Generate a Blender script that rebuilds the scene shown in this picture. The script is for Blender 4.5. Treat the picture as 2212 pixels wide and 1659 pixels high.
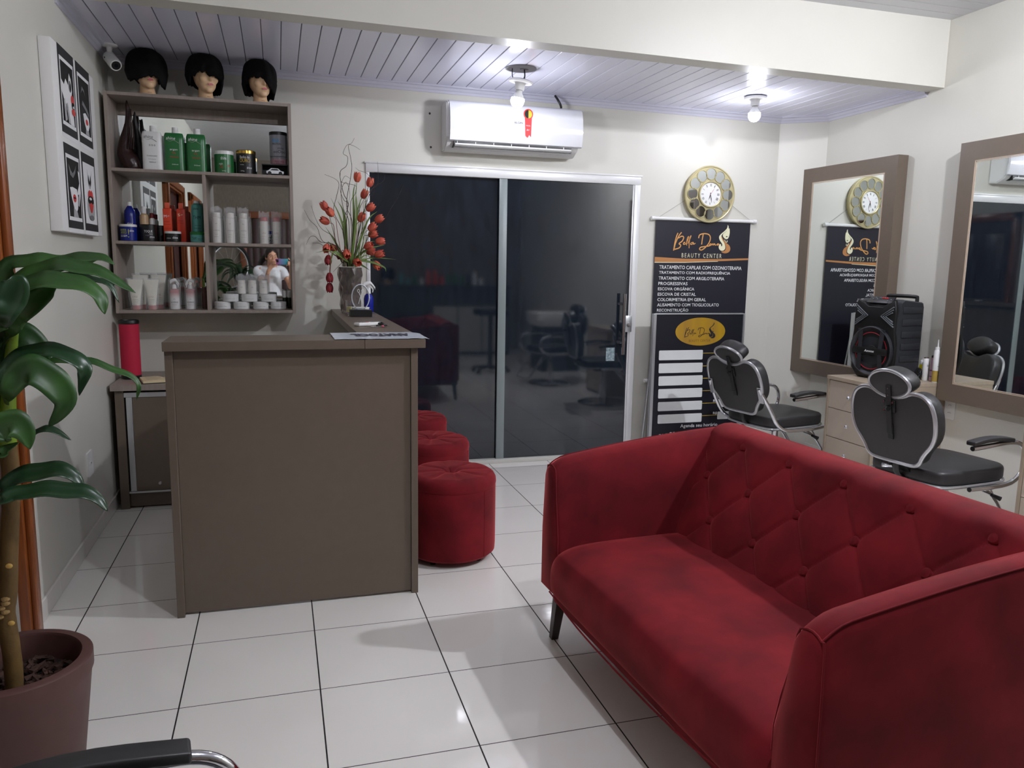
import bpy, bmesh, math, random
from mathutils import Vector, Matrix
from math import sin, cos, pi, radians, sqrt

random.seed(7)
for _o in list(bpy.data.objects):
    bpy.data.objects.remove(_o)
SC = bpy.context.scene
COL = SC.collection

# ------------------------------------------------------------------ camera
cam_data = bpy.data.cameras.new('camera')
cam = bpy.data.objects.new('camera', cam_data)
COL.objects.link(cam)
SC.camera = cam
cam_data.sensor_fit = 'HORIZONTAL'
cam_data.sensor_width = 36.0
cam_data.lens = 1684.8 / 2212.0 * 36.0
cam_data.clip_start = 0.02
_yaw, _pit, _rol = 0.291065, 0.151532, 0.016406
_f = Vector((sin(_yaw) * cos(_pit), cos(_yaw) * cos(_pit), -sin(_pit)))
_r = Vector((cos(_yaw), -sin(_yaw), 0))
_u = _r.cross(_f)
_r2 = cos(_rol) * _r + sin(_rol) * _u
_u2 = -sin(_rol) * _r + cos(_rol) * _u
_m = Matrix((_r2, _u2, -_f)).transposed().to_4x4()
_m.translation = Vector((0, 0, 1.45))
cam.matrix_world = _m

# ------------------------------------------------------------------ world (night outside) and exposure
world = bpy.data.worlds.new('world')
SC.world = world
world.use_nodes = True
world.node_tree.nodes['Background'].inputs[0].default_value = (0.012, 0.016, 0.028, 1)
world.node_tree.nodes['Background'].inputs[1].default_value = 1.0
SC.view_settings.view_transform = 'Standard'
SC.view_settings.look = 'None'
SC.view_settings.gamma = 1.0
SC.view_settings.use_curve_mapping = False
SC.view_settings.exposure = 0.35
# strengths of the lamps of the room (used by the lamp builder)
BULB_BACK = 150.0
BULB_FRONT = 1300.0

# ------------------------------------------------------------------ materials
def lin(c):
    out = []
    for v in c[:3]:
        v = v / 255.0
        out.append(v / 12.92 if v <= 0.04045 else ((v + 0.055) / 1.055) ** 2.4)
    return (out[0], out[1], out[2], 1.0)

MATS = {}
def mat(name, col, rough=0.5, metal=0.0, bump=None, mott=None, sheen=0.0, coat=0.0, trans=0.0,
        emit=None, ior=1.5, alpha=1.0, spec=0.5, col2=None, aniso=None):
    if name in MATS:
        return MATS[name]
    m = bpy.data.materials.new(name)
    m.use_nodes = True
    nt = m.node_tree
    b = nt.nodes['Principled BSDF']
    c = lin(col)
    b.inputs['Base Color'].default_value = c
    b.inputs['Roughness'].default_value = rough
    b.inputs['Metallic'].default_value = metal
    b.inputs['IOR'].default_value = ior
    b.inputs['Alpha'].default_value = alpha
    b.inputs['Specular IOR Level'].default_value = spec
    b.inputs['Transmission Weight'].default_value = trans
    if sheen:
        b.inputs['Sheen Weight'].default_value = sheen
        b.inputs['Sheen Roughness'].default_value = 0.35
        b.inputs['Sheen Tint'].default_value = lin((255, 120, 120))
    if coat:
        b.inputs['Coat Weight'].default_value = coat
        b.inputs['Coat Roughness'].default_value = 0.06
    if emit:
        b.inputs['Emission Color'].default_value = lin(emit[0])
        b.inputs['Emission Strength'].default_value = emit[1]
    tc = nt.nodes.new('ShaderNodeTexCoord')
    if mott:          # (scale, amount) gentle procedural variation of the colour, col2 = second colour
        n = nt.nodes.new('ShaderNodeTexNoise')
        n.inputs['Scale'].default_value = mott[0]
        n.inputs['Detail'].default_value = 4
        nt.links.new(tc.outputs['Object'], n.inputs['Vector'])
        if aniso:
            mp = nt.nodes.new('ShaderNodeMapping')
            mp.inputs['Scale'].default_value = aniso
            nt.links.new(tc.outputs['Object'], mp.inputs['Vector'])
            nt.links.new(mp.outputs[0], n.inputs['Vector'])
        rp = nt.nodes.new('ShaderNodeValToRGB')
        rp.color_ramp.elements[0].position = 0.3
        rp.color_ramp.elements[1].position = 0.7
        d = mott[1]
        c2 = lin(col2) if col2 else (c[0] * (1 - d), c[1] * (1 - d), c[2] * (1 - d), 1)
        rp.color_ramp.elements[0].color = c2
        rp.color_ramp.elements[1].color = c
        nt.links.new(n.outputs['Fac'], rp.inputs['Fac'])
        nt.links.new(rp.outputs['Color'], b.inputs['Base Color'])
    if bump:          # (scale, strength, distance)
        n2 = nt.nodes.new('ShaderNodeTexNoise')
        n2.inputs['Scale'].default_value = bump[0]
        n2.inputs['Detail'].default_value = 3
        nt.links.new(tc.outputs['Object'], n2.inputs['Vector'])
        bp = nt.nodes.new('ShaderNodeBump')
        bp.inputs['Strength'].default_value = bump[1]
        bp.inputs['Distance'].default_value = bump[2] if len(bump) > 2 else 0.002
        nt.links.new(n2.outputs['Fac'], bp.inputs['Height'])
        nt.links.new(bp.outputs['Normal'], b.inputs['Normal'])
    MATS[name] = m
    return m

WALL = mat('wall_paint', (218, 216, 206), 0.42, mott=(1.6, 0.05), bump=(9, 0.25, 0.004))
CEIL = mat('white_pvc_board', (224, 225, 242), 0.22, mott=(6, 0.04), bump=(90, 0.08, 0.001), aniso=(1, .06, 1))
CEIL2 = mat('grey_white_pvc_board', (205, 206, 210), 0.35, mott=(6, 0.04), aniso=(.06, 1, 1))
GAPM = mat('board_gap', (60, 60, 66), 0.8)
TAUPE = mat('taupe_board', (110, 97, 84), 0.42, mott=(30, 0.05), bump=(300, 0.05, 0.0004))
TAUPE_WOOD = mat('taupe_wood_grain_board', (158, 145, 135), 0.45, mott=(7, 0.17), aniso=(9, 9, .5))
CREAM = mat('beige_drawer_front', (186, 172, 155), 0.45, mott=(20, 0.03))
MIRROR = mat('mirror_glass', (235, 240, 238), 0.015, 1.0)
GLASS = mat('dark_tinted_glass', (21, 28, 37), 0.03, bump=(160, 0.06, 0.0004), ior=1.9, mott=(7, .35), aniso=(3.5, 1, .7), col2=(31, 40, 51))
ALU = mat('brushed_aluminium', (215, 217, 220), 0.35, 0.85)
WHITEALU = mat('white_painted_aluminium', (226, 226, 226), 0.3, 0.1)
CHROME = mat('chrome', (225, 225, 230), 0.09, 1.0)
SILVER = mat('silver_piping', (190, 190, 193), 0.3, 0.7)
VINYL = mat('black_vinyl', (43, 42, 43), 0.42, bump=(260, 0.15, 0.0006))
VINYLB = mat('charcoal_vinyl_panel', (55, 54, 54), 0.6, bump=(400, 0.1, 0.0004))
BLACK = mat('black_plastic', (17, 17, 18), 0.4)
GREYP = mat('dark_grey_plastic', (38, 40, 44), 0.45, bump=(200, 0.1, 0.0005))
WHITE = mat('white_plastic', (232, 232, 230), 0.32)
WHITEM = mat('white_matte', (226, 226, 224), 0.7)
VELVET = mat('red_velvet', (124, 25, 33), 0.85, sheen=0.7, mott=(5.5, 0.4), bump=(420, 0.12, 0.0006), col2=(84, 13, 21), spec=0.2)
WOOD = mat('red_brown_varnished_wood', (150, 82, 38), 0.25, mott=(9, 0.35), aniso=(6, 6, .5))
WOODD = mat('dark_red_wood', (52, 12, 10), 0.35, mott=(9, 0.3), aniso=(6, 6, .5))
SKIN = mat('mannequin_skin', (224, 186, 146), 0.4)
HAIR = mat('black_hair', (9, 7, 8), 0.75, bump=(160, 0.6, 0.003), spec=0.2)
LIP = mat('mannequin_lips', (175, 60, 70), 0.35)
GREEN = mat('green_plastic', (38, 110, 56), 0.3)
TEAL = mat('teal_plastic', (92, 168, 158), 0.35)
ORANGE = mat('orange_red_plastic', (226, 70, 34), 0.35)
BLUE = mat('cobalt_plastic', (20, 36, 128), 0.25)
BLUEG = mat('cobalt_glass', (14, 34, 170), 0.08, trans=0.35)
GOLD = mat('polished_gold', (205, 165, 80), 0.25, 1.0)
CHAMP = mat('champagne_gold', (202, 192, 150), 0.35, 0.55)
NAVY = mat('navy_banner_vinyl', (28, 27, 40), 0.45)
BLACKBRD = mat('blue_black_printed_board', (17, 18, 30), 0.4)
INKW = mat('white_print', (240, 240, 240), 0.6)
INKO = mat('amber_print', (222, 160, 88), 0.6)
INKB = mat('bronze_print', (190, 130, 75), 0.6)
INKC = mat('cream_print', (240, 236, 200), 0.6)
INKK = mat('black_print', (22, 18, 20), 0.6)
INKY = mat('yellow_print', (214, 180, 74), 0.5)
INKG = mat('grey_print', (120, 118, 120), 0.6)
INKR = mat('red_print', (200, 40, 44), 0.5)
ROSE = mat('rose_metallic', (190, 110, 105), 0.35, 0.3)
BAGM = mat('creased_clear_film', (240, 242, 244), 0.12, alpha=0.22, bump=(60, 1.0, 0.01))
CLEAR = mat('clear_glass', (250, 252, 255), 0.02, trans=1.0, ior=1.45)
LEAF = mat('waxy_green_leaf', (54, 94, 36), 0.42, mott=(9, 0.5), col2=(28, 58, 26))
LEAFD = mat('dark_green_leaf', (34, 66, 38), 0.3, mott=(5, 0.4))
STEMG = mat('lime_green_stem', (120, 150, 40), 0.4, mott=(12, 0.3))
BARK = mat('brown_bark', (112, 86, 42), 0.7, mott=(14, 0.4), bump=(40, 0.6, 0.004))
POT = mat('brown_plastic_pot', (88, 58, 52), 0.55, mott=(20, 0.1), bump=(120, 0.2, 0.001))
CHIP = mat('bark_chips', (74, 48, 36), 0.85, mott=(30, 0.6))
TULIP = mat('coral_tulip_petal', (222, 116, 84), 0.55, mott=(34, 0.45), col2=(184, 64, 60))
TULIPD = mat('crimson_tulip_petal', (150, 26, 36), 0.55, mott=(28, 0.3))
TWIG = mat('dark_twig', (58, 42, 34), 0.8)
BLADE = mat('pale_green_blade', (118, 140, 66), 0.5, mott=(10, 0.4), col2=(74, 104, 48))
PAPER = mat('cream_paper', (226, 208, 168), 0.8)
FUCH = mat('fuchsia_fabric', (190, 26, 62), 0.75, bump=(500, 0.25, 0.0006))
BROWNS = mat('dark_carved_wood', (52, 26, 24), 0.3, mott=(24, 0.5), bump=(60, 0.5, 0.003))

# ------------------------------------------------------------------ object helpers
ORG = {}
def thing(name, label, cat, loc=(0, 0, 0), group=None, local=False, kind=None):
    o = bpy.data.objects.new(name, None)
    o.empty_display_size = 0.1
    COL.objects.link(o)
    o.location = loc
    ORG[o.name] = Vector((0, 0, 0)) if local else Vector(loc)
    if label: o['label'] = label
    if cat: o['category'] = cat
    if group: o['group'] = group
    if kind: o['kind'] = kind
    return o

def _finish(name, bm, m, angle, smooth):
    bmesh.ops.recalc_face_normals(bm, faces=bm.faces)
    me = bpy.data.meshes.new(name)
    bm.to_mesh(me)
    bm.free()
    if m is not None:
        for mm in (m if isinstance(m, (list, tuple)) else [m]):
            me.materials.append(mm)
    if smooth:
        me.shade_smooth()
        me.set_sharp_from_angle(angle=radians(angle))
    return me

def obj(name, bm, m, parent=None, label=None, angle=35, smooth=True):
    """one mesh object; bm is in world coordinates unless the thing is local"""
    me = _finish(name, bm, m, angle, smooth)
    o = bpy.data.objects.new(name, me)
    COL.objects.link(o)
    if parent is not None:
        off = ORG[parent.name]
        me.transform(Matrix.Translation(-off))
        o.parent = parent
        ORG[o.name] = off
    if label: o['label'] = label
    return o

def solo(name, bm, m, label, cat, group=None, kind=None, angle=35, smooth=True):
    """top-level thing made of one mesh; its origin goes to its base"""
    me = _finish(name, bm, m, angle, smooth)
    xs = [v.co.x for v in me.vertices]; ys = [v.co.y for v in me.vertices]; zs = [v.co.z for v in me.vertices]
    c = Vector(((min(xs) + max(xs)) / 2, (min(ys) + max(ys)) / 2, min(zs)))
    me.transform(Matrix.Translation(-c))
    o = bpy.data.objects.new(name, me)
    COL.objects.link(o)
    o.location = c
    ORG[o.name] = c
    if label: o['label'] = label
    if cat: o['category'] = cat
    if group: o['group'] = group
    if kind: o['kind'] = kind
    return o

def struct(name, bm, m, parent=None, angle=35, smooth=True):
    if parent is not None:
        return obj(name, bm, m, parent, angle=angle, smooth=smooth)
    return solo(name, bm, m, None, None, kind='structure', angle=angle, smooth=smooth)

def dup(root, loc, rotz=0.0, label=None, group=None, scale=None):
    r = root.copy(); COL.objects.link(r)
    r.location = loc; r.rotation_euler = (0, 0, rotz)
    if scale: r.scale = scale
    if label: r['label'] = label
    if group: r['group'] = group
    for ch in list(root.children):
        c = ch.copy(); COL.objects.link(c); c.parent = r
        for g in list(ch.children):
            d = g.copy(); COL.objects.link(d); d.parent = c
    return r

# ------------------------------------------------------------------ shape helpers
def new(): return bmesh.new()

def box(bm, x0, x1, y0, y1, z0, z1, bev=0.0, seg=2, rot=None, mi=0):
    r = bmesh.ops.create_cube(bm, size=1.0)
    vs = r['verts']
    c = Vector(((x0 + x1) / 2, (y0 + y1) / 2, (z0 + z1) / 2))
    for v in vs:
        v.co = Vector((v.co.x * (x1 - x0), v.co.y * (y1 - y0), v.co.z * (z1 - z0)))
    if bev > 0:
        es = list({e for v in vs for e in v.link_edges})
        rb = bmesh.ops.bevel(bm, geom=es, offset=bev, segments=seg, profile=0.5, affect='EDGES')
        vs = list({v for f in rb['faces'] for v in f.verts} | {v for v in vs if v.is_valid})
    for v in vs:
        if rot is not None: v.co = rot @ v.co
        v.co = v.co + c
    if mi:
        for f in {f for v in vs for f in v.link_faces}: f.material_index = mi
    return vs

def B(*a, **k):
    bm = new(); box(bm, *a, **k); return bm

def cr(pts, n=6, closed=False):
    """Catmull-Rom through the points"""
    P = [Vector(p) for p in pts]
    out = []
    N = len(P)
    rng = range(N) if closed else range(N - 1)
    for i in rng:
        p0 = P[i - 1] if (closed or i > 0) else P[0] * 2 - P[1]
        p1 = P[i]; p2 = P[(i + 1) % N]
        p3 = P[(i + 2) % N] if (closed or i + 2 < N) else P[-1] * 2 - P[-2]
        for k in range(n):
            t = k / n
            out.append(0.5 * ((2 * p1) + (-p0 + p2) * t + (2 * p0 - 5 * p1 + 4 * p2 - p3) * t * t + (-p0 + 3 * p1 - 3 * p2 + p3) * t ** 3))
    if not closed: out.append(P[-1])
    return out

def ringfaces(bm, a, b):
    n = len(a)
    for i in range(n):
        try: bm.faces.new((a[i], a[(i + 1) % n], b[(i + 1) % n], b[i]))
        except ValueError: pass

def loft(bm, rings, caps=True, closed=False):
    R = [[bm.verts.new(p) for p in r] for r in rings]
    for a, b in zip(R[:-1], R[1:]): ringfaces(bm, a, b)
    if closed: ringfaces(bm, R[-1], R[0])
    elif caps:
        for r in (R[0], R[-1]):
            try: bm.faces.new(r)
            except ValueError: pass
    return R

def tube(bm, pts, r, seg=8, closed=False, flat=1.0, caps=True):
    P = [Vector(p) for p in pts]
    n = len(P)
    rad = r if isinstance(r, (list, tuple)) else [r] * n
    if len(rad) != n:
        rad = [rad[0] + (rad[-1] - rad[0]) * i / (n - 1) for i in range(n)]
    T = []
    for i in range(n):
        a = P[i - 1] if (i > 0 or closed) else P[0]
        b = P[(i + 1) % n] if (i < n - 1 or closed) else P[-1]
        d = (b - a)
        T.append(d.normalized() if d.length > 1e-9 else Vector((0, 0, 1)))
    up = Vector((0, 0, 1)) if abs(T[0].z) < 0.9 else Vector((1, 0, 0))
    N = (up - T[0] * up.dot(T[0])).normalized()
    rings = []
    for i in range(n):
        N = (N - T[i] * N.dot(T[i]))
        N = N.normalized() if N.length > 1e-6 else T[i].orthogonal().normalized()
        Bn = T[i].cross(N)
        rings.append([P[i] + (N * cos(2 * pi * k / seg) * flat + Bn * sin(2 * pi * k / seg)) * rad[i] for k in range(seg)])
    loft(bm, rings, caps=caps, closed=closed)

def lathe(bm, prof, c=(0, 0, 0), seg=28, axis='Z', sx=1.0, sy=1.0, rz=0.0):
    rings = []
    for r, z in prof:
        ring = []
        for k in range(seg):
            a = 2 * pi * k / seg
            x, y = r * cos(a) * sx, r * sin(a) * sy
            if rz: x, y = x * cos(rz) - y * sin(rz), x * sin(rz) + y * cos(rz)
            if axis == 'Z': p = Vector((x, y, z))
            elif axis == 'Y': p = Vector((x, z, y))
            else: p = Vector((z, x, y))
            ring.append(p + Vector(c))
        rings.append(ring)
    loft(bm, rings)

def L(prof, c, **k):
    bm = new(); lathe(bm, prof, c, **k); return bm

def flat(bm, pts, o, xd=(1, 0, 0), ud=(0, 0, 1), th=0.0008, off=0.0, mi=0):
    """thin printed shape on a plane: pts (a, b) along xd, ud from o, raised along the normal"""
    xd = Vector(xd); ud = Vector(ud); nn = xd.cross(ud).normalized(); o = Vector(o) + nn * off
    a = [bm.verts.new(o + xd * p[0] + ud * p[1]) for p in pts]
    b = [bm.verts.new(o + xd * p[0] + ud * p[1] + nn * th) for p in pts]
    fs = []
    try:
        fs.append(bm.faces.new(b)); fs.append(bm.faces.new(a[::-1]))
    except ValueError: pass
    n = len(a)
    for i in range(n): fs.append(bm.faces.new((a[i], a[(i + 1) % n], b[(i + 1) % n], b[i])))
    for f in fs: f.material_index = mi

def rect(x0, x1, y0, y1): return [(x0, y0), (x1, y0), (x1, y1), (x0, y1)]
def ell(cx, cy, rx, ry, n=24, a0=0, a1=2 * pi):
    return [(cx + rx * cos(a0 + (a1 - a0) * k / n), cy + ry * sin(a0 + (a1 - a0) * k / n)) for k in range(n)]
def rrect(x0, x1, y0, y1, r, n=4):
    out = []
    for cx, cy, a in ((x1 - r, y1 - r, 0), (x0 + r, y1 - r, 90), (x0 + r, y0 + r, 180), (x1 - r, y0 + r, 270)):
        for k in range(n + 1):
            t = radians(a + 90 * k / n); out.append((cx + r * cos(t), cy + r * sin(t)))
    return out

def text_bm(s, w, h, o, xd=(1, 0, 0), ud=(0, 0, 1), th=0.0006, bold=0.0, shear=0.0, cyl=None, bm=None, spacing=1.0):
    """lettering as mesh. o = lower-left corner; h = height of the bounding box; cyl=(cx,cy,r) wraps it on an upright cylinder"""
    cu = bpy.data.curves.new('lettering_curve', 'FONT')
    cu.body = s; cu.size = 1; cu.offset = bold; cu.shear = shear; cu.space_character = spacing
    cu.resolution_u = 2
    to = bpy.data.objects.new('lettering_tmp', cu)
    COL.objects.link(to)
    dg = bpy.context.evaluated_depsgraph_get()
    me = bpy.data.meshes.new_from_object(to.evaluated_get(dg))
    bpy.data.objects.remove(to); bpy.data.curves.remove(cu)
    b2 = new(); b2.from_mesh(me); bpy.data.meshes.remove(me)
    if not b2.verts: return bm or b2
    xs = [v.co.x for v in b2.verts]; ys = [v.co.y for v in b2.verts]
    x0, x1, y0, y1 = min(xs), max(xs), min(ys), max(ys)
    sy = h / (y1 - y0); sx = (w / (x1 - x0)) if w else sy
    xd = Vector(xd); ud = Vector(ud); nn = xd.cross(ud).normalized(); o = Vector(o)
    for v in b2.verts:
        a = (v.co.x - x0) * sx; b = (v.co.y - y0) * sy
        if cyl:
            cx, cy, r = cyl
            ang = (o.x + a - cx) / r
            v.co = Vector((cx + (r + th) * sin(ang), cy - (r + th) * cos(ang), o.z + b))
        else:
            v.co = o + xd * a + ud * b + nn * th
    if bm is None: return b2
    tmp = bpy.data.meshes.new('t'); b2.to_mesh(tmp); b2.free(); bm.from_mesh(tmp); bpy.data.meshes.remove(tmp)
    return bm

def lettering(s, w, h, o, m, parent, name='lettering', **k):
    return obj(name, text_bm(s, w, h, o, **k), m, parent, smooth=False)

def cushion(bm, outline, z0, z1, r, frame, n=3, dome=0.0):
    """soft slab: closed 2D outline between heights z0 and z1 with rounded rims; frame maps (a, b, h) to a point"""
    N = len(outline)
    cx = sum(p[0] for p in outline) / N; cy = sum(p[1] for p in outline) / N
    size = max(max(abs(p[0] - cx), abs(p[1] - cy)) for p in outline)
    def ring(ins, h):
        k = 1 - ins / size
        return [frame(cx + (p[0] - cx) * k, cy + (p[1] - cy) * k, h) for p in outline]
    R = []
    for j in range(n + 1):
        t = j / n * pi / 2; R.append(ring(r * (1 - sin(t)), z0 + r * (1 - cos(t))))
    for j in range(n + 1):
        t = j / n * pi / 2; R.append(ring(r * (1 - cos(t)), z1 - r * (1 - sin(t))))
    R.append(ring(size * 0.45, z1 + dome * 0.8)); R.append(ring(size * 0.8, z1 + dome))
    loft(bm, R)

def mapped(o, xd, ud):
    o = Vector(o); xd = Vector(xd).normalized(); ud = Vector(ud).normalized(); nn = xd.cross(ud)
    return lambda a, b, h: o + xd * a + ud * b + nn * h

# ================================================================== THE ROOM
XL, XR, YB, YF = -0.95, 4.02, 5.42, -2.2
ZU = 2.985                                   # high ceiling of the front half
def zc(x): return 2.652 - 0.0098 * (x - XL)  # low ceiling of the back half

# floor: glossy white 45 cm tiles with dark grout (procedural grid)
def floor_material():
    m = bpy.data.materials.new('glossy_white_floor_tiles'); m.use_nodes = True
    nt = m.node_tree; b = nt.nodes['Principled BSDF']
    tc = nt.nodes.new('ShaderNodeTexCoord')
    sp = nt.nodes.new('ShaderNodeSeparateXYZ'); nt.links.new(tc.outputs['Object'], sp.inputs[0])
    def M(op, a, b_=None):
        n = nt.nodes.new('ShaderNodeMath'); n.operation = op
        for i, v in enumerate((a, b_)):
            if v is None: continue
            if isinstance(v, (int, float)): n.inputs[i].default_value = v
            else: nt.links.new(v, n.inputs[i])
        return n.outputs[0]
    def line(co, off, half):
        t = M('FRACT', M('DIVIDE', M('ADD', co, -off + 450.0), 0.45))
        d = M('MINIMUM', t, M('SUBTRACT', 1.0, t))
        return M('LESS_THAN', d, half / 0.45)
    gx = line(sp.outputs['X'], 0.1, 0.0024); gy = line(sp.outputs['Y'], 2.565, 0.0018)
    g = M('MAXIMUM', gx, gy)
    nz = nt.nodes.new('ShaderNodeTexNoise'); nz.inputs['Scale'].default_value = 2.3; nt.links.new(tc.outputs['Object'], nz.inputs['Vector'])
    rp = nt.nodes.new('ShaderNodeValToRGB')
    rp.color_ramp.elements[0].color = lin((232, 228, 222)); rp.color_ramp.elements[1].color = lin((242, 239, 233))
    nt.links.new(nz.outputs['Fac'], rp.inputs['Fac'])
    mx = nt.nodes.new('ShaderNodeMix'); mx.data_type = 'RGBA'
    nt.links.new(g, mx.inputs['Factor']); nt.links.new(rp.outputs['Color'], mx.inputs['A']); mx.inputs['B'].default_value = lin((26, 22, 22))
    nt.links.new(mx.outputs['Result'], b.inputs['Base Color'])
    rr = M('ADD', M('MULTIPLY', g, 0.6), 0.07); nt.links.new(rr, b.inputs['Roughness'])
    n2 = nt.nodes.new('ShaderNodeTexNoise'); n2.inputs['Scale'].default_value = 14; nt.links.new(tc.outputs['Object'], n2.inputs['Vector'])
    bp = nt.nodes.new('ShaderNodeBump'); bp.inputs['Strength'].default_value = 0.12; bp.inputs['Distance'].default_value = 0.002
    nt.links.new(n2.outputs['Fac'], bp.inputs['Height']); nt.links.new(bp.outputs['Normal'], b.inputs['Normal'])
    return m
bm = B(XL - 0.15, XR + 0.15, YF - 0.15, YB + 0.15, -0.1, 0)
fl = struct('floor', bm, floor_material(), smooth=False)
fl.data.transform(Matrix.Translation(fl.location)); fl.location = (0, 0, 0)

# walls
def wall(name, x0, x1, y0, y1, z0=0.0, z1=3.2, m=WALL): return struct(name, B(x0, x1, y0, y1, z0, z1), m, smooth=False)
D1 = (2.01, 3.12); D3 = (0.13, 1.05)          # door openings in the left wall
bm = new()
box(bm, XL - 0.15, XL, D1[1], YB + 0.15, 0, 3.2); box(bm, XL - 0.15, XL, D3[1], D1[0], 0, 3.2); box(bm, XL - 0.15, XL, YF - .15, D3[0], 0, 3.2)
box(bm, XL - 0.15, XL, D1[0], D1[1], 2.12, 3.2); box(bm, XL - 0.15, XL, D3[0], D3[1], 2.12, 3.2)
struct('wall_left', bm, WALL, smooth=False)
wall('wall_right', XR, XR + 0.15, YF - 0.15, YB + 0.15)
bm = new()
box(bm, XL, 0.585, YB, YB + 0.15, 0, 3.2); box(bm, 2.592, XR, YB, YB + 0.15, 0, 3.2); box(bm, 0.585, 2.592, YB, YB + 0.15, 2.105, 3.2)
struct('wall_back', bm, WALL, smooth=False)
bm = new()                                    # chamfered corner between the back and the right wall
a = [bm.verts.new(p) for p in ((3.755, YB, 0), (XR, 5.19, 0), (XR, YB, 0))]; b = [bm.verts.new((v.co.x, v.co.y, 3.0)) for v in a]
bm.faces.new(a); bm.faces.new(b)
for i in range(3): bm.faces.new((a[i], a[(i + 1) % 3], b[(i + 1) % 3], b[i]))
struct('wall_corner', bm, WALL, smooth=False)
WALLF = mat('taupe_patterned_wallpaper', (128, 116, 104), 0.7, mott=(16, 0.25), aniso=(6, 1, 1))
wall('wall_front', XL, XR, YF - 0.15, YF, m=WALLF)

# low ceiling: pvc boards running away from the camera
bm = new()
x = XL
k = 0
while x < XR:
    x1 = min(-0.95 + 0.1 * (k + 1), XR)
    vs = box(bm, x + 0.0018, x1 - 0.0018, 4.24, YB, 0, 0.02, bev=0.0025, seg=1)
    for v in vs: v.co.z += zc(v.co.x)
    x = x1; k += 1
vs = box(bm, XL, XR, 4.24, YB, 0.004, 0.06, mi=1)
for v in vs: v.co.z += zc(v.co.x)
struct('ceiling', bm, [CEIL, GAPM], smooth=False)
# high ceiling: boards running across
bm = new()
y = 4.12; k = 0
while y > YF:
    y0 = max(y - 0.1, YF)
    box(bm, XL, XR, y0 + 0.0018, y - 0.0018, ZU, ZU + 0.02, bev=0.0025, seg=1)
    y = y0
box(bm, XL, XR, YF, 4.12, ZU + 0.004, ZU + 0.08, mi=1)
struct('ceiling_front', bm, [CEIL2, GAPM], smooth=False)
# beam between both ceilings
bm = new()
vs = box(bm, XL, XR, 4.115, 4.25, 0, 0.6, bev=0.004, seg=1)
for v in vs: v.co.z = (zc(v.co.x) - 0.018) if v.co.z < 0.3 else 3.1
struct('trim_1', bm, WALL, smooth=False)
# pvc cornice of the low ceiling
bm = new()
CORN = mat('lavender_pvc_cornice', (208, 208, 222), 0.25)
def corn(p, q, n):
    p = Vector(p); q = Vector(q); n = Vector(n)
    prof = [(0.0, -0.045), (0.008, -0.045), (0.014, -0.03), (0.022, -0.026), (0.03, -0.012), (0.045, -0.008), (0.045, 0.003), (0, 0.003)]
    loft(bm, [[e + n * a + Vector((0, 0, zc(e.x) + h)) for a, h in prof] for e in (p, q)])
corn((XL, 4.25, 0), (XL, YB, 0), (1, 0, 0)); corn((XL, YB, 0), (3.755, YB, 0), (0, -1, 0))
_n = Vector((-(YB - 5.19), -(XR - 3.755), 0)).normalized()
corn((3.755, YB, 0), (XR, 5.19, 0), _n); corn((XR, 5.19, 0), (XR, 4.25, 0), (-1, 0, 0))
struct('trim_2', bm, CORN, angle=20)
# skirting tiles on the left wall
TILE = mat('white_skirting_tile', (222, 219, 212), 0.15)
bm = new(); y = YB
while y > 3.225:
    y0 = max(y - 0.45, 3.225); box(bm, XL, XL + 0.011, y0 + 0.001, y - 0.001, 0.002, 0.085, bev=0.002, seg=1); y = y0
struct('baseboard_left', bm, TILE, smooth=False)
bm = new()
for a, b in ((XL, 0.583), (2.594, 3.755)): box(bm, a, b, YB - 0.011, YB, 0.002, 0.085, bev=0.002, seg=1)
struct('baseboard_back', bm, TILE, smooth=False)
struct('baseboard_right', B(XR - 0.011, XR, 1.0, 5.19, 0.002, 0.085, bev=0.002, seg=1), TILE, smooth=False)

# varnished wooden doors in the left wall
def wood_door(n, y0, y1):
    t = thing('door_%d' % n, None, None, (XL, (y0 + y1) / 2, 0), kind='structure')
    bm = new()
    for a, b in ((y0 - 0.1, y0 + 0.0), (y1 - 0.0, y1 + 0.1)):
        box(bm, XL - 0.1, -0.915, a, b, 0, 2.2, bev=0.006); 
        box(bm, -0.915, -0.896, a + 0.02, b - 0.02, 0, 2.18, bev=0.006)
    box(bm, XL - 0.1, -0.915, y0 - 0.1, y1 + 0.1, 2.1, 2.2, bev=0.006); box(bm, -0.915, -0.896, y0 - 0.08, y1 + 0.08, 2.12, 2.18, bev=0.006)
    obj('door_frame', bm, WOOD, t)
    bm = new(); box(bm, XL - 0.06, XL - 0.02, y0, y1, 0.005, 2.1)
    for z0, z1 in ((0.15, 0.95), (1.1, 1.95)): 
        box(bm, XL - 0.022, XL - 0.008, y0 + 0.14, (y0 + y1) / 2 - 0.05, z0, z1, bev=0.008); box(bm, XL - 0.022, XL - 0.008, (y0 + y1) / 2 + 0.05, y1 - 0.14, z0, z1, bev=0.008)
    lf = obj('door_leaf', bm, WOODD, t)
    bm = new(); tube(bm, [(XL - 0.02, y0 + 0.07, 1.02), (XL + 0.03, y0 + 0.07, 1.02), (XL + 0.035, y0 + 0.16, 1.02)], 0.009)
    obj('door_handle', bm, CHROME, lf)
wood_door(1, *D1); wood_door(3, *D3)
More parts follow.
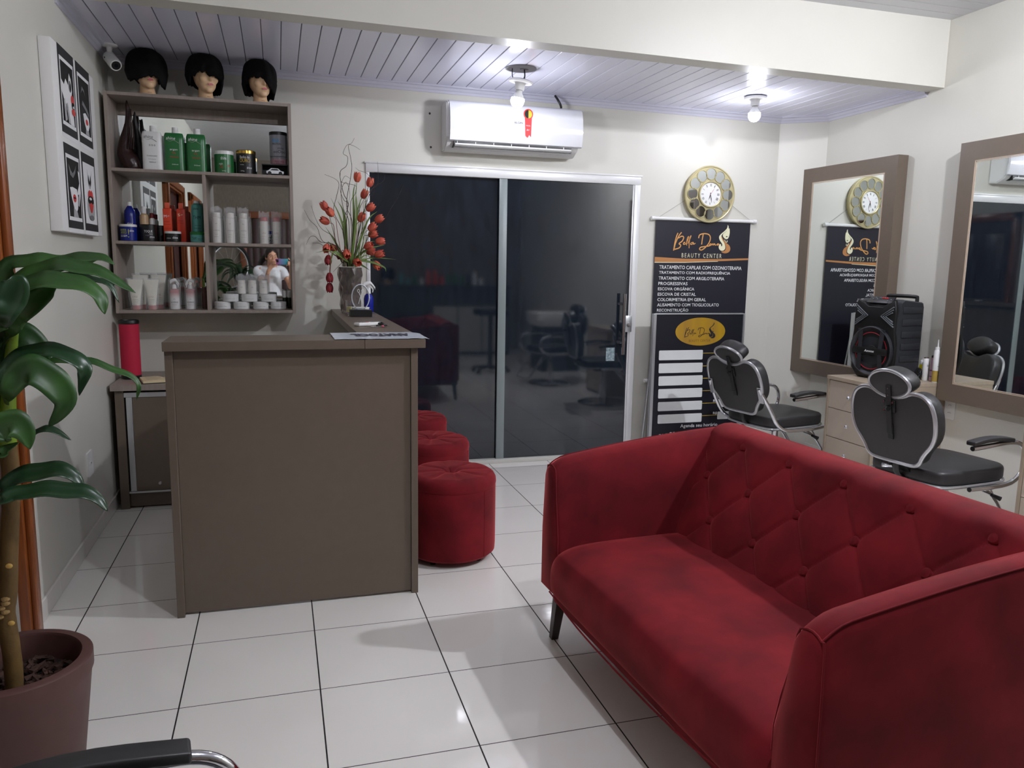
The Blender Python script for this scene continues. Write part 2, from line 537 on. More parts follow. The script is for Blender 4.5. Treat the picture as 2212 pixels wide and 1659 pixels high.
# slatted double door behind the camera
t = thing('door_4', None, None, (0.25, YF, 0), kind='structure')
bm = new()
for a in (-0.5, 0.95): box(bm, a - 0.05, a + 0.05, YF, YF + 0.08, 0, 2.1, bev=0.005)
box(bm, -0.55, 1.0, YF, YF + 0.08, 2.1, 2.2, bev=0.005)
obj('door_frame', bm, mat('brown_door_casing', (120, 66, 34), 0.4), t)
bm = new()
for i in range(14): box(bm, -0.45 + i * 0.1, -0.375 + i * 0.1, YF, YF + 0.035 + 0.012 * (i % 2), 0.01, 2.1, bev=0.006)
obj('door_leaf', bm, mat('slatted_dark_maroon_wood', (58, 26, 28), 0.45), t)

# sliding glass door in the back wall
t = thing('door_2', None, None, (1.59, YB, 0), kind='structure')
bm = new()
box(bm, 0.578, 2.592, YB - 0.012, YB + 0.05, 2.048, 2.108, bev=0.004); box(bm, 0.57, 2.60, YB - 0.016, YB + 0.01, 2.104, 2.116, bev=0.002)
obj('top_track', bm, WHITEALU, t)
bm = new(); box(bm, 0.578, 0.604, YB - 0.005, YB + 0.05, 0.0, 2.05, bev=0.003); box(bm, 2.545, 2.592, YB - 0.008, YB + 0.06, 0.0, 2.05, bev=0.003)
box(bm, 2.533, 2.546, YB + 0.0, YB + 0.03, 0.0, 2.05, bev=0.002)
obj('side_frame', bm, WHITEALU, t)
obj('bottom_track', B(0.6, 2.56, YB - 0.03, YB + 0.06, 0, 0.03, bev=0.004), mat('pale_stone_sill', (205, 203, 196), 0.35), t)
obj('glass_pane', B(0.60, 1.565, YB + 0.022, YB + 0.030, 0.03, 2.05), GLASS, t)
obj('glass_pane', B(1.505, 2.545, YB + 0.002, YB + 0.010, 0.03, 2.05), GLASS, t)
obj('meeting_strip', B(1.508, 1.566, YB - 0.004, YB + 0.003, 0.028, 2.05, bev=0.001), mat('grey_green_seal_strip', (132, 142, 142), 0.35), t)
hd = new(); tube(hd, [(2.475, YB - 0.055, 0.795), (2.475, YB - 0.055, 1.25)], 0.013, seg=12)
hd = obj('pull_handle', hd, CHROME, t)
for z in (0.885, 1.175):
    b = new(); tube(b, [(2.475, YB - 0.055, z), (2.455, YB + 0.005, z)], 0.011, seg=12); obj('standoff', b, CHROME, hd)
lk = obj('lock_case', B(2.497, 2.556, YB - 0.025, YB + 0.004, 0.962, 1.085, bev=0.006), ALU, t)
b = new(); lathe(b, [(0.0, -0.006), (0.016, -0.006), (0.018, 0)], (2.527, YB - 0.026, 1.015), seg=20, axis='Y'); obj('keyhole', b, CHROME, lk)
obj('paper_sticker', B(2.362, 2.432, YB - 0.0005, YB + 0.002, 0.742, 0.842), mat('torn_grey_paper', (170, 190, 196), 0.8, mott=(60, 0.7)), t)
# painted plaster reveal at the right of the door
# night forecourt behind the glass
struct('floor_outside', B(0.3, 3.0, YB + 0.16, YB + 2.2, -0.1, -0.002), mat('dark_forecourt_concrete', (70, 70, 72), 0.7))

# ------------------------------------------------------------------ electric fittings
def wall_plate(name, label, cat, o, xd, w, h, sockets):
    t = thing(name, label, cat, tuple(o))
    xd = Vector(xd); ud = Vector((0, 0, 1)); nn = xd.cross(ud)
    bm = new(); flat(bm, rrect(-w / 2, w / 2, -h / 2, h / 2, 0.006), o, xd, ud, th=0.008)
    obj('cover_plate', bm, WHITE, t)
    for s in sockets:
        bm = new(); flat(bm, [(p[0] * 1.0, p[1] + s) for p in ell(0, 0, 0.017, 0.011, 6)], Vector(o), xd, ud, th=0.0015, off=0.008)
        for dx in (-0.008, 0, 0.008): flat(bm, [(p[0] + dx, p[1] + s + (0.003 if dx == 0 else 0)) for p in ell(0, 0, 0.002, 0.002, 8)], Vector(o), xd, ud, th=0.001, off=0.0096, mi=1)
        obj('outlet', bm, [WHITE, BLACK], t)
wall_plate('wall_socket', 'white double wall socket on the right wall below the large mirror frame', 'socket', (XR, 3.825, 0.60), (0, -1, 0), 0.075, 0.125, (0.025, -0.022))
wall_plate('wall_switch', 'white narrow wall plate low on the left wall beside the potted plant', 'switch', (XL, 4.32, 0.415), (0, 1, 0), 0.11, 0.125, (0.0,))

# ------------------------------------------------------------------ bare bulbs on white ceiling sockets
def bulb_lamp(label, x, y, ztop, zsock, tilt, power, wires):
    t = thing('ceiling_lamp', label, 'lamp', (x, y, ztop), group='bare bulbs in ceiling sockets')
    R = Matrix.Rotation(tilt, 4, 'Y') @ Matrix.Rotation(tilt * 0.6, 4, 'X')
    def put(prof, name, m, par=t):
        bm = new(); lathe(bm, prof, (0, 0, 0), seg=32)
        for v in bm.verts: v.co = (R @ v.co) + Vector((x, y, zsock))
        return obj(name, bm, m, par)
    if wires:
        bm = new(); lathe(bm, [(0.0, 0), (0.095, 0), (0.095, 0.004), (0, 0.004)], (x, y, ztop - 0.004), seg=40)
        cv = obj('ceiling_patch', bm, mat('grey_dusty_patch', (160, 158, 158), 0.8), t)
        bm = new(); lathe(bm, [(0.0, 0), (0.028, 0), (0.028, 0.002), (0, 0.002)], (x + 0.02, y, ztop - 0.006), seg=20, sy=.6); obj('wire_hole', bm, BLACK, cv)
        for k, (a, b) in enumerate(((-0.055, -0.03), (0.02, -0.008), (0.024, 0.01))):
            bm = new(); tube(bm, cr([(x + a, y, ztop - 0.002), (x + a + 0.002, y, zsock + 0.025), (x + b, y, zsock + 0.006)], 5), 0.0028, seg=6); obj('wire', bm, mat('grey_wire', (50, 60, 66), 0.5), t)
    sk = put([(0.0, 0.012), (0.05, 0.012), (0.072, 0.006), (0.075, 0.0), (0.07, -0.008), (0.058, -0.006), (0.035, -0.009), (0.03, -0.02), (0.028, -0.052), (0.0, -0.054)], 'lamp_socket', WHITE)
    bs = put([(0.0, -0.053), (0.02, -0.053), (0.02, -0.066), (0.028, -0.078), (0.0395, -0.098), (0.0, -0.098)], 'bulb_base', WHITE)
    em = mat('lit_bulb_%d' % int(power), (255, 250, 244), 0.4, emit=((243, 245, 255), power))
    put([(0.0395, -0.098), (0.0415, -0.112), (0.039, -0.128), (0.031, -0.143), (0.018, -0.153), (0.0, -0.156)], 'bulb_globe', em, bs)
bulb_lamp('lit bare bulb dangling on wires from its ceiling hole in front of the air conditioner', 1.447, 4.75, zc(1.447), 2.553, 0.14, BULB_BACK, True)
bulb_lamp('lit bare bulb in a white socket flush on the low ceiling above the wall clock', 3.15, 4.85, zc(3.15), zc(3.15) - 0.012, 0.0, BULB_BACK, False)
bulb_lamp('lit bare bulb on the high front ceiling over the sofa, out of the picture', 3.15, 2.15, ZU, ZU - 0.012, 0.0, BULB_FRONT * 1.5, False)
bulb_lamp('lit bare bulb on the high front ceiling behind the camera, out of the picture', 0.9, 1.2, ZU, ZU - 0.012, 0.0, BULB_FRONT * 0.6, False)

# ================================================================== RECEPTION COUNTER
T = thing('reception_counter', 'tall taupe L-shaped reception counter standing mid-room on the white tiles', 'counter', (0.08, 3.9, 0))
bm = new()
box(bm, -0.436, 0.334, 3.24, 3.505, 1.098, 1.135, bev=0.0015, seg=1)
cf = obj('countertop', bm, TAUPE, T)
bm = new()
box(bm, 0.3355, 0.588, 3.24, 5.415, 1.098, 1.135, bev=0.0015, seg=1)
obj('countertop', bm, TAUPE, T)
obj('front_panel', B(-0.402, 0.530, 3.285, 3.303, 0.01, 1.097), TAUPE, T)
obj('side_leg', B(-0.432, -0.403, 3.262, 3.48, 0.0, 1.0975, bev=0.001, seg=1), TAUPE, T)
obj('side_leg', B(0.531, 0.560, 3.272, 3.48, 0.0, 1.0975, bev=0.001, seg=1), TAUPE, T)
obj('long_side_panel', B(0.505, 0.530, 3.31, 5.40, 0.0, 1.0975), TAUPE, T)
obj('inner_shelf', B(-0.402, 0.50, 3.305, 3.47, 0.62, 0.64), TAUPE, T)

# low cabinet with sliding doors under the wall shelf
T = thing('low_cabinet', 'low taupe cabinet with sliding doors and aluminium rails standing behind the counter', 'cabinet', (-0.36, 5.1, 0))
bm = new()
box(bm, -0.915, 0.22, 4.855, 5.40, 0.075, 0.70); 
obj('body', B(-0.915, -0.868, 4.855, 5.40, 0.0, 0.703, bev=0.001, seg=1), TAUPE, T)
bm.free()
bm = new(); box(bm, 0.175, 0.222, 4.855, 5.40, 0.0, 0.703); box(bm, -0.868, 0.175, 5.38, 5.40, 0.02, 0.703); box(bm, -0.868, 0.175, 4.88, 5.38, 0.09, 0.108)
obj('carcass', bm, TAUPE, T)
obj('top', B(-0.932, 0.24, 4.828, 5.405, 0.7035, 0.738, bev=0.001, seg=1), TAUPE_WOOD, T)
obj('plinth', B(-0.866, 0.173, 4.875, 4.892, 0.008, 0.088), TAUPE, T)
bm = new(); box(bm, -0.867, 0.174, 4.852, 4.9, 0.662, 0.690, bev=0.001, seg=1); obj('top_rail', bm, ALU, T)
bm = new(); box(bm, -0.867, 0.174, 4.852, 4.9, 0.092, 0.103, bev=0.001, seg=1); obj('bottom_rail', bm, ALU, T)
dr = obj('sliding_door', B(-0.825, -0.33, 4.858, 4.872, 0.105, 0.661), TAUPE, T)
bm = new(); box(bm, -0.858, -0.826, 4.856, 4.876, 0.105, 0.661, bev=0.002); obj('finger_pull', bm, ALU, dr)
bm = new(); lathe(bm, [(0, -0.006), (0.008, -0.006), (0.011, -0.002), (0.011, 0)], (-0.7, 4.858, 0.145), axis='Y', seg=16); obj('lock', bm, CHROME, dr)
obj('sliding_door', B(-0.34, 0.172, 4.879, 4.893, 0.105, 0.661), TAUPE, T)

# red fabric cylinder on the cabinet
T = thing('cylinder_speaker', 'fuchsia red fabric cylinder with black rim standing on the low cabinet', 'speaker', (-0.86, 5.10, 0.738))
CZ = 0.738
bm = new(); lathe(bm, [(0.0, 0.0), (0.052, 0.0), (0.0555, 0.004), (0.0555, 0.022), (0.0, 0.022)], (-0.86, 5.10, CZ)); obj('base', bm, BLACK, T)
bm = new(); lathe(bm, [(0.0, 0.022), (0.0545, 0.022), (0.0545, 0.329), (0, 0.329)], (-0.86, 5.10, CZ), seg=40); obj('fabric_body', bm, FUCH, T)
bm = new(); lathe(bm, [(0.0, 0.329), (0.0565, 0.329), (0.0575, 0.344), (0.053, 0.352), (0.046, 0.352), (0.044, 0.338), (0, 0.338)], (-0.86, 5.10, CZ), seg=40); obj('top_rim', bm, BLACK, T)
# open notebook
T = thing('open_notebook', 'open cream notebook with handwritten lines lying on the low cabinet', 'notebook', (-0.66, 4.96, CZ))
def page(sign, zz):
    bm = new(); rings = []
    for i in range(9):
        a = i / 8 * 0.13 * sign; h = zz + 0.012 * sin(min(1, i / 3) * pi / 2) - 0.004 * i / 8
        rings.append([Vector((a, -0.09, zz * 0)), Vector((a, -0.09, h)), Vector((a, 0.1, h)), Vector((a, 0.1, 0))])
    loft(bm, rings)
    R = Matrix.Rotation(0.25, 4, 'Z')
    for v in bm.verts: v.co = R @ v.co + Vector((-0.655, 4.965, CZ + 0.004))
    return bm
cv = new(); box(cv, -0.14, 0.14, -0.095, 0.105, 0, 0.0035)
for v in cv.verts: v.co = Matrix.Rotation(0.25, 4, 'Z') @ v.co + Vector((-0.655, 4.965, CZ))
obj('cover', cv, BLACK, T)
for s in (-1, 1):
    pg = obj('pages', page(s, 0.004), PAPER, T)
    bm = new()
    for k in range(7):
        w = random.uniform(0.05, 0.1)
        flat(bm, rect(0.02, 0.02 + w, 0.075 - k * 0.022, 0.0765 - k * 0.022), (0, 0, 0.0162), (s * 1.0 if s > 0 else 1, 0, 0), (0, 1, 0), th=0.0003)
    for v in bm.verts:
        if s < 0: v.co.x -= 0.125
        v.co = Matrix.Rotation(0.25, 4, 'Z') @ v.co + Vector((-0.655, 4.965, CZ + 0.003))
    obj('handwriting', bm, INKG, pg, smooth=False)

# ================================================================== RED POUFS
def pouf():
    t = thing('round_pouf', 'nearest and fullest seen round red velvet pouf beside the counter', 'stool', (0.80, 3.70, 0), group='round red velvet poufs along the counter', local=True)
    bm = new(); r = 0.222
    lathe(bm, [(0.0, 0.025), (r - 0.02, 0.025), (r - 0.002, 0.04), (r, 0.07), (r, 0.36), (r - 0.001, 0.372), (0, 0.372)], seg=48)
    bd = obj('body', bm, VELVET, t)
    bm = new(); tube(bm, [(r * cos(0.6 - pi / 2) + 0.0, r * sin(0.6 - pi / 2), 0.04 + 0.33 * k / 6) for k in range(7)], 0.0016, seg=5); obj('seam', bm, VELVET, bd)
    bm = new(); NR, NA = 16, 96; prev = None
    rings = []
    prof = [(r, 0.373), (r + 0.002, 0.385), (r, 0.405), (r - 0.01, 0.423), (r - 0.028, 0.435)] + [(r - 0.028 - k * 0.0155, 0.0) for k in range(1, 13)]
    for j, (rr, z) in enumerate(prof):
        ring = []
        for k in range(NA):
            a = 2 * pi * k / NA
            tz = z
            q = rr / r
            if j > 4: tz = 0.435 + 0.006 * (1 - q) - 0.03 * math.exp(-(rr / 0.035) ** 2)
            fold = abs(cos(4 * a)) ** 14
            tz -= fold * 0.007 * max(0, sin(pi * min(1, q * 1.05))) ** 0.6 * (1 if j > 2 else 0.2)
            ring.append(Vector((rr * cos(a), rr * sin(a), tz)))
        rings.append(ring)
    loft(bm, rings)
    cs = obj('cushion', bm, VELVET, t, angle=60)
    bm = new(); lathe(bm, [(0, 0.408), (0.014, 0.408), (0.016, 0.413), (0.012, 0.419), (0, 0.421)], seg=20); obj('button', bm, VELVET, cs)
    for k in range(4):
        a = pi / 4 + k * pi / 2
        bm = new(); lathe(bm, [(0, 0), (0.014, 0), (0.017, 0.026), (0, 0.026)], (0.16 * cos(a), 0.16 * sin(a), 0), seg=14); obj('foot', bm, BLACK, t)
    return t
p0 = pouf()
dup(p0, (0.842, 4.45, 0), 0.5, 'middle round red velvet pouf of the row beside the counter, behind the nearest')
dup(p0, (0.853, 5.15, 0), 1.1, 'farthest round red velvet pouf beside the counter, closest to the glass door')

# ================================================================== RED SOFA
SO = thing('sofa', 'red velvet two-seater sofa with a button-tufted back and sloping arms', 'sofa', (1.0, 2.0, 0), local=True)
SO.rotation_euler = (0, 0, 0.052)
# seat
def softprofile(pts, n=5): return cr([(p[0], 0, p[1]) for p in pts], n, closed=True)
bm = new(); rings = []
prof = [(0.005, 0.215), (-0.022, 0.25), (-0.024, 0.33), (-0.008, 0.38), (0.03, 0.408), (0.12, 0.424), (0.35, 0.428), (0.56, 0.42), (0.6, 0.36), (0.6, 0.22), (0.3, 0.2), (0.05, 0.2)]
P = softprofile(prof, 4)
for j in range(41):
    v = -0.632 + 1.264 * j / 40; e = min(1, (0.632 - abs(v)) / 0.05)
    e = sin(e * pi / 2) ** .5 if e > 0 else 0.0
    k = 0.90 + 0.10 * e
    rings.append([Vector((0.28 + (p.x - 0.28) * (0.97 + 0.03 * e), v, 0.2 + (p.z - 0.2) * k + 0.004 * sin(v * 9) * (p.z > 0.35))) for p in P])
loft(bm, rings)
SEATO = obj('seat_cushion', bm, VELVET, SO, angle=60)
bm = new(); tube(bm, cr([(-0.026, -0.60, 0.25), (-0.026, -0.2, 0.215), (-0.026, 0.3, 0.213), (-0.024, 0.62, 0.24)], 6), 0.003, seg=6); obj('seam', bm, VELVET, SEATO)
obj('base_frame', B(0.03, 0.86, -0.70, 0.70, 0.16, 0.205), VELVET, SO)
# arms
def arm(s):
    bm = new(); rings = []
    for i, u in enumerate([0, .008, .02, .035, .055, .08, .11] + [.15 + k * .715 / 19 for k in range(20)]):
        h = 0.708 + 0.03 * (u / 0.234 if u < 0.234 else 1) + (0.068 * ((u - 0.234) / 0.6) if u > 0.234 else 0)
        h = 0.722 + 0.088 * (1 - (1 - u / 0.865) ** 1.6) - 0.028 * max(0, 1 - u / .08) ** 2
        vin_b, vin_t, vo_t, vo_b = 0.622, 0.675, 0.752, 0.765
        pts = [(vo_b, 0.215), (vo_b, 0.45), (vo_t + 0.004, h - 0.03), (vo_t - 0.008, h - 0.006), (vo_t - 0.035, h + 0.004), (vin_t + 0.012, h - 0.002), (vin_t - 0.004, h - 0.022),
               (vin_t - 0.02, h - 0.12), (vin_b, 0.44), (vin_b, 0.215)]
        # close the front softly
        k = 1.0; du = 0.0
        if i == 0: k = 0.80; du = -0.004
        if i == 1: k = 0.97
        cx = sum(p[0] for p in pts) / len(pts); cz = 0.46
        lean = 0.02 * max(0, (0.72 - 0.0)) * 0
        rings.append([Vector((u + du + 0.03 * max(0, (p[1] - 0.5)) * (1 - u), s * (cx + (p[0] - cx) * k), cz + (p[1] - cz) * (1 - (1 - k) * 0.15))) for p in pts])
    loft(bm, rings)
    bmesh.ops.subdivide_edges(bm, edges=bm.edges[:0], cuts=0)
    a = obj('armrest', bm, VELVET, SO, angle=75)
    bm = new()
    tube(bm, [r[3] + Vector((0, s * 0.0015, 0.0015)) for r in rings[1:]], 0.0025, seg=6)
    tube(bm, [p + Vector((-0.001, 0, 0)) for p in cr(rings[1][:10], 2)], 0.0028, seg=6)
    obj('seam', bm, VELVET, a)
arm(1); arm(-1)
# tufted back
V0, DV, Z0, DZ = -0.05, 0.26, 0.785, 0.1365
def uv(z): return 0.512 + 0.49 * (z - 0.42)
back_prof = []
for k in range(56): z = 0.37 + (0.795 - 0.37) * k / 55; back_prof.append((uv(z), z, 1.0))
for a, z, w in ((0.705, 0.812, .7), (0.725, 0.824, .35), (0.752, 0.831, .15), (0.785, 0.832, 0), (0.815, 0.826, 0), (0.838, 0.81, 0), (0.85, 0.785, 0), (0.865, 0.6, 0), (0.875, 0.4, 0), (0.88, 0.22, 0), (0.62, 0.22, 0)): back_prof.append((a, z, w))
def tuft(v, z):
    b = (Z0 - z) / DZ; a = (v - V0) / DV
    p = (a - b / 2) % 1.0; q = (a + b / 2) % 1.0
    dp = min(p, 1 - p); dq = min(q, 1 - q)
    bul = (sin(pi * p) * sin(pi * q)) ** 0.6 * 0.011
    if b < 0:                       # above the top row only short upright pleats
        t = min(1, -b / 0.35); dv = min((a % 1.0), 1 - (a % 1.0))
        return bul * (1 - t) + t * (0.006 - 0.004 * math.exp(-(dv / 0.03) ** 2) * (1 - t * .5))
    crease = 0.0055 * (math.exp(-(dp / 0.022) ** 2) + math.exp(-(dq / 0.022) ** 2))
    br = round(b); off = 0.0 if br % 2 == 0 else 0.5
    da = (a - off) - round(a - off); dd = sqrt((da * DV) ** 2 + ((b - br) * DZ) ** 2)
    return bul - crease - 0.008 * math.exp(-(dd / 0.022) ** 2)
bm = new(); rings = []
NV = 210
for (u0, z, w) in back_prof:
    rings.append((u0, z, w))
G = []
for j in range(NV + 1):
    col = []
    for (u0, z, w) in back_prof:
        half = 0.628 + 0.055 * max(0, min(1, (z - 0.42) / 0.36))
        v = -half + 2 * half * j / NV
        d = tuft(v, z) * w if w > 0 else 0
        col.append(bm.verts.new((u0 - d * 0.9, v, z + d * 0.4)))
    G.append(col)
for j in range(NV):
    n = len(back_prof)
    for i in range(n): bm.faces.new((G[j][i], G[j + 1][i], G[j + 1][(i + 1) % n], G[j][(i + 1) % n]))
bm.faces.new(G[0]); bm.faces.new(G[-1][::-1])
BK = obj('backrest', bm, VELVET, SO, angle=70)
bm = new(); lathe(bm, [(0.0, -0.002), (0.014, -0.002), (0.0165, 0.003), (0.013, 0.008), (0.006, 0.0105), (0, 0.011)], seg=18)
R = Matrix.Rotation(-radians(63), 4, 'Y')
for v in bm.verts: v.co = R @ v.co
bt = obj('button', bm, VELVET, BK)
first = True
for row in range(4):
    z = Z0 - row * DZ
    for i in range(-4, 4):
        v = V0 + (i + (0.5 if row % 2 else 0)) * DV
        if abs(v) > 0.60 + 0.055 * (z - .42) / .36 or z < 0.45: continue
        if first: o = bt; first = False
        else: o = bt.copy(); COL.objects.link(o); o.parent = BK
        o.location = (uv(z) + 0.0135 * 0.9 - 0.006, v, z - 0.0055 + 0.003)
for (a, b) in ((0.058, 0.70), (0.058, -0.70), (0.82, 0.70), (0.82, -0.70)):
    bm = new(); s = 1 if b > 0 else -1
    sx = -0.02 if a < .4 else .02
    vs = box(bm, a - 0.022, a + 0.022, b - 0.022, b + 0.022, 0, 0.2, bev=0.002, seg=1)
    for v in vs:
        k = 1 - v.co.z / 0.2
        v.co.x = a + (v.co.x - a) * (1 - 0.35 * k) + sx * k; v.co.y = b + (v.co.y - b) * (1 - 0.35 * k) + s * 0.012 * k
    obj('leg', bm, mat('dark_brown_wood_leg', (48, 30, 26), 0.35), SO)

# ================================================================== SALON CHAIRS
def chair(label, loc, rotz, back_tube, lean=0.16, tilt_head=0.1, pad=0.172):
    t = thing('salon_chair', label, 'chair', loc, group='black salon chairs with chrome tube arms', local=True)
    t.rotation_euler = (0, 0, rotz)
    # seat
    half = [(-0.25, 0.0), (-0.25, 0.12), (-0.235, 0.19), (-0.20, 0.222), (-0.10, 0.236), (0.10, 0.236), (0.20, 0.222), (0.262, 0.17), (0.275, 0.10), (0.278, 0.0)]
    out = [(a, b) for a, b in half] + [(a, -b) for a, b in half[-2:0:-1]]
    out = [(p.x, p.y) for p in cr([(a, b, 0) for a, b in out], 3, closed=True)]
    bm = new(); cushion(bm, out, 0.405, 0.478, 0.018, mapped((0, 0, 0), (1, 0, 0), (0, 1, 0)), dome=0.006)
    st = obj('seat', bm, VINYL, t, angle=50)
    bm = new(); tube(bm, [Vector((a * 1.005, b * 1.005, 0.402)) for a, b in out], 0.007, seg=8, closed=True); obj('edge_trim', bm, SILVER, st)
    bm = new(); cushion(bm, [(a * 0.96, b * 0.96) for a, b in out], 0.388, 0.402, 0.003, mapped((0, 0, 0), (1, 0, 0), (0, 1, 0))); obj('seat_pan', bm, BLACK, st)
    # back: apple-shaped pad, leaning backwards
    hw, hh = 0.250, 0.375
    pr = [(0.0, 0.0), (0.25, 0.0), (0.50, 0.01), (0.62, 0.06), (0.68, 0.14), (0.77, 0.23), (0.90, 0.34), (0.98, 0.47), (1.0, 0.62), (0.975, 0.77), (0.89, 0.90), (0.72, 0.98), (0.50, 0.99), (0.28, 0.93), (0.0, 0.90)]
    o2 = [(a * hw, b * hh) for a, b in pr] + [(-a * hw, b * hh) for a, b in pr[-2:0:-1]]
    o2 = [(p.x, p.y) for p in cr([(a, b, 0) for a, b in o2], 3, closed=True)]
    ud = Vector((-sin(lean), 0, cos(lean)))
    ob = Vector((-0.315, 0, 0.495))
    # normal of the pad points forward (+x): xd x ud with xd = +y
    fr = mapped(ob, (0, 1, 0), ud)
    bm = new(); cushion(bm, o2, 0.004, 0.078, 0.02, fr, dome=0.012); bk = obj('backrest', bm, VINYL, t, angle=50)
    bm = new(); cushion(bm, [(a * 0.985, 0.375 * .5 + (b - .1875) * 0.985) for a, b in o2], -0.006, 0.005, 0.003, fr); obj('back_panel', bm, VINYLB, bk)
    bm = new(); tube(bm, [fr(a, b, -0.001) for a, b in o2], 0.0105, seg=8, closed=True); obj('edge_trim', bm, SILVER, bk)
    # headrest
    hd = [(0.116 * cos(a) * (1 + 0.05 * cos(2 * a)), 0.070 * sin(a)) for a in [2 * pi * k / 32 for k in range(32)]]
    oh = fr(0, hh + 0.034, -0.012)
    uh = Vector((-sin(lean + tilt_head), 0, cos(lean + tilt_head)))
    fh = mapped(oh, (0, 1, 0), uh)
    bm = new(); cushion(bm, hd, 0.004, 0.085, 0.02, fh, dome=0.008); hr = obj('headrest', bm, VINYL, t, angle=50)
    bm = new(); cushion(bm, [(a * 0.96, b * 0.94) for a, b in hd], -0.005, 0.005, 0.003, fh); obj('headrest_panel', bm, VINYLB, hr)
    bm = new(); tube(bm, [fh(a, b, -0.001) for a, b in hd], 0.0085, seg=8, closed=True); obj('edge_trim', bm, SILVER, hr)
    # headrest bracket on the back
    bm = new()
    def strip(y0, y1, b0, b1, h0, h1):
        vs = box(bm, y0, y1, b0, b1, h0, h1, bev=0.0015, seg=1)
        for v in vs: v.co = fr(v.co.x, v.co.y, v.co.z)
    strip(-0.016, 0.016, 0.15, 0.40, -0.022, -0.016); strip(-0.034, 0.034, 0.262, 0.325, -0.017, -0.008)
    strip(-0.016, 0.016, 0.12, 0.20, -0.016, -0.008)
    brk = obj('headrest_bracket', bm, BLACK, t)
    for (a, b) in ((-0.026, 0.316), (0.026, 0.316), (0.026, 0.272), (0, 0.385), (0, 0.35)):
        bm = new(); c = fr(a, b, -0.022); lathe(bm, [(0, -0.003), (0.004, -0.003), (0.004, 0.004), (0, 0.004)], c, axis='X', seg=10)
        obj('screw', bm, CHROME, brk)
    bm = new(); tube(bm, [fr(-0.0, 0.293, -0.02), fr(-0.0, 0.293, -0.045)], 0.006); tube(bm, [fr(-0.012, 0.293, -0.048), fr(-0.03, 0.293, -0.055)], [0.012, 0.012], seg=12); obj('clamp_knob', bm, BLACK, brk)
    # arms
    for s in (1, -1):
        y = s * 0.262
        low = [(-0.09, y, 0.393), (0.05, y, 0.391), (0.15, y, 0.393)]
        if back_tube:
            low = [fr(s * 0.235 , 0.20, -0.012), Vector((-0.305, y, 0.55)), Vector((-0.24, y, 0.45)), Vector((-0.165, y, 0.402)), Vector((-0.07, y, 0.391)), Vector((0.08, y, 0.39)), Vector((0.15, y, 0.393))]
        pth = cr([Vector(p) for p in low] + [Vector(p) for p in ((0.225, y, 0.408), (0.283, y, 0.452), (0.300, y, 0.51), (0.283, y, 0.568), (0.235, y, 0.603), (0.15, y, 0.612), (0.03, y, 0.606), (-0.098, y, 0.600))], 5)
        bm = new(); tube(bm, pth, 0.0125, seg=12); at = obj('arm_tube', bm, CHROME, t, angle=60)
        for e, q in ((pth[0], pth[1]), (pth[-1], pth[-2])):
            bm = new(); d = (e - q).normalized(); tube(bm, [e, e + d * 0.002], 0.0118, seg=12)
            obj('end_cap', bm, BLACK, at)
        bm = new()
        vs = box(bm, -0.115, pad, y - 0.026, y + 0.026, 0.0, 0.022, bev=0.006, seg=3)
        bmesh.ops.subdivide_edges(bm, edges=[e for e in bm.edges if abs(e.verts[0].co.x - e.verts[1].co.x) > 0.1], cuts=6)
        for v in bm.verts: v.co.z += 0.616 + 0.014 * sin(pi * (v.co.x + 0.115) / 0.29)
        obj('arm_pad', bm, VINYL, at, angle=50)
        if back_tube:
            bm = new()
            vs = box(bm, s * 0.235 - 0.02, s * 0.235 + 0.02, 0.10, 0.21, -0.014, -0.008, bev=0.002, seg=1)
            for v in vs: v.co = fr(v.co.x, v.co.y, v.co.z)
            obj('clamp_plate', bm, SILVER, bk)
    # support bar of the back and mechanism
    bm = new(); tube(bm, cr([fr(0, 0.05, 0.03), fr(0, 0.01, 0.02), Vector((-0.27, 0, 0.42)), Vector((-0.12, 0, 0.375))], 4), 0.02, seg=10, flat=0.5)
    obj('back_support', bm, BLACK, t)
    if not back_tube:
        bm = new()
        R_ = []
        for k in range(7):
            z = 0.49 - k * 0.02; w = 0.04 + 0.006 * (k % 2)
            R_.append([Vector((-0.275 + 0.022 * k + dx * w, dy * w * 1.25, z)) for dx, dy in ((-.7, -1), (.7, -1), (.7, 1), (-.7, 1))])
        loft(bm, R_); obj('fabric_sleeve', bm, BLACK, t, angle=20)
        bm = new(); tube(bm, [(-0.26, 0.01, 0.462), (-0.33, 0.055, 0.462)], 0.011, seg=10); obj('release_knob', bm, CHROME, t)
    bm = new(); box(bm, -0.09, 0.13, -0.08, 0.08, 0.35, 0.388, bev=0.004); obj('seat_mechanism', bm, BLACK, t)
    bm = new(); tube(bm, [(0.02, 0, 0.03), (0.02, 0, 0.20)], 0.036, seg=20); tube(bm, [(0.02, 0, 0.20), (0.02, 0, 0.36)], 0.022, seg=20); obj('hydraulic_column', bm, CHROME, t)
    bm = new(); lathe(bm, [(0, 0), (0.26, 0), (0.265, 0.008), (0.25, 0.016), (0.12, 0.028), (0.05, 0.045), (0, 0.045)], (0.02, 0, 0), seg=48); obj('round_base', bm, CHROME, t)
    bm = new(); tube(bm, [(0.10, -0.06, 0.37), (0.145, -0.21, 0.33)], 0.004); lv = obj('lever', bm, CHROME, t)
    bm = new(); tube(bm, [(0.145, -0.21, 0.33), (0.158, -0.255, 0.318)], [0.008, 0.012], seg=12); obj('lever_grip', bm, BLACK, lv)
    bm = new()
    tube(bm, cr([(0.10, -0.13, 0.388), (0.23, -0.16, 0.30), (0.36, -0.16, 0.14), (0.40, -0.15, 0.10), (0.41, -0.08, 0.095), (0.41, 0.08, 0.095), (0.40, 0.15, 0.10), (0.36, 0.16, 0.14), (0.23, 0.16, 0.30), (0.10, 0.13, 0.388)], 4), 0.008, seg=8)
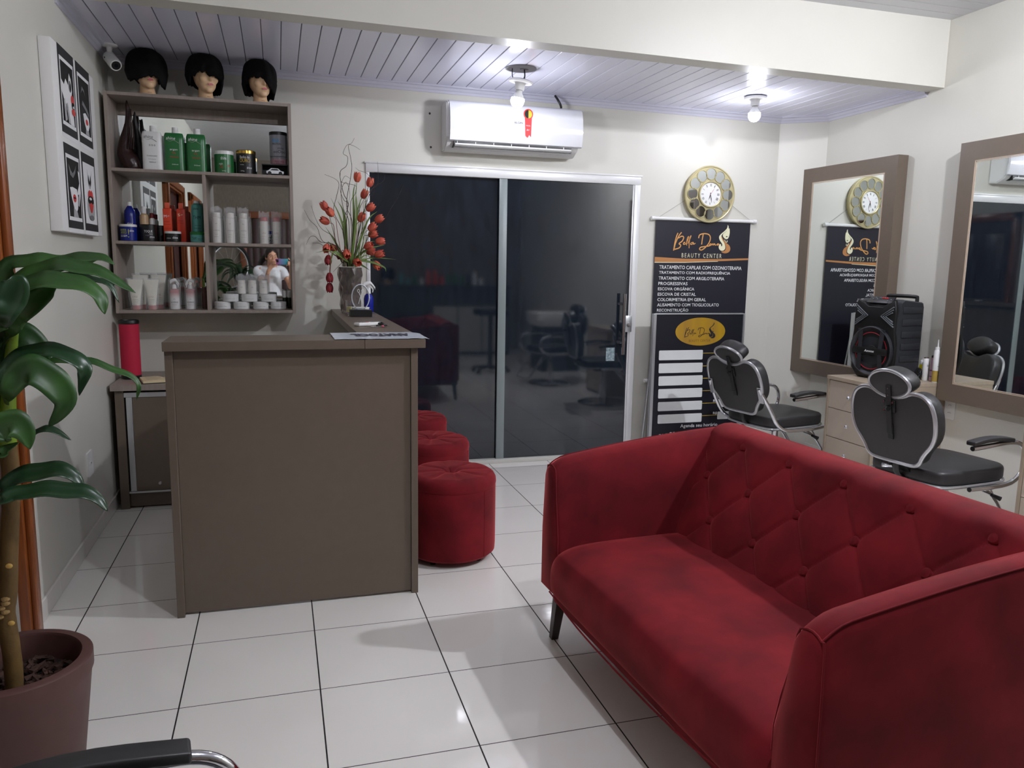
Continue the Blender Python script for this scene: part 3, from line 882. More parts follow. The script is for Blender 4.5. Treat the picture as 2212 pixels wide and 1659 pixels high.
    for y in (-0.15, 0.15): tube(bm, [(0.18, y, 0.39), (0.40, y, 0.10)], 0.006, seg=8)
    obj('footrest', bm, CHROME, t)
    return t
c2 = chair('black apple-backed salon chair nearest the sofa, below the large mirror', (3.292, 3.185, 0), radians(6), False)
c1 = chair('black salon chair farther back, in front of the price board', (3.29, 4.60, 0), radians(10), True, lean=0.3, tilt_head=0.35)
c3 = chair('black salon chair in the bottom left corner, only its arm in the picture', (-0.345, 1.034, 0), radians(8.6), True, pad=0.222)

# ================================================================== WALL SHELF WITH MIRROR BACK
T = thing('wall_shelf', 'taupe wood-grain wall shelf with a mirrored back holding hair products', 'shelf', (-0.41, 5.25, 1.128))
Y0, Y1 = 5.10, 5.405
def board(name, *a, par=None): return obj(name, B(*a, bev=0.0008, seg=1), TAUPE_WOOD, par or T)
board('side_panel', -0.925, -0.906, Y0, Y1, 1.128, 2.392); board('side_panel', 0.083, 0.102, Y0, Y1, 1.128, 2.392)
board('top_panel', -0.9055, 0.0825, Y0, Y1, 2.373, 2.3915); board('bottom_panel', -0.9055, 0.0825, Y0, Y1, 1.1285, 1.1465)
board('shelf_plank', -0.9055, 0.0825, Y0, Y1, 1.950, 1.968)
board('divider', -0.418, -0.399, Y0 + 0.001, Y1, 1.147, 1.9495)
board('shelf_plank', -0.9055, -0.4185, Y0, Y1, 1.535, 1.553); board('shelf_plank', -0.3985, 0.0825, Y0, Y1, 1.535, 1.553)
board('back_batten', -0.9055, 0.0825, 5.385, Y1, 2.31, 2.3725)
bm = new(); box(bm, -0.9055, 0.0825, 5.399, 5.405, 1.968, 2.31); obj('mirror_back', bm, MIRROR, T)
bm = new(); box(bm, -0.9055, -0.4185, 5.399, 5.405, 1.553, 1.9495); obj('mirror_back', bm, MIRROR, T)
bm = new(); box(bm, -0.3985, 0.0825, 5.399, 5.405, 1.553, 1.9495); obj('mirror_back', bm, MIRROR, T)
bm = new(); box(bm, -0.9055, -0.4185, 5.399, 5.405, 1.147, 1.5345); obj('mirror_back', bm, MIRROR, T)
bm = new(); box(bm, -0.3985, 0.0825, 5.399, 5.405, 1.147, 1.5345); obj('mirror_back', bm, MIRROR, T)
ZA, ZB_, ZC_ = 1.9685, 1.5535, 1.147

# ------------------------------------------------------------------ product builders (all stand on a plank)
def remesh(bm, vox, smooth=2):
    me = bpy.data.meshes.new('r'); bm.to_mesh(me); bm.free()
    o = bpy.data.objects.new('r', me); COL.objects.link(o)
    md = o.modifiers.new('r', 'REMESH'); md.mode = 'VOXEL'; md.voxel_size = vox
    if smooth:
        sm = o.modifiers.new('s', 'SMOOTH'); sm.factor = 0.5; sm.iterations = smooth
    dg = bpy.context.evaluated_depsgraph_get()
    m2 = bpy.data.meshes.new_from_object(o.evaluated_get(dg))
    bpy.data.objects.remove(o); bpy.data.meshes.remove(me)
    b = new(); b.from_mesh(m2); bpy.data.meshes.remove(m2)
    return b

def swoosh(parent, x, y, z, w, m, **k):
    bm = new(); pts = [(x, y, z), (x + w * .3, y, z - w * .12), (x + w * .6, y, z - w * .02), (x + w, y, z - w * .25)]
    tube(bm, cr(pts, 5), [w * 0.012, w * 0.05], seg=5, flat=0.3); obj('swoosh_mark', bm, m, parent)

def flat_bottle(label, x, y, z, w, h, body, cap, print_m, lines, group, caph=0.033):
    t = thing('shampoo_bottle', label, 'bottle', (x, y, z), group=group)
    hb = h - caph
    def sec(k): # half widths along the height, slim waist towards the right shoulder
        return (1.0 - 0.02 * sin(k * pi)) if k < 0.86 else 1.0 - 0.13 * ((k - .86) / .14) ** 2
    rings = []
    for i in range(15):
        k = i / 14; hw = w / 2 * sec(k); hd = 0.031 * (1 if k < .9 else 1 - .35 * (k - .9) / .1)
        rings.append([Vector((x + a * 1.0, y + b, z + hb * k)) for a, b in [(hw * abs(cos(q)) ** .45 * (1 if cos(q) > 0 else -1), hd * abs(sin(q)) ** .7 * (1 if sin(q) > 0 else -1)) for q in [2 * pi * n / 28 for n in range(28)]]])
    bm = new(); loft(bm, rings); b = obj('body', bm, body, t, angle=50)
    bm = new(); lathe(bm, [(0, hb), (0.0185, hb), (0.0185, hb + caph * .45), (0.0175, hb + caph * .5), (0.0185, hb + caph * .55), (0.0175, hb + caph), (0, hb + caph)], (x + 0.008, y, z), seg=24); obj('cap', bm, cap, t)
    yf = y - 0.0315
    lettering('shine', w * .45, 0.017, (x - w * .36, yf, z + hb * .82), print_m, b, shear=.2)
    swoosh(b, x - w * .36, yf - .0005, z + hb * .815, w * .62, print_m)
    for (s, fx, fz, fw, fh, mm) in lines: lettering(s, w * fw, fh, (x + w * fx, yf, z + hb * fz), mm, b)
    return t
GRP = 'hair products on the mirrored wall shelf'
flat_bottle('white conditioner bottle on the top plank of the wall shelf, left of two green bottles', -0.694, 5.20, ZA, 0.113, 0.258, WHITE, WHITE, INKG,
            [('Condicionador', -.25, .36, .5, .007, INKK), ('o o o', -.12, .62, .3, .01, INKK), ('hidratante', -.18, .28, .36, .005, INKG), ('500ml', -.14, .2, .3, .006, INKK)], GRP)
flat_bottle('left of the two green shampoo bottles on the top plank of the wall shelf', -0.573, 5.20, ZA, 0.112, 0.256, GREEN, WHITE, INKW,
            [('argan', -.2, .53, .38, .011, INKW), ('OIL', -.1, .46, .2, .01, INKR), ('tratamento', -.2, .36, .42, .008, INKR), ('500ml', -.12, .17, .3, .006, INKW)], GRP)
flat_bottle('right of the two green shampoo bottles on the top plank of the wall shelf', -0.451, 5.20, ZA, 0.112, 0.256, GREEN, WHITE, INKW,
            [('argan', -.2, .53, .38, .011, INKW), ('OIL', -.1, .46, .2, .01, INKR), ('tratamento', -.2, .36, .42, .008, INKR), ('500ml', -.12, .17, .3, .006, INKW)], GRP)

def jar(label, x, y, z, r, h, lidh, body, lid, texts=(), name='cream_jar', lid_over=0.0015, group=GRP, sw=None, cat='jar'):
    t = thing(name, label, cat, (x, y, z), group=group)
    bm = new(); lathe(bm, [(0, 0), (r - .004, 0), (r, .004), (r, h - lidh), (0, h - lidh)], (x, y, z), seg=40); b = obj('body', bm, body, t)
    bm = new(); ro = r + lid_over; lathe(bm, [(0, h - lidh), (ro, h - lidh), (ro, h - .003), (ro - .004, h), (0, h)], (x, y, z), seg=40); obj('lid', bm, lid, t)
    for (s, fx, fz, fw, fh, mm) in texts:
        lettering(s, r * 2 * fw, fh, (x + 2 * r * fx, y, z + h * fz), mm, b, cyl=(x, y, r))
    return t
jar('green jar with a white lid on the top plank of the wall shelf', -0.297, 5.225, ZA, 0.056, 0.138, 0.022, GREEN, WHITE,
    [('shine', -.15, .6, .3, .02, INKW), ('argan', -.25, .36, .2, .012, INKW), ('OIL', -.2, .24, .18, .016, INKR), ('OIL', .2, .3, .16, .012, INKR), ('300g', -.1, .1, .2, .006, INKW)])
jar('black jar with a gold lid on the top plank of the wall shelf', -0.170, 5.225, ZA, 0.057, 0.147, 0.02, BLACK, GOLD,
    [('Banho de', -.3, .66, .5, .016, INKW), ('OURO', -.32, .5, .55, .022, INKY), ('nutrição', -.3, .38, .2, .006, INKW), ('shine', .05, .24, .26, .014, INKW), ('500g', -.28, .12, .2, .008, INKW)])
# box with a model car, pots on it
T = thing('model_car_box', 'grey display box with a little silver model car on the top plank', 'box', (0.0, 5.215, ZA), group=None)
bm = new(); box(bm, -0.078, 0.078, 5.175, 5.285, ZA, ZA + 0.006); box(bm, -0.078, 0.078, 5.279, 5.285, ZA, ZA + 0.068); 
box(bm, -0.078, -0.074, 5.175, 5.285, ZA, ZA + 0.068); box(bm, 0.074, 0.078, 5.175, 5.285, ZA, ZA + 0.068); box(bm, -0.078, 0.078, 5.175, 5.285, ZA + 0.066, ZA + 0.071)
obj('case', bm, GREYP, T, smooth=False)
bm = new(); prof = [(-.05, .012), (.05, .012), (.052, .026), (.034, .03), (.018, .044), (-.022, .045), (-.04, .031), (-.052, .027)]
loft(bm, [[Vector((a, yy, ZA + b + .004)) for a, b in prof] for yy in (5.19, 5.222)]); car = obj('model_car', bm, ALU, T, label='little silver toy estate car in side view', angle=25)
for cx in (-.032, .032):
    bm = new(); lathe(bm, [(0, -.004), (.011, -.004), (.011, .006), (0, .006)], (cx, 5.19, ZA + .019), axis='Y', seg=18); obj('wheel', bm, BLACK, car)
bm = new(); flat(bm, [(-.03, .032), (-.018, .0405), (.014, .0405), (.026, .032)], (0, 5.1895, ZA + .004), th=.0006); obj('windows', bm, BLACK, car)
jar('low grey and pink pot standing on the model car box under the tall grey tub', 0.026, 5.222, ZA + 0.0715, 0.050, 0.046, 0.012, mat('dusty_pink_plastic', (176, 138, 146), .4), mat('grey_tub', (140, 142, 148), .4),
    [('desmaia', -.3, .30, .6, .012, mat('plum_print', (110, 30, 70), .6)), ('CABELO', -.3, .04, .6, .011, mat('plum_print', (110, 30, 70), .6))])
jar('tall grey tub with a black lid and blue MILK lettering, topmost of the shelf stack', 0.024, 5.222, ZA + 0.1177, 0.053, 0.150, 0.02, mat('grey_tub', (140, 142, 148), .4), BLACK,
    [('MILK', -.4, .56, .5, .022, mat('azure_print', (40, 150, 210), .6)), ('PROTEIN', -.36, .46, .5, .012, INKK), ('shine', -.05, .3, .35, .012, INKK), ('ooOoo', -.3, .14, .7, .018, INKK)], name='cream_tub', cat='jar')

# carved praying-hands figurine
T = thing('carved_figurine', 'dark brown carved figurine of tall pointed hands left on the top plank', 'figurine', (-0.80, 5.24, ZA))
def hand_form(pts, rad, x, par, name):
    bm = new(); tube(bm, cr([(x + a, 5.235 + c, ZA + b) for a, b, c in pts], 6), rad, seg=14, flat=1.08); return bm
bm = hand_form([(0.005, 0.0, 0), (-.01, .05, 0), (-.035, .10, 0), (-.03, .18, 0), (-.015, .27, 0), (-.010, .335, 0), (-.014, .40, 0)], [.052, .046, .046, .048, .049, .049, .05, .05, .049, .048, .046, .044, .042, .04, .038, .036, .034, .032, .030, .027, .024, .021, .019, .017, .015, .014, .0135, .013, .0125, .012, .0115, .011, .0105, .010, .008, .006, .003], -0.812, T, 'x')
obj('front_hand', bm, BROWNS, T, angle=60)
bm = hand_form([(0.04, 0.0, .035), (.045, .06, .035), (.04, .13, .035), (.03, .21, .035), (.02, .29, .035), (.022, .345, .035)], [.035, .034, .034, .034, .034, .034, .033, .032, .03, .028, .027, .026, .024, .023, .022, .021, .02, .019, .017, .016, .014, .013, .012, .012, .011, .010, .009, .008, .007, .005, .003], -0.812, T, 'x')
obj('rear_hand', bm, BLACK, T, angle=60)
bm = new(); 
for k in range(4): tube(bm, cr([(-.835 + .012 * k, 5.205 - .004, ZA + .12), (-.82 + .009 * k, 5.203, ZA + .22), (-.811 + .003 * k, 5.212, ZA + .35)], 5), [.004, .002], seg=6)
obj('finger_grooves', bm, BROWNS, T)

# second row
def round_bottle(label, x, y, z, r, h, body, cap, caph=0.035, rc=None, texts=(), shoulder=0.15, group=GRP, sq=1.0, name='product_bottle', wrap=False, band=None, prof=None):
    t = thing(name, label, 'bottle', (x, y, z), group=group)
    hb = h - caph; rc = rc or r * .55
    pf = prof or [(0, 0), (r - .003, 0), (r, .003), (r, hb * (1 - shoulder)), (r * .93, hb * (1 - shoulder * .5)), (rc * .9, hb), (0, hb)]
    bm = new(); lathe(bm, pf, (x, y, z), seg=30, sy=sq); b = obj('body', bm, body, t)
    bm = new(); lathe(bm, [(0, hb), (rc, hb), (rc, hb + caph - .002), (rc - .002, hb + caph), (0, hb + caph)], (x, y, z), seg=24, sy=sq); obj('cap', bm, cap, t)
    if band:
        bm = new(); lathe(bm, [(r + .0006, hb * band[0]), (r + .0006, hb * band[1])], (x, y, z), seg=30, sy=sq); 
        obj('colour_band', bm, band[2], b)
    for (s, fx, fz, fw, fh, mm) in texts: lettering(s, r * 2 * fw, fh, (x + 2 * r * fx, y, z + h * fz), mm, b, cyl=(x, y, r + .0004))
    if wrap: bag(t, x, y, z, r, h)
    return t
def bag(t, x, y, z, r, h, top=0.03):
    """loose creased clear bag around an item"""
    bm = new(); rings = []; rs = random.Random(int(x * 1e4) + int(h * 1e3))
    for j in range(9):
        k = j / 8; ring = []
        for n in range(18):
            a = 2 * pi * n / 18
            rr = r + .004 + rs.uniform(0, .004) + (0.002 if k < .9 else 0)
            fl = 1 if k < .85 else .55
            zz = k * (h + top) + (rs.uniform(-.008, .012) if j == 8 else 0)
            ring.append(Vector((x + rr * cos(a) * 1.02, y + rr * sin(a) * fl, z + .001 + zz)))
        rings.append(ring)
    loft(bm, rings, caps=False)
    obj('plastic_wrap', bm, BAGM, t, angle=20)
AM = mat('yellow_green_print', (190, 200, 60), .6)
jar('cobalt blue jar with a white lid at the left end of the middle left compartment', -0.850, 5.20, ZB_, 0.047, 0.098, 0.014, BLUE, WHITE,
    [('BARRA', -.42, .6, .4, .012, AM), ('AFIXO', -.42, .42, .4, .016, AM), ('DE BEM', -.42, .24, .42, .012, INKW), ('!', .06, .2, .05, .05, AM), ('shine', .16, .55, .26, .014, INKW)])
round_bottle('cobalt blue bottle with a white cap behind the blue jar on the wall shelf', -0.852, 5.295, ZB_, 0.032, 0.236, BLUE, WHITE, 0.024, .013, [('shine', -.2, .42, .5, .014, INKW)], .28)
round_bottle('beige bottle with a white cap behind the black jar on the wall shelf', -0.775, 5.30, ZB_, 0.025, 0.212, mat('beige_plastic', (200, 168, 128), .4), WHITE, 0.042, .014, [('care', -.25, .4, .5, .01, INKK)], .12)
round_bottle('slim white bottle with a dark red cap, right behind the beige bottle', -0.733, 5.325, ZB_, 0.017, 0.175, WHITE, mat('dark_red_cap', (120, 26, 36), .4), 0.03, .012, (), .1)
jar('black jar lettered TOQUE in the middle left compartment', -0.741, 5.215, ZB_, 0.047, 0.101, 0.016, BLACK, BLACK,
    [('TOQUE', -.2, .5, .5, .016, INKW), ('shine', .12, .2, .3, .014, INKW), ('argila', -.12, .32, .25, .007, mat('mauve_print', (150, 130, 170), .6)), ('spa', .1, .4, .2, .006, INKW)])
jar('plain black jar squeezed in right behind the TOQUE jar', -0.688, 5.305, ZB_, 0.036, 0.10, 0.014, BLACK, BLACK)
def sq_bottle(label, x, y, w, h, body, cap, caph, texts):
    t = thing('product_bottle', label, 'bottle', (x, y, ZB_), group=GRP)
    b = obj('body', B(x - w / 2, x + w / 2, y - .022, y + .022, ZB_, ZB_ + h - caph, bev=.006, seg=3), body, t)
    obj('cap', B(x - w * .27, x + w * .27, y - .013, y + .013, ZB_ + h - caph, ZB_ + h, bev=.002), cap, t)
    for (s, fx, fz, fw, fh, mm) in texts: lettering(s, w * fw, fh, (x + w * fx, y - .0222, ZB_ + h * fz), mm, b)
DR = mat('dark_red_print', (130, 24, 16), .6)
OT = mat('translucent_orange_cap', (232, 96, 70), .25)
sq_bottle('left of the two orange-red square bottles on the wall shelf', -0.637, 5.275, 0.052, 0.238, ORANGE, OT, 0.035,
          [('M', -.38, .62, .3, .016, INKW), ('pH', .0, .64, .2, .008, INKW), ('shampoo', -.38, .5, .6, .006, DR), ('manutenção', -.38, .44, .7, .006, DR), ('reconstrução', -.38, .34, .72, .005, DR)])
sq_bottle('right of the two orange-red square bottles, nearer the shelf divider', -0.557, 5.245, 0.050, 0.236, mat('deep_orange_plastic', (206, 58, 30), .35), OT, 0.035,
          [('S', -.35, .66, .25, .016, INKC), ('pH', .0, .68, .2, .008, INKC), ('selante', -.38, .54, .6, .006, DR), ('proteção', -.38, .48, .7, .006, DR)])
jar('small black jar with a white lid in front of the orange-red bottles', -0.604, 5.20, ZB_, 0.0455, 0.064, 0.014, BLACK, WHITE,
    [('efeito', -.38, .3, .3, .007, INKW), ('shine', .02, .3, .34, .014, INKW)])
flat_t = round_bottle('tall teal bottle with a white cap beside the shelf divider', -0.470, 5.285, ZB_, 0.034, 0.256, TEAL, WHITE, 0.016, .019,
    [('shine', -.28, .78, .45, .014, INKK), ('THM', -.34, .56, .66, .02, mat('dark_teal_print', (20, 60, 66), .6)), ('forte', -.2, .40, .55, .006, INKK), ('SHAMPOO', -.28, .33, .62, .006, INKK), ('1 litro', -.12, .2, .3, .004, INKK)], .1)
jar('small teal jar with a bright green lid in front of the tall teal bottle', -0.464, 5.195, ZB_, 0.042, 0.064, 0.018, TEAL, mat('emerald_lid', (20, 120, 50), .3),
    [('THM', -.36, .2, .3, .02, mat('dark_teal_print', (20, 60, 66), .6)), ('MÁSCARA', .04, .3, .4, .007, INKK), ('250g', .04, .16, .26, .006, INKK)])
PEARL = mat('pearl_white_plastic', (228, 224, 216), .3)
NB = 'white bagged bottles on the wall shelf'
for i, (x, lb) in enumerate(((-0.354, 'leftmost of the three plain white bagged bottles in the middle right compartment'), (-0.275, 'middle of the three plain white bagged bottles in the middle right compartment'), (-0.197, 'rightmost of the three plain white bagged bottles in the middle right compartment'))):
    round_bottle(lb, x, 5.21, ZB_, 0.0255, 0.185, PEARL, PEARL, 0.03, .024, [('ox', -.12, .62, .2, .006, INKG), ('POWER HB', -.34, .40, .68, .006, INKG), ('leave', -.2, .28, .36, .004, INKG), ('cabelos', -.3, .2, .5, .004, INKG)], .03, NB, wrap=True)
for i, (x, lb) in enumerate(((-0.076, 'left of the two bagged bottles with a red top band on the wall shelf'), (0.000, 'right of the two bagged bottles with a red top band, near the shelf side'))):
    round_bottle(lb, x, 5.21, ZB_, 0.0245, 0.165, PEARL, mat('coral_red_cap', (190, 84, 84), .35), 0.024, .0238, [('LIQ', -.3, .38, .5, .010, mat('tan_print', (170, 130, 100), .6)), ('hidratação', -.34, .26, .6, .004, INKG), ('300ml', -.3, .18, .4, .004, INKG)], .02, 'bagged bottles with a red band on the wall shelf', wrap=True)
jar('small dark jar with white and blue lettering between the two red-banded bottles', -0.037, 5.285, ZB_, 0.030, 0.083, 0.02, BLACK, BLUE, [('er', -.3, .55, .4, .018, INKW), ('OZ', -.3, .3, .5, .014, INKW), ('OTM', -.35, .08, .6, .012, INKW)])

# third row
def tubeitem(label, x, y, w, h, s=1.0):
    t = thing('cream_tube', label, 'tube', (x, y, ZC_), group='bagged cream tubes on the bottom plank')
    rings = []
    for k in range(8):
        q = k / 7; hw = (0.022 + (w / 2 - 0.022) * q); hd = 0.019 * (1 - q) + 0.0015
        rings.append([Vector((x + hw * cos(a), y + hd * sin(a), ZC_ + .026 + (h - .026) * q)) for a in [2 * pi * n / 24 for n in range(24)]])
    bm = new(); loft(bm, rings); b = obj('body', bm, mat('ivory_plastic', (232, 228, 212), .35), t, angle=60)
    bm = new(); lathe(bm, [(0, 0), (.023, 0), (.0235, .003), (.0225, .026), (0, .026)], (x, y, ZC_), seg=28); obj('cap', bm, ROSE, t)
    yy = y - 0.0172
    for s_, fz, fh, ww in (('LIQ', .40, .010, .026), ('creme', .32, .004, .03), ('pentear', .27, .004, .034), ('nutrição', .22, .004, .03), ('200ml', .16, .004, .02)):
        lettering(s_, ww, fh, (x - .015, y - (0.019 * (1 - fz) + .0045), ZC_ + h * fz), mat('tan_print', (170, 130, 100), .6) if s_ == 'LIQ' else INKG, b)
    bm = new(); rings = []
    for k in range(6):
        q = k / 5; hw = .03 + (w / 2 + .006 - .03) * q; hd = .024 * (1 - q) + .004
        rings.append([Vector((x + hw * cos(a) + .002 * sin(7 * a + k), y + hd * sin(a), ZC_ + .001 + (h + .008) * q)) for a in [2 * pi * n / 20 for n in range(20)]])
    loft(bm, rings, caps=False); obj('plastic_wrap', bm, BAGM, t, angle=20)
tubeitem('front left cream tube with a rose cap in the bottom left compartment', -0.824, 5.17, 0.086, 0.180)
tubeitem('front right cream tube with a rose cap, beside the spray bottles', -0.735, 5.17, 0.082, 0.180)
tubeitem('back left cream tube, taller and half hidden behind the front left tube', -0.806, 5.255, 0.088, 0.205)
tubeitem('back right cream tube, taller and half hidden behind the front right tube', -0.706, 5.255, 0.088, 0.207)
def grad_mat():
    m = mat('rose_to_white_label', (235, 232, 230), .35)
    nt = m.node_tree; b = nt.nodes['Principled BSDF']
    tc = nt.nodes.new('ShaderNodeTexCoord'); sp = nt.nodes.new('ShaderNodeSeparateXYZ'); nt.links.new(tc.outputs['Object'], sp.inputs[0])
    r = nt.nodes.new('ShaderNodeValToRGB'); r.color_ramp.elements[0].position = .066; r.color_ramp.elements[0].color = lin((235, 232, 230)); r.color_ramp.elements[1].position = .105; r.color_ramp.elements[1].color = lin((186, 112, 112))
    nt.links.new(sp.outputs['Z'], r.inputs[0]); nt.links.new(r.outputs[0], b.inputs['Base Color'])
    return m
GR = grad_mat()
def spray(label, x, y, z, r, h, body, head, texts, s=1, group=None, wrap=False):
    t = thing('spray_bottle', label, 'bottle', (x, y, z), group=group)
    bm = new(); lathe(bm, [(0, 0), (r - .003, 0), (r, .003), (r, h - .004), (r - .003, h), (.012, h + .004), (0, h + .004)], (x, y, z), seg=30); b = obj('body', bm, body, t)
    bm = new(); lathe(bm, [(0, h + .004), (.013, h + .004), (.012, h + .022), (.008, h + .03), (0, h + .03)], (x, y, z), seg=20); hd = obj('collar', bm, head, t)
    bm = new()
    rings = []
    for k in range(9):
        q = k / 8; a = -.018 + q * .05; zz = z + h + .045 + .012 * sin(q * pi * .8) - .022 * max(0, q - .6) / .4; rr = .011 - .004 * q
        rings.append([Vector((x - s * (a - .004), y + rr * sin(n), zz + rr * 1.1 * cos(n))) for n in [2 * pi * m_ / 12 for m_ in range(12)]])
    loft(bm, rings); obj('spray_head', bm, head, t, angle=60)
    bm = new(); tube(bm, cr([(x - s * .012, y, z + h + .04), (x - s * .022, y, z + h + .025), (x - s * .022, y, z + h + .012)], 4), [.004, .002], seg=8); obj('trigger', bm, head, t)
    for (q, fx, fz, fw, fh, mm) in texts: lettering(q, r * 2 * fw, fh, (x + 2 * r * fx, y, z + h * fz), mm, b, cyl=(x, y, r + .0004))
    if wrap: bag(t, x, y, z, r, h + .055, .005)
    return t
RV = [('ox', -.1, .5, .2, .006, INKG), ('REVERSE', -.4, .32, .8, .010, INKK), ('hidratante', -.32, .22, .6, .005, INKG)]
spray('left white and rose spray bottle in a clear bag lettered REVERSE', -0.610, 5.19, ZC_, 0.027, 0.122, GR, WHITE, RV, -1, 'bagged spray bottles on the wall shelf', True)
spray('right white and rose spray bottle in a clear bag lettered REVERSE', -0.518, 5.19, ZC_, 0.027, 0.122, GR, WHITE, RV, 1, 'bagged spray bottles on the wall shelf', True)
round_bottle('small dusky brown bottle against the divider in the bottom left compartment', -0.446, 5.27, ZC_, 0.0165, 0.135, mat('dusky_brown_plastic', (110, 80, 74), .4), mat('dusky_brown_plastic', (110, 80, 74), .4), .03, .012)
GJ = 'white bagged jars stacked in the bottom right compartment'
def wjar(x, y, z, lb):
    t = jar(lb, x, y, z, 0.0465, 0.047, 0.02, WHITE, WHITE, [('ox power mask', -.3, .3, .6, .007, INKG)], group=GJ)
    bm = new(); rs = random.Random(int(x * 999)); rings = []
    for j in range(4):
        rings.append([Vector((x + (.049 + rs.uniform(0, .0022)) * cos(2 * pi * n / 20), y + (.049 + rs.uniform(0, .002)) * sin(2 * pi * n / 20), z + .001 + .046 * j / 3)) for n in range(20)])
    loft(bm, rings, caps=False); obj('plastic_wrap', bm, BAGM, t, angle=20)
nm = ['first from the left', 'second from the left', 'third from the left', 'fourth from the left']
for i, x in enumerate((-0.337, -0.226, -0.109, -0.003)): wjar(x, 5.215, ZC_, 'white bagged jar in the bottom row, %s' % nm[i])
for i, x in enumerate((-0.289, -0.176, -0.060)): wjar(x, 5.216, ZC_ + 0.0475, 'white bagged jar in the upper row of the stack, %s' % nm[i])
for i, x in enumerate((-0.222, -0.158, -0.090)):
    round_bottle('short white bagged bottle on the jar stack, %s' % nm[i], x, 5.235, ZC_ + 0.0955, 0.0245, 0.085, PEARL, PEARL, .02, .023, [('ox', -.12, .45, .24, .006, INKG)], .02, 'short bagged bottles on top of the jar stack', wrap=True)
for i, x in enumerate((0.037, 0.065)):
    round_bottle(('left' if i == 0 else 'right') + ' of the two small dark green bottles with white caps at the shelf side', x, 5.30, ZC_, 0.0135, 0.115, mat('dark_green_glass', (26, 44, 24), .15), WHITE, .045, .0125, (), .1, 'small dark bottles with white caps')

# ------------------------------------------------------------------ mannequin heads with dark wigs
def blob(bm, c, r, n=12):
    m = Matrix.Translation(Vector(c)) @ Matrix.Diagonal((r[0], r[1], r[2], 1))
    bmesh.ops.create_uvsphere(bm, u_segments=2 * n, v_segments=n, radius=1.0, matrix=m)
def mannequin(label, x, y, z, turn, sc, cut, eyes=False, wr=0.09):
    t = thing('mannequin_head', label, 'mannequin head', (x, y, z), group='mannequin heads on top of the wall shelf', local=True)
    t.rotation_euler = (0, 0, turn); t.scale = (sc, sc, sc)
    bm = new()                     # faces -y
    blob(bm, (0, 0.0, 0.135), (0.063, 0.078, 0.085)); blob(bm, (0, -0.03, 0.085), (0.046, 0.042, 0.052)); blob(bm, (0, -0.052, 0.048), (0.022, 0.018, 0.017), 8)
    blob(bm, (0, -0.079, 0.102), (0.0085, 0.012, 0.012), 8); blob(bm, (0, -0.073, 0.120), (0.006, 0.010, 0.022), 8)
    blob(bm, (0, -0.068, 0.072), (0.017, 0.009, 0.010), 8)
    for s in (-1, 1): blob(bm, (s * 0.03, -0.052, 0.105), (0.022, 0.02, 0.022), 8)
    lathe(bm, [(0.0, 0.0), (0.046, 0.0), (0.043, 0.015), (0.038, 0.03), (0.037, 0.06), (0.03, 0.09), (0, 0.09)], (0, 0.004, 0), seg=24)
    bm = remesh(bm, 0.0045, 5); hd = obj('head', bm, SKIN, t, angle=180)
    bm = new()
    flat(bm, [(a, b + (.0016 if abs(a) < .006 and b > 0 else 0)) for a, b in ell(0, 0, 0.0155, 0.005, 20)], (0, -0.0785, 0.0735), th=.0035); obj('lips', bm, LIP, hd)
    if eyes:
        for s in (-1, 1):
            bm = new(); blob(bm, (s * 0.027, -0.066, 0.123), (0.012, 0.006, 0.005), 6); obj('eye', bm, mat('painted_eye', (40, 30, 30), .3), hd)
    bm = text_bm('VENUS', 0.02, 0.004, (-0.01, -0.0425, 0.012)); obj('lettering', bm, INKK, hd, smooth=False)
    # wig: shell following the skull with a fringe
    bm = new(); rings = []; NA = 72; NZ = 22
    rs = random.Random(int(x * 100) + 3); jit = [rs.uniform(-1, 1) for _ in range(NA)]
    for j in range(NZ + 1):
        q = j / NZ; ring = []
        for k in range(NA):
            a = 2 * pi * k / NA          # a=0 -> front (-y), increasing toward +x
            ad = min(a, 2 * pi - a) * (1 if a < pi else -1)
            zb = cut(ad) - 0.04 + 0.007 * jit[k]
            ph = q * pi / 2
            top = 0.236
            rx = wr + 0.010 * sin(min(1, (1 - q) * 1.3) * pi) ; ry = wr + 0.012 + 0.006 * sin((1 - q) * pi)
            z_ = zb + (top - zb) * sin(ph) ; rr = cos(ph) ** 0.62
            wob = 1 + 0.02 * sin(9 * a + 3 * q) + 0.012 * jit[k] * (1 - q)
            if q < .18: wob *= 1 - 0.16 * (1 - q / .18)
            ring.append(Vector((rx * rr * sin(a) * wob, -ry * rr * cos(a) * wob + 0.006, z_)))
        rings.append(ring)
    R = [[bm.verts.new(p) for p in r] for r in rings]
    for a_, b_ in zip(R[:-1], R[1:]): ringfaces(bm, a_, b_)
    wg = obj('wig', bm, HAIR, t, angle=80)
    md = wg.modifiers.new('thickness', 'SOLIDIFY'); md.thickness = -0.009
    return t
ZT = 2.392
def cut1(a):  # a full round bob; the fringe reaches the nose, a lock sweeps out to the right
    return 0.118 + (0.02 if abs(a) > 2.2 else 0) + 0.012 * cos(a * 3) - (0.02 if 0.6 < a < 1.3 else 0)
def cut2(a): return 0.158 - 0.035 * max(0, sin(a * 1.0 - 0.3)) - (0.035 if abs(a) > 1.5 else 0.0) + (0.02 if -.9 < a < -.2 else 0)
def cut3(a): return 0.175 - 0.075 * max(0, min(1, (a + 0.2) / 0.9)) * (1 if a > 0 else .3) - (0.05 if abs(a) > 1.6 else 0) - (0.03 if a < -1.3 else 0) + (.03 if a > 1.2 else 0)
mannequin('left mannequin head on the shelf, its wide dark bob covering the eyes and nose', -0.702, 5.19, ZT, 0.35, 1.08, cut1, wr=0.100)
mannequin('middle mannequin head on the shelf, short dark wig, closed pink lips showing', -0.383, 5.19, ZT, 0.42, 1.07, cut2, wr=0.094)
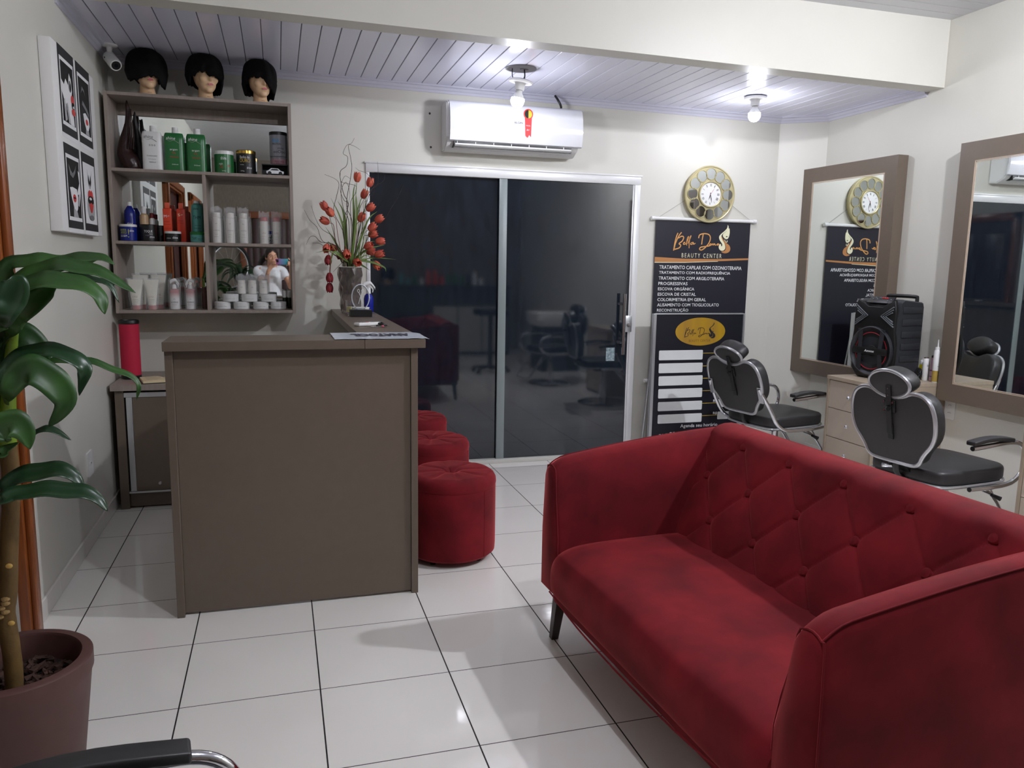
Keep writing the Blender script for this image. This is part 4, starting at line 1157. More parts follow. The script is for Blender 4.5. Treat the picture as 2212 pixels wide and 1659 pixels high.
mannequin('right mannequin head on the shelf, dark wig with a long fringe swept over one eye', -0.073, 5.19, ZT, 0.35, 1.05, cut3, wr=0.09)

# ------------------------------------------------------------------ security camera
T = thing('security_camera', 'white bullet security camera under the low ceiling in the left back corner', 'camera', (-0.885, 5.14, zc(-.885)))
cz = zc(-.885)
bm = new(); lathe(bm, [(0, 0), (.045, 0), (.045, -.007), (.03, -.014), (0, -.014)], (-.885, 5.14, cz)); obj('mount_plate', bm, WHITE, T)
bm = new(); tube(bm, [(-.885, 5.14, cz - .012), (-.885, 5.14, cz - .05)], [.017, .013], seg=14); blob(bm, (-.885, 5.135, cz - .055), (.017, .017, .017)); obj('mount_arm', bm, WHITE, T)
d = Vector((0.42, -0.72, -0.55)).normalized(); p = Vector((-.892, 5.155, cz - .062))
bm = new(); tube(bm, [p, p + d * .004, p + d * .10, p + d * .115], [.026, .0335, .0335, .031], seg=28); bd = obj('housing', bm, WHITE, T)
bm = new(); tube(bm, [p + d * .1155, p + d * .117], .0245, seg=28); obj('lens_ring', bm, BLACK, bd)
bm = new(); tube(bm, [p + d * .117, p + d * .119], .010, seg=20); obj('lens', bm, mat('dark_lens', (30, 34, 44), .05), bd)
bm = new()
q = p + d * .035; n_ = Vector((-.1, -.5, .6)).normalized(); nn_ = (d.cross(Vector((0, 0, 1)))).normalized()
tube(bm, [q - nn_ * -.033 + Vector((0, 0, .004)), q - nn_ * -.036 + Vector((0, 0, .004))], .004, seg=10); obj('screw', bm, GREYP, bd)

# ------------------------------------------------------------------ canvas with four beauty prints on the left wall
T = thing('canvas_picture', 'white box-edged canvas with four black, white and red lip prints on the left wall', 'picture', (XL, 4.3, 1.565))
obj('canvas', B(XL + .001, -.90, 3.912, 4.722, 1.565, 2.378, bev=.003), mat('white_canvas', (234, 233, 231), .6), T)
FB = mat('print_dark_grey', (40, 39, 41), .6); FW = mat('print_white', (236, 236, 236), .6); FG = mat('print_pale_grey', (176, 176, 178), .6); FM = mat('print_mid_grey', (120, 120, 122), .6); FR = mat('print_lip_red', (205, 62, 58), .6); FK = mat('print_black', (20, 20, 22), .6)
def panel(y0, z0, w, h, shapes):
    o = Vector((-.8995, y0, z0)); xd = (0, 1, 0)
    bm = new(); flat(bm, rect(0, w, 0, h), o, xd, th=.001)
    pn = obj('print', bm, FB, T, smooth=False)
    bm = new(); flat(bm, rect(.02, w - .02, .035, h - .045), o, xd, th=.0004, off=.001); flat(bm, rect(0.0, w, -.02, -.001), o, xd, th=.0003, off=0.0)
    obj('print_border', bm, FW, pn, smooth=False)
    bm = new(); flat(bm, rect(.032, w - .032, .052, h - .062), o, xd, th=.0004, off=.0014); obj('print_picture', bm, FK if shapes[0] == 'k' else FW, pn, smooth=False)
    x0, x1, y0_, y1_ = .032, w - .032, .052, h - .062
    for i, (m, pts) in enumerate(shapes[1]):
        bm = new(); pp = [(min(x1, max(x0, x0 + a * (x1 - x0))), min(y1_, max(y0_, y0_ + b * (y1_ - y0_)))) for a, b in pts]
        flat(bm, pp, o, xd, th=.0003, off=.0018 + .0004 * i); obj('print_shape', bm, m, pn, smooth=False)
W_, H1, H2 = 0.285, 0.375, 0.375
panel(4.012, 2.005, W_, H1, ('k', [(FW, [(0, .68), (.2, .62), (.35, .74), (.55, .66), (.66, .88), (.8, .8), (.85, .6), (.78, .5), (.9, .4), (.8, .32), (.86, .2), (.9, 0), (.6, 0), (.4, .1), (.2, .3), (.08, .42), (0, .48)]),
    (FM, ell(.68, .66, .11, .1)), (FK, ell(.72, .65, .06, .07)), (FR, ell(.82, .44, .13, .09)), (FK, ell(.84, .35, .12, .06)), (FW, ell(.85, .33, .05, .02)), (FR, ell(.84, .24, .14, .06)), (FG, [(.1, .0), (.05, .35), (.14, .38), (.28, .05)]), (FG, [(.36, 0), (.26, .3), (.35, .34), (.52, 0)])]))
panel(4.337, 2.005, W_, H1, ('k', [(FM, [(.2, .72), (.32, .86), (.5, .82), (.62, .7), (.5, .78), (.34, .8)]), (FM, [(.25, .52), (.3, .6), (.7, .5), (.85, .42), (.83, .36), (.6, .44)]), (FW, [(.28, .36), (.5, .4), (.8, .33), (.86, .2), (.7, .08), (.5, .1), (.36, .22)]),
    (FR, ell(.6, .24, .12, .055)), (FG, [(.42, 0), (.46, .1), (.72, .08), (.78, 0)])]))
panel(4.012, 1.585, W_, H2, ('k', [(FM, [(.12, .9), (.22, .72), (.45, .68), (.66, .78), (.74, .92), (.62, .83), (.44, .76), (.28, .8)]), (FW, [(.12, .5), (.35, .52), (.7, .5), (.78, .36), (.7, .16), (.6, .1), (.4, .14), (.2, .36)]),
    (FG, [(.3, 0), (.34, .16), (.62, .1), (.72, 0)]), (FR, ell(.46, .33, .13, .07)), (FK, ell(.46, .335, .11, .012)), (FW, [(.84, .84), (.98, .8), (.98, .5), (.8, .2), (.74, .22), (.84, .42), (.7, .4), (.72, .46), (.92, .62)])]))
panel(4.337, 1.585, W_, H2, ('w', [(FG, [(.3, .96), (.36, .7), (.45, .6), (.55, .6), (.66, .7), (.72, .96), (.58, .75), (.42, .75)]), (FK, [(.34, .74), (.42, .64), (.5, .7), (.58, .64), (.66, .74), (.6, .86), (.5, .72), (.4, .86)]),
    (FG, ell(.5, .24, .36, .26)), (FR, [(.24, .44), (.3, .54), (.42, .58), (.5, .55), (.6, .58), (.72, .54), (.78, .44), (.5, .4)]), (FK, ell(.5, .38, .29, .085)), (FW, ell(.46, .41, .12, .025)), (FR, [(.28, .3), (.5, .34), (.72, .3), (.6, .18), (.5, .14), (.4, .18)]), (FM, ell(.5, .05, .22, .05))]))

# ------------------------------------------------------------------ air conditioner
T = thing('air_conditioner', 'white split air conditioner with a red ribbon sticker above the glass door', 'air conditioner', (1.565, 5.3, 2.19))
def acprof(pts, x0, x1, n=1):
    bm = new(); loft(bm, [[Vector((x, a, b)) for a, b in pts] for x in [x0 + (x1 - x0) * k / n for k in range(n + 1)]]); return bm
A0, A1 = 1.080, 2.040
bm = acprof([(5.419, 2.205), (5.419, 2.50), (5.40, 2.517), (5.27, 2.515), (5.24, 2.50), (5.235, 2.28), (5.27, 2.235), (5.34, 2.20)], A0 + .01, A1 - .012)
bmesh.ops.bevel(bm, geom=[e for e in bm.edges if abs(e.verts[0].co.x - e.verts[1].co.x) < .001], offset=.008, segments=2, affect='EDGES')
bd = obj('body', bm, WHITE, T)
bm = acprof([(5.30, 2.522), (5.262, 2.518), (5.232, 2.495), (5.214, 2.44), (5.208, 2.36), (5.212, 2.30), (5.224, 2.262), (5.238, 2.256), (5.236, 2.30), (5.228, 2.36), (5.236, 2.44), (5.255, 2.49), (5.30, 2.505)], A0 + .03, A1 + .002, 2)
obj('front_panel', bm, mat('glossy_white_panel', (240, 241, 245), .12, coat=.6), T, angle=40)
obj('air_outlet', B(A0 + .06, A1 - .07, 5.238, 5.30, 2.218, 2.258), BLACK, T)
bm = new()
vs = box(bm, A0 + .065, A1 - .075, 5.222, 5.262, 2.222, 2.232, bev=.002)
for v in vs: v.co.z += (v.co.y - 5.24) * -0.55
lv = obj('louvre', bm, WHITE, T)
bm = new()
for k in range(7):
    x = A0 + .08 + k * .125; box(bm, x, x + .004, 5.232, 5.262, 2.226, 2.256)
obj('guide_vanes', bm, WHITE, lv)
lettering('ELGIN', 0.056, 0.012, (1.549, 5.2072, 2.388), mat('grey_blue_print', (70, 72, 90), .5), bd, bold=.02)
bm = new(); flat(bm, [(-.024, .055), (-.016, .06), (.016, .06), (.026, .055), (.022, -.085), (.009, -.07), (-.002, -.09), (-.018, -.078)][::-1], (1.643, 5.207, 2.39), th=.0012); rb = obj('ribbon_sticker', bm, mat('ribbon_red', (214, 46, 48), .4), T)
bm = new(); flat(bm, ell(0, 0, .033, .034), (1.643, 5.2065, 2.453), th=.0014); obj('seal_rim', bm, mat('ribbon_red', (214, 46, 48), .4), rb)
bm = new(); flat(bm, ell(0, 0, .026, .027), (1.643, 5.2048, 2.453), th=.0014); obj('seal_face', bm, mat('sticker_yellow', (232, 196, 40), .4), rb)
bm = new(); flat(bm, [(0, .027)] + ell(0, 0, .026, .027, 12, pi / 2, 3 * pi / 2) + [(0, -.027)], (1.643, 5.2030, 2.453), th=.0012); obj('seal_half', bm, INKK, rb)
lettering('PROCEL', .03, .007, (1.629, 5.2055, 2.375), INKW, rb); lettering('A+', .02, .012, (1.633, 5.2055, 2.345), INKW, rb)
bm = new(); tube(bm, cr([(1.875, 5.33, 2.612), (1.885, 5.30, 2.58), (1.91, 5.30, 2.535), (1.915, 5.34, 2.515)], 4), .008, seg=8); obj('power_cord', bm, BLACK, T)
# two dark drill holes left of the unit
for (a, b) in ((1.012, 2.452), (1.02, 2.232)):
    bm = new(); flat(bm, ell(0, 0, .007, .008, 12), (a, YB, b), th=.0012); solo('drill_hole', bm, BLACK, 'dark drill hole in the wall left of the air conditioner, ' + ('upper' if b > 2.3 else 'lower'), 'hole')

# ------------------------------------------------------------------ wall clock
T = thing('wall_clock', 'round champagne gold clock with a ring of small mirrors and roman numerals', 'clock', (3.15, 5.40, 2.002))
c = (3.152, 5.40, 2.002)
def disc(r0, r1, y0, y1, m, name, par, seg=64):
    bm = new(); pts0 = [(r0 * cos(2 * pi * k / seg), r0 * sin(2 * pi * k / seg)) for k in range(seg)]
    if r0 <= 0: lathe(bm, [(0, y0), (r1, y0), (r1, y1), (0, y1)], c, axis='Y', seg=seg)
    else: 
        rings = []
        for rr, yy in ((r0, y0), (r1, y0), (r1, y1), (r0, y1)): rings.append([Vector((c[0] + rr * cos(2 * pi * k / seg), c[1] + yy, c[2] + rr * sin(2 * pi * k / seg))) for k in range(seg)])
        loft(bm, rings, closed=True)
    return obj(name, bm, m, par)
fr_ = disc(0, .203, -.022, .018, CHAMP, 'frame', T)
bm = new(); tube(bm, [(c[0] + .2055 * cos(2 * pi * k / 64), c[1] - .02, c[2] + .2055 * sin(2 * pi * k / 64)) for k in range(64)], .007, seg=10, closed=True); obj('outer_rim', bm, CHAMP, T)
bm = new(); tube(bm, [(c[0] + .094 * cos(2 * pi * k / 48), c[1] - .03, c[2] + .094 * sin(2 * pi * k / 48)) for k in range(48)], .0065, seg=10, closed=True); obj('inner_rim', bm, CHAMP, T)
disc(.088, .096, -.03, -.02, CHAMP, 'inner_band', T)
CM = mat('small_mirror', (200, 205, 205), .03, 1.0)
for k in range(12):
    a = pi / 2 + 2 * pi * k / 12; q = (c[0] + .1495 * cos(a), c[1] - .0228, c[2] + .1495 * sin(a))
    bm = new(); lathe(bm, [(0, 0), (.041, 0), (.041, -.001), (0, -.001)], q, axis='Y', seg=32); mm = obj('mirror_disc', bm, CM, fr_)
    bm = new(); tube(bm, [(q[0] + .0425 * cos(2 * pi * j / 32), q[1] - .003, q[2] + .0425 * sin(2 * pi * j / 32)) for j in range(32)], .0025, seg=6, closed=True); obj('disc_ring', bm, CHAMP, fr_)
dl = disc(0, .089, -.026, -.022, WHITE, 'dial', T)
for k, s in enumerate(('XII', 'I', 'II', 'III', 'IIII', 'V', 'VI', 'VII', 'VIII', 'IX', 'X', 'XI')):
    a = -2 * pi * k / 12; xd = Vector((cos(a), 0, sin(a))); ud = Vector((-sin(a), 0, cos(a)))
    w = {1: .004, 2: .008, 3: .012, 4: .016}.get(len(s), .014) * 1.15
    o = Vector((c[0], c[1] - .0262, c[2])) + ud * .058 - xd * w / 2
    obj('numeral', text_bm(s, w, .019, o, xd, ud, bold=.01), INKK, dl, smooth=False)
def hand(ang, l, w, m, off, name):
    a = -radians(ang); xd = Vector((cos(a), 0, sin(a))); ud = Vector((-sin(a), 0, cos(a)))
    bm = new(); flat(bm, [(-w * .4, -.012), (w * .4, -.012), (w, l * .5), (0, l), (-w, l * .5)], (c[0], c[1] - .027 - off, c[2]), xd, ud, th=.0008); obj(name, bm, m, dl)
hand(197, .045, .003, INKK, .0, 'hour_hand'); hand(168, .066, .0025, INKK, .001, 'minute_hand'); hand(35, .062, .0008, INKR, .002, 'second_hand')

# ------------------------------------------------------------------ hanging banner
T = thing('hanging_banner', 'dark navy beauty salon banner hanging under the round wall clock', 'banner', (3.13, 5.40, 0.58))
YB2 = 5.4025
obj('sheet', B(2.724, 3.534, 5.4035, 5.4055, 0.585, 1.803), NAVY, T)
bm = new(); tube(bm, [(2.695, 5.40, 1.812), (3.565, 5.40, 1.812)], .0125, seg=16); br = obj('top_rod', bm, WHITE, T)
for x0, x1 in ((2.682, 2.712), (3.55, 3.58)):
    bm = new(); tube(bm, [(x0, 5.40, 1.812), (x1, 5.40, 1.812)], .0155, seg=16); obj('rod_cap', bm, WHITE, br)
bm = new(); tube(bm, [(2.695, 5.40, .585), (3.565, 5.40, .585)], .011, seg=16); br = obj('bottom_rod', bm, WHITE, T)
bm = new(); tube(bm, [(2.678, 5.40, .585), (2.702, 5.40, .585)], .0145, seg=16); obj('rod_cap', bm, WHITE, br)
bm = new(); tube(bm, [(2.753, 5.407, 1.825), (3.15, 5.414, 2.07), (3.526, 5.407, 1.825)], .0013, seg=5); obj('hanging_cord', bm, mat('grey_cord', (150, 148, 142), .8), T)
STROKES = [[[2.91, 1.709], [2.898, 1.68], [2.887, 1.632], [2.88, 1.577]], [[2.883, 1.589], [2.893, 1.632], [2.917, 1.685], [2.94, 1.715]], [[2.915, 1.671], [2.944, 1.686], [2.96, 1.677], [2.949, 1.65], [2.923, 1.63], [2.938, 1.619], [2.927, 1.599], [2.887, 1.586]], [[2.959, 1.631], [2.974, 1.641], [2.962, 1.638], [2.96, 1.626], [2.97, 1.625], [2.982, 1.632]], [[2.982, 1.63], [3.002, 1.673], [3.001, 1.685], [2.992, 1.673], [2.986, 1.634], [2.99, 1.618]], [[2.996, 1.631], [3.018, 1.678], [3.022, 1.693], [3.014, 1.678], [3.009, 1.64], [3.01, 1.597]], [[3.044, 1.643], [3.026, 1.638], [3.021, 1.628], [3.032, 1.626], [3.045, 1.64], [3.046, 1.628], [3.062, 1.636]], [[3.126, 1.71], [3.12, 1.671], [3.116, 1.628]], [[3.087, 1.675], [3.096, 1.7], [3.134, 1.71], [3.173, 1.704], [3.189, 1.678], [3.177, 1.639], [3.146, 1.604], [3.117, 1.586], [3.1, 1.593], [3.11, 1.607], [3.145, 1.613], [3.181, 1.619], [3.195, 1.627]], [[3.194, 1.637], [3.184, 1.629], [3.192, 1.624], [3.203, 1.63], [3.194, 1.637]], [[3.207, 1.624], [3.213, 1.637], [3.221, 1.625], [3.227, 1.637], [3.236, 1.625], [3.246, 1.63]], [[3.261, 1.638], [3.25, 1.633], [3.256, 1.625], [3.264, 1.635], [3.272, 1.626]]]
HAIRP = [[3.333, 1.781], [3.329, 1.757], [3.305, 1.732], [3.279, 1.712], [3.263, 1.689], [3.27, 1.665], [3.289, 1.641], [3.295, 1.627], [3.287, 1.616], [3.281, 1.636], [3.267, 1.626], [3.266, 1.604], [3.281, 1.587], [3.303, 1.585], [3.32, 1.598], [3.321, 1.618], [3.311, 1.642], [3.293, 1.666], [3.283, 1.69], [3.29, 1.709], [3.322, 1.732], [3.34, 1.752], [3.341, 1.769]]
FACEP = [[3.346, 1.757], [3.353, 1.733], [3.352, 1.706], [3.345, 1.684], [3.332, 1.673], [3.312, 1.678], [3.296, 1.695], [3.298, 1.712], [3.322, 1.73]]
BRNP = [[3.285, 1.695], [3.301, 1.671], [3.328, 1.645], [3.354, 1.628], [3.367, 1.604], [3.36, 1.579], [3.333, 1.566], [3.305, 1.568], [3.29, 1.578], [3.318, 1.584], [3.328, 1.603], [3.322, 1.627], [3.3, 1.654], [3.288, 1.675]]
CURL = [[3.312, 1.669], [3.325, 1.651], [3.336, 1.652], [3.335, 1.664]]
def logo(parent, y, f, m_script, m_hair, m_face, m_brown, m_lip, wd=1.0):
    g = f
    for i, s in enumerate(STROKES):
        bm = new(); n = 5; p = cr([(g(a, b)[0], y, g(a, b)[1]) for a, b in s], n)
        tube(bm, p, (.0042 if i in (0, 1, 2, 7, 8) else .0030) * wd, seg=6, flat=1.0); 
        for v in bm.verts: v.co.y = y + (v.co.y - y) * .15
        obj('script_stroke', bm, m_script, parent)
    for pts, m, o, nme in ((BRNP, m_brown, 0, 'logo_curl'), (HAIRP, m_hair, .0004, 'logo_hair'), (FACEP, m_face, .0006, 'logo_face')):
        q = [(p.x, p.z) for p in cr([(g(a, b)[0], 0, g(a, b)[1]) for a, b in pts], 3, closed=True)]
        bm = new(); flat(bm, q, (0, y, 0), th=.0006, off=o); obj(nme, bm, m, parent, smooth=False)
    bm = new(); tube(bm, cr([(g(a, b)[0], y, g(a, b)[1]) for a, b in CURL], 4), .003 * wd, seg=6); obj('logo_curl', bm, m_hair, parent)
    bm = new(); q = g(3.329, 1.692); flat(bm, ell(q[0], q[1], .007 * wd, .004 * wd, 12), (0, y, 0), th=.0006, off=.0014); obj('logo_lips', bm, m_lip, parent, smooth=False)
logo(T, YB2, lambda a, b: (a, b), INKO, INKC, INKC, INKB, INKK)
lettering('BEAUTY CENTER', .344, .033, (2.95, YB2, 1.527), INKC, T, bold=.0, spacing=1.5)
bm = new(); flat(bm, [(2.725, 1.527), (2.974, 1.518), (3.263, 1.52), (3.533, 1.531), (3.533, 1.518), (3.264, 1.504), (2.975, 1.492), (2.725, 1.489)][::-1], (0, YB2, 0), th=.0006); obj('bronze_swoosh', bm, INKB, T, smooth=False)
bm = new(); flat(bm, [(2.725, 1.489), (2.975, 1.492), (3.264, 1.504), (3.264, 1.5005), (2.975, 1.4875), (2.725, 1.484)][::-1], (0, YB2, 0), th=.0006); obj('cream_line', bm, INKC, T, smooth=False)
for s, x0, z0, x1, z1 in (('TRATAMENTO CAPILAR COM OZONIOTERAPIA', 2.766, 1.438, 3.477, 1.466), ('TRATAMENTO COM RADIOFREQUÊNCIA', 2.766, 1.398, 3.379, 1.428), ('TRATAMENTO COM ARGILOTERAPIA', 2.765, 1.357, 3.329, 1.382),
        ('PROGRESSIVAS', 2.764, 1.317, 3.012, 1.341), ('ESCOVA ORGÂNICA', 2.763, 1.277, 3.072, 1.305), ('ESCOVA DE CRISTAL', 2.763, 1.236, 3.088, 1.26), ('COLORIMETRIA EM GERAL', 2.762, 1.195, 3.178, 1.219),
        ('ALISAMENTO COM TIOGLICOLATO', 2.762, 1.155, 3.294, 1.179), ('RECONSTRUÇÃO', 2.762, 1.110, 3.03, 1.143)):
    lettering(s, x1 - x0, z1 - z0, (x0, YB2, z0), INKW, T, bold=.012)

# ------------------------------------------------------------------ standing price board
T = thing('price_board', 'standing black price board with a gold oval logo and blank white fields', 'sign board', (3.01, 5.20, 0))
bm = new(); box(bm, 2.640, 3.395, 5.202, 5.214, 0.04, 1.113); obj('panel', bm, BLACKBRD, T)
for a, b in ((2.632, 2.656), (3.386, 3.40)): obj('side_profile', B(a, b, 5.190, 5.222, 0.0, 1.113, bev=.002, seg=1), ALU, T)
obj('top_profile', B(2.656, 3.386, 5.196, 5.218, 1.106, 1.116, bev=.001, seg=1), ALU, T)
obj('bottom_profile', B(2.656, 3.386, 5.196, 5.218, 0.03, 0.05, bev=.001, seg=1), ALU, T)
for s in (2.66, 3.37):
    bm = new(); tube(bm, [(s, 5.225, 1.0), (s, 5.375, 0.012)], .009, seg=8); obj('rear_strut', bm, ALU, T)
YP = 5.2005
GLD = mat('gold_gradient_print', (222, 176, 40), .3, .4, mott=(3.2, .25), aniso=(3, 1, .2), col2=(196, 150, 70))
bm = new(); flat(bm, ell(3.028, .978, .2095, .105, 48), (0, YP, 0), th=.0012); ov = obj('gold_oval', bm, GLD, T, smooth=False)
def gl(a, b): return (2.896 + (a - 2.88) * .53, .933 + (b - 1.577) * .56)
logo(T, YP - .0018, gl, INKK, INKK, mat('gold_gradient_print', (222, 176, 40)), INKK, INKK, .5)
lettering('BEAUTY CENTER', .18, .018, (2.934, YP - .0014, .901), mat('brown_print', (120, 80, 40), .6), T, spacing=1.4)
FLD = mat('whiteboard_field', (226, 228, 228), .35, mott=(7, .06))
for i, (x0, z0, x1, z1) in enumerate(((2.692, .767, 3.057, .84), (2.695, .67, 3.061, .743), (2.698, .575, 3.066, .647), (2.7, .479, 3.069, .55), (2.702, .382, 3.073, .451), (2.705, .286, 3.076, .354))):
    bm = new(); flat(bm, rrect(x0, x1, z0, z1, .008), (0, YP, 0), th=.001); obj('blank_field', bm, FLD, T, smooth=False)
    dx = .0035 * i; zr_ = z0 + .014
    bm = new(); flat(bm, rrect(3.194 + dx, 3.372 + dx * .5, zr_, zr_ + .06, .007), (0, YP, 0), th=.001); obj('blank_field', bm, FLD, T, smooth=False)
    bm = new(); flat(bm, rect(x1 + .002, 3.193 + dx, z0 + .046, z0 + .0495), (0, YP, 0), th=.0008); obj('yellow_line', bm, INKY, T, smooth=False)
    lettering('R$', .034, .022, (3.152 + dx * 1.2, YP, z0 + .052), INKW, T, bold=.02)
lettering('Agenda seu horário', .318, .034, (2.898, YP, .240), INKW, T)
lettering('(94)', .042, .034, (2.718, YP, .172), INKW, T, bold=.01); lettering('98432-1012', .26, .040, (2.807, YP, .178), INKW, T, bold=.02)
bm = new(); flat(bm, ell(2.784, .195, .015, .015), (0, YP, 0), th=.001); obj('green_phone_badge', bm, mat('badge_green', (60, 170, 80), .5), T, smooth=False)
bm = new(); tube(bm, [(2.778, YP - .002, .193), (2.783, YP - .002, .188), (2.791, YP - .002, .201)], .002, seg=6); obj('badge_tick', bm, INKW, T)

# ================================================================== RIGHT WALL: MIRRORS, DESKS, LOUDSPEAKER
XM = 3.935
def wall_mirror(label, y0, y1, z0, z1, fw, yaw=0.0):
    t = thing('framed_mirror', label, 'mirror', (XR, (y0 + y1) / 2, z0), group='wide taupe framed mirrors on the right wall')
    R = Matrix.Rotation(yaw, 4, 'Z'); piv = Vector((XM, y0, 0))
    def put(name, bm, m):
        for v in bm.verts: v.co = R @ (v.co - piv) + piv
        return obj(name, bm, m, t, smooth=False)
    bm = new()
    box(bm, XM, XM + .02, y1 - fw, y1, z0, z1); box(bm, XM, XM + .02, y0, y0 + fw, z0, z1); box(bm, XM, XM + .02, y0 + fw, y1 - fw, z0, z0 + fw); box(bm, XM, XM + .02, y0 + fw, y1 - fw, z1 - fw, z1)
    put('frame', bm, TAUPE)
    bm = new(); far = XR if not yaw else XM + .022; ye = y1 if not yaw else y1 - .13
    box(bm, XM + .0202, far, y1 - .018, y1, z0, z1); box(bm, XM + .0202, XR - .001, y0, y0 + .018, z0, z1); box(bm, XM + .0202, XR - .001, y0 + .018, ye, z0, z0 + .018); box(bm, XM + .0202, XR - .001, y0 + .018, ye, z1 - .018, z1)
    put('frame_side', bm, TAUPE)
    bm = new()
    for k, (o, i) in enumerate(((0, .004), (.007, .004))):
        f = fw + o
        box(bm, XM - .001 + k * .002, XM + .004, y1 - f - i, y1 - f, z0 + f, z1 - f); box(bm, XM - .001 + k * .002, XM + .004, y0 + f, y0 + f + i, z0 + f, z1 - f)
        box(bm, XM - .001 + k * .002, XM + .004, y0 + f, y1 - f, z0 + f, z0 + f + i); box(bm, XM - .001 + k * .002, XM + .004, y0 + f, y1 - f, z1 - f - i, z1 - f)
    put('inner_bead', bm, mat('pale_beige_bead', (190, 170, 150), .5))
    put('mirror_glass', B(XM + .003, XM + .008, y0 + fw - .001, y1 - fw + .001, z0 + fw - .001, z1 - fw + .001), MIRROR)
wall_mirror('taupe framed wall mirror reflecting the clock and banner, left of the loudspeaker', 4.36, 5.290, 0.655, 2.21, 0.105, 0.034)
wall_mirror('large taupe framed wall mirror at the right edge reflecting the air conditioner', 2.35, 3.862, 0.662, 2.21, 0.110)

def desk(label, y0, y1, xb=XR - .001):
    t = thing('drawer_desk', label, 'drawer unit', (3.76, (y0 + y1) / 2, 0), group='beige drawer desks along the right wall')
    obj('top', B(3.478, xb, y0, y1, 0.738, 0.762, bev=.001, seg=1), mat('beige_woodgrain_top', (176, 160, 140), .4, mott=(8, .12), aniso=(9, 1, 1)), t)
    for a, b in ((y0 + .001, y0 + .02), (y1 - .02, y1 - .001)): obj('side_panel', B(3.482, xb, a, b, 0.0, 0.7375, bev=.001, seg=1), mat('beige_drawer_side', (166, 150, 130), .45), t)
    obj('carcass', B(3.505, xb - .001, y0 + .021, y1 - .021, 0.03, 0.737), TAUPE, t)
    zs = (0.735, 0.55, 0.358, 0.165, 0.02)
    for k in range(4):
        d = obj('drawer', B(3.4865, 3.504, y0 + .022, y1 - .022, zs[k + 1] + .002, zs[k] - .002, bev=.001, seg=1), CREAM, t)
        yc = (y0 + y1) / 2 - .0; z = (zs[k] + zs[k + 1]) / 2
        bm = new(); lathe(bm, [(0, -.024), (.007, -.023), (.0125, -.016), (.008, -.009), (.0045, -.006), (.006, 0), (0, 0)], (3.4865, yc, z), axis='X', seg=8); obj('knob', bm, mat('faceted_crystal', (220, 222, 225), .06, .85), d, angle=10)
desk('beige drawer desk below the loudspeaker, between both salon chairs', 3.872, 4.318)
desk('beige drawer desk cut off by the right edge behind the sofa', 2.30, 2.872, 3.932)

# party loudspeaker (front faces local -y)
S = thing('party_loudspeaker', 'black portable loudspeaker with chevron lights and wheels on the drawer desk', 'loudspeaker', (3.775, 4.14, 0.762), local=True)
S.rotation_euler = (0, 0, radians(-82)); S.scale = (1.10, 0.94, 1.09)
W2, D2, HS = 0.148, 0.125, 0.485
bm = new()
prof = [(-D2 + .02, .03), (-D2 + .0, .10), (-D2 + .0, .36), (-D2 + .035, .455), (-D2 + .06, .47), (D2 - .01, .455), (D2, .43), (D2, .045), (D2 - .02, .03)]
loft(bm, [[Vector((x, a, b)) for a, b in prof] for x in (-W2 + .006, -W2 + .018, W2 - .018, W2 - .006)])
for v in bm.verts:
    if abs(v.co.x) > W2 - .01: v.co.y *= .96; v.co.z = .25 + (v.co.z - .25) * .97
body = obj('cabinet', bm, GREYP, S, angle=30)
bm = new()
for s in (-1, 1):
    for k in range(5):
        z = .11 + k * .07; vs = box(bm, s * (W2 - .006) - .005, s * (W2 - .006) + .005, -D2 + .05, D2 - .01, z, z + .038, bev=.004)
        rb = obj('side_rib', bm, GREYP, body); bm = new()
bm.free()
# front bezel: stepped outline round the woofer
outl = [(-.10, .005), (.10, .005), (.14, .05), (.152, .12), (.152, .22), (.138, .29), (.142, .40), (.13, .465), (.09, .45), (.05, .425), (-.05, .425), (-.09, .45), (-.13, .465), (-.142, .40), (-.142, .29), (-.150, .22), (-.150, .12), (-.14, .05)]
bm = new(); fr3 = mapped((0, -D2 + .012, 0), (1, 0, 0), (0, 0, 1)); cushion(bm, outl, 0.0, .026, .008, fr3); bez = obj('front_bezel', bm, BLACK, S, angle=40)
yf = -D2 - .014
bm = new(); lathe(bm, [(.146, -.002), (.146, -.018), (.139, -.023), (.131, -.016), (.120, .0)], (0, yf, .165), axis='Y', seg=56); wf = obj('woofer_ring', bm, GREYP, S)
bm = new(); lathe(bm, [(0, -.004), (.03, -.006), (.035, .0), (.10, -.004), (.118, -.009), (.118, -.002), (0, 0)], (0, yf + .001, .165), axis='Y', seg=48); obj('woofer_cone', bm, mat('matte_black_cone', (22, 22, 24), .7), wf)
bm = new(); tube(bm, [(.108 * cos(2 * pi * k / 48), yf - .011, .165 + .108 * sin(2 * pi * k / 48)) for k in range(48)], .0028, seg=8, closed=True); obj('red_ring', bm, mat('red_plastic_ring', (150, 24, 36), .35), wf)
bm = new(); vs = box(bm, -.12, .12, yf - .026, yf - .018, .145, .185, bev=.003)
cb = obj('cross_bar', bm, BLACK, wf)
for (xa, xb) in ((-.07, -.045), (.07, .045)):
    for s in (1, -1):
        bm = new(); vs = box(bm, -.014, .014, -.004, .004, 0, .085, bev=.002)
        for v in vs:
            k = (v.co.z + .0425) / .085
        for v in bm.verts:
            k = v.co.z; sc_ = (v.co.z) / .085
        bm.free(); bm = new()
        loft(bm, [[Vector((xa + dx, yf + dy - .020, .165 + s * .018)) for dx, dy in ((-.012, 0), (.012, 0), (.012, -.006), (-.012, -.006))], [Vector((xb * 1.7 + dx * 1.6, yf + dy - .014, .165 + s * .128)) for dx, dy in ((-.01, 0), (.01, 0), (.01, -.006), (-.01, -.006))]])
        obj('grille_spoke', bm, GREYP, wf, angle=20)
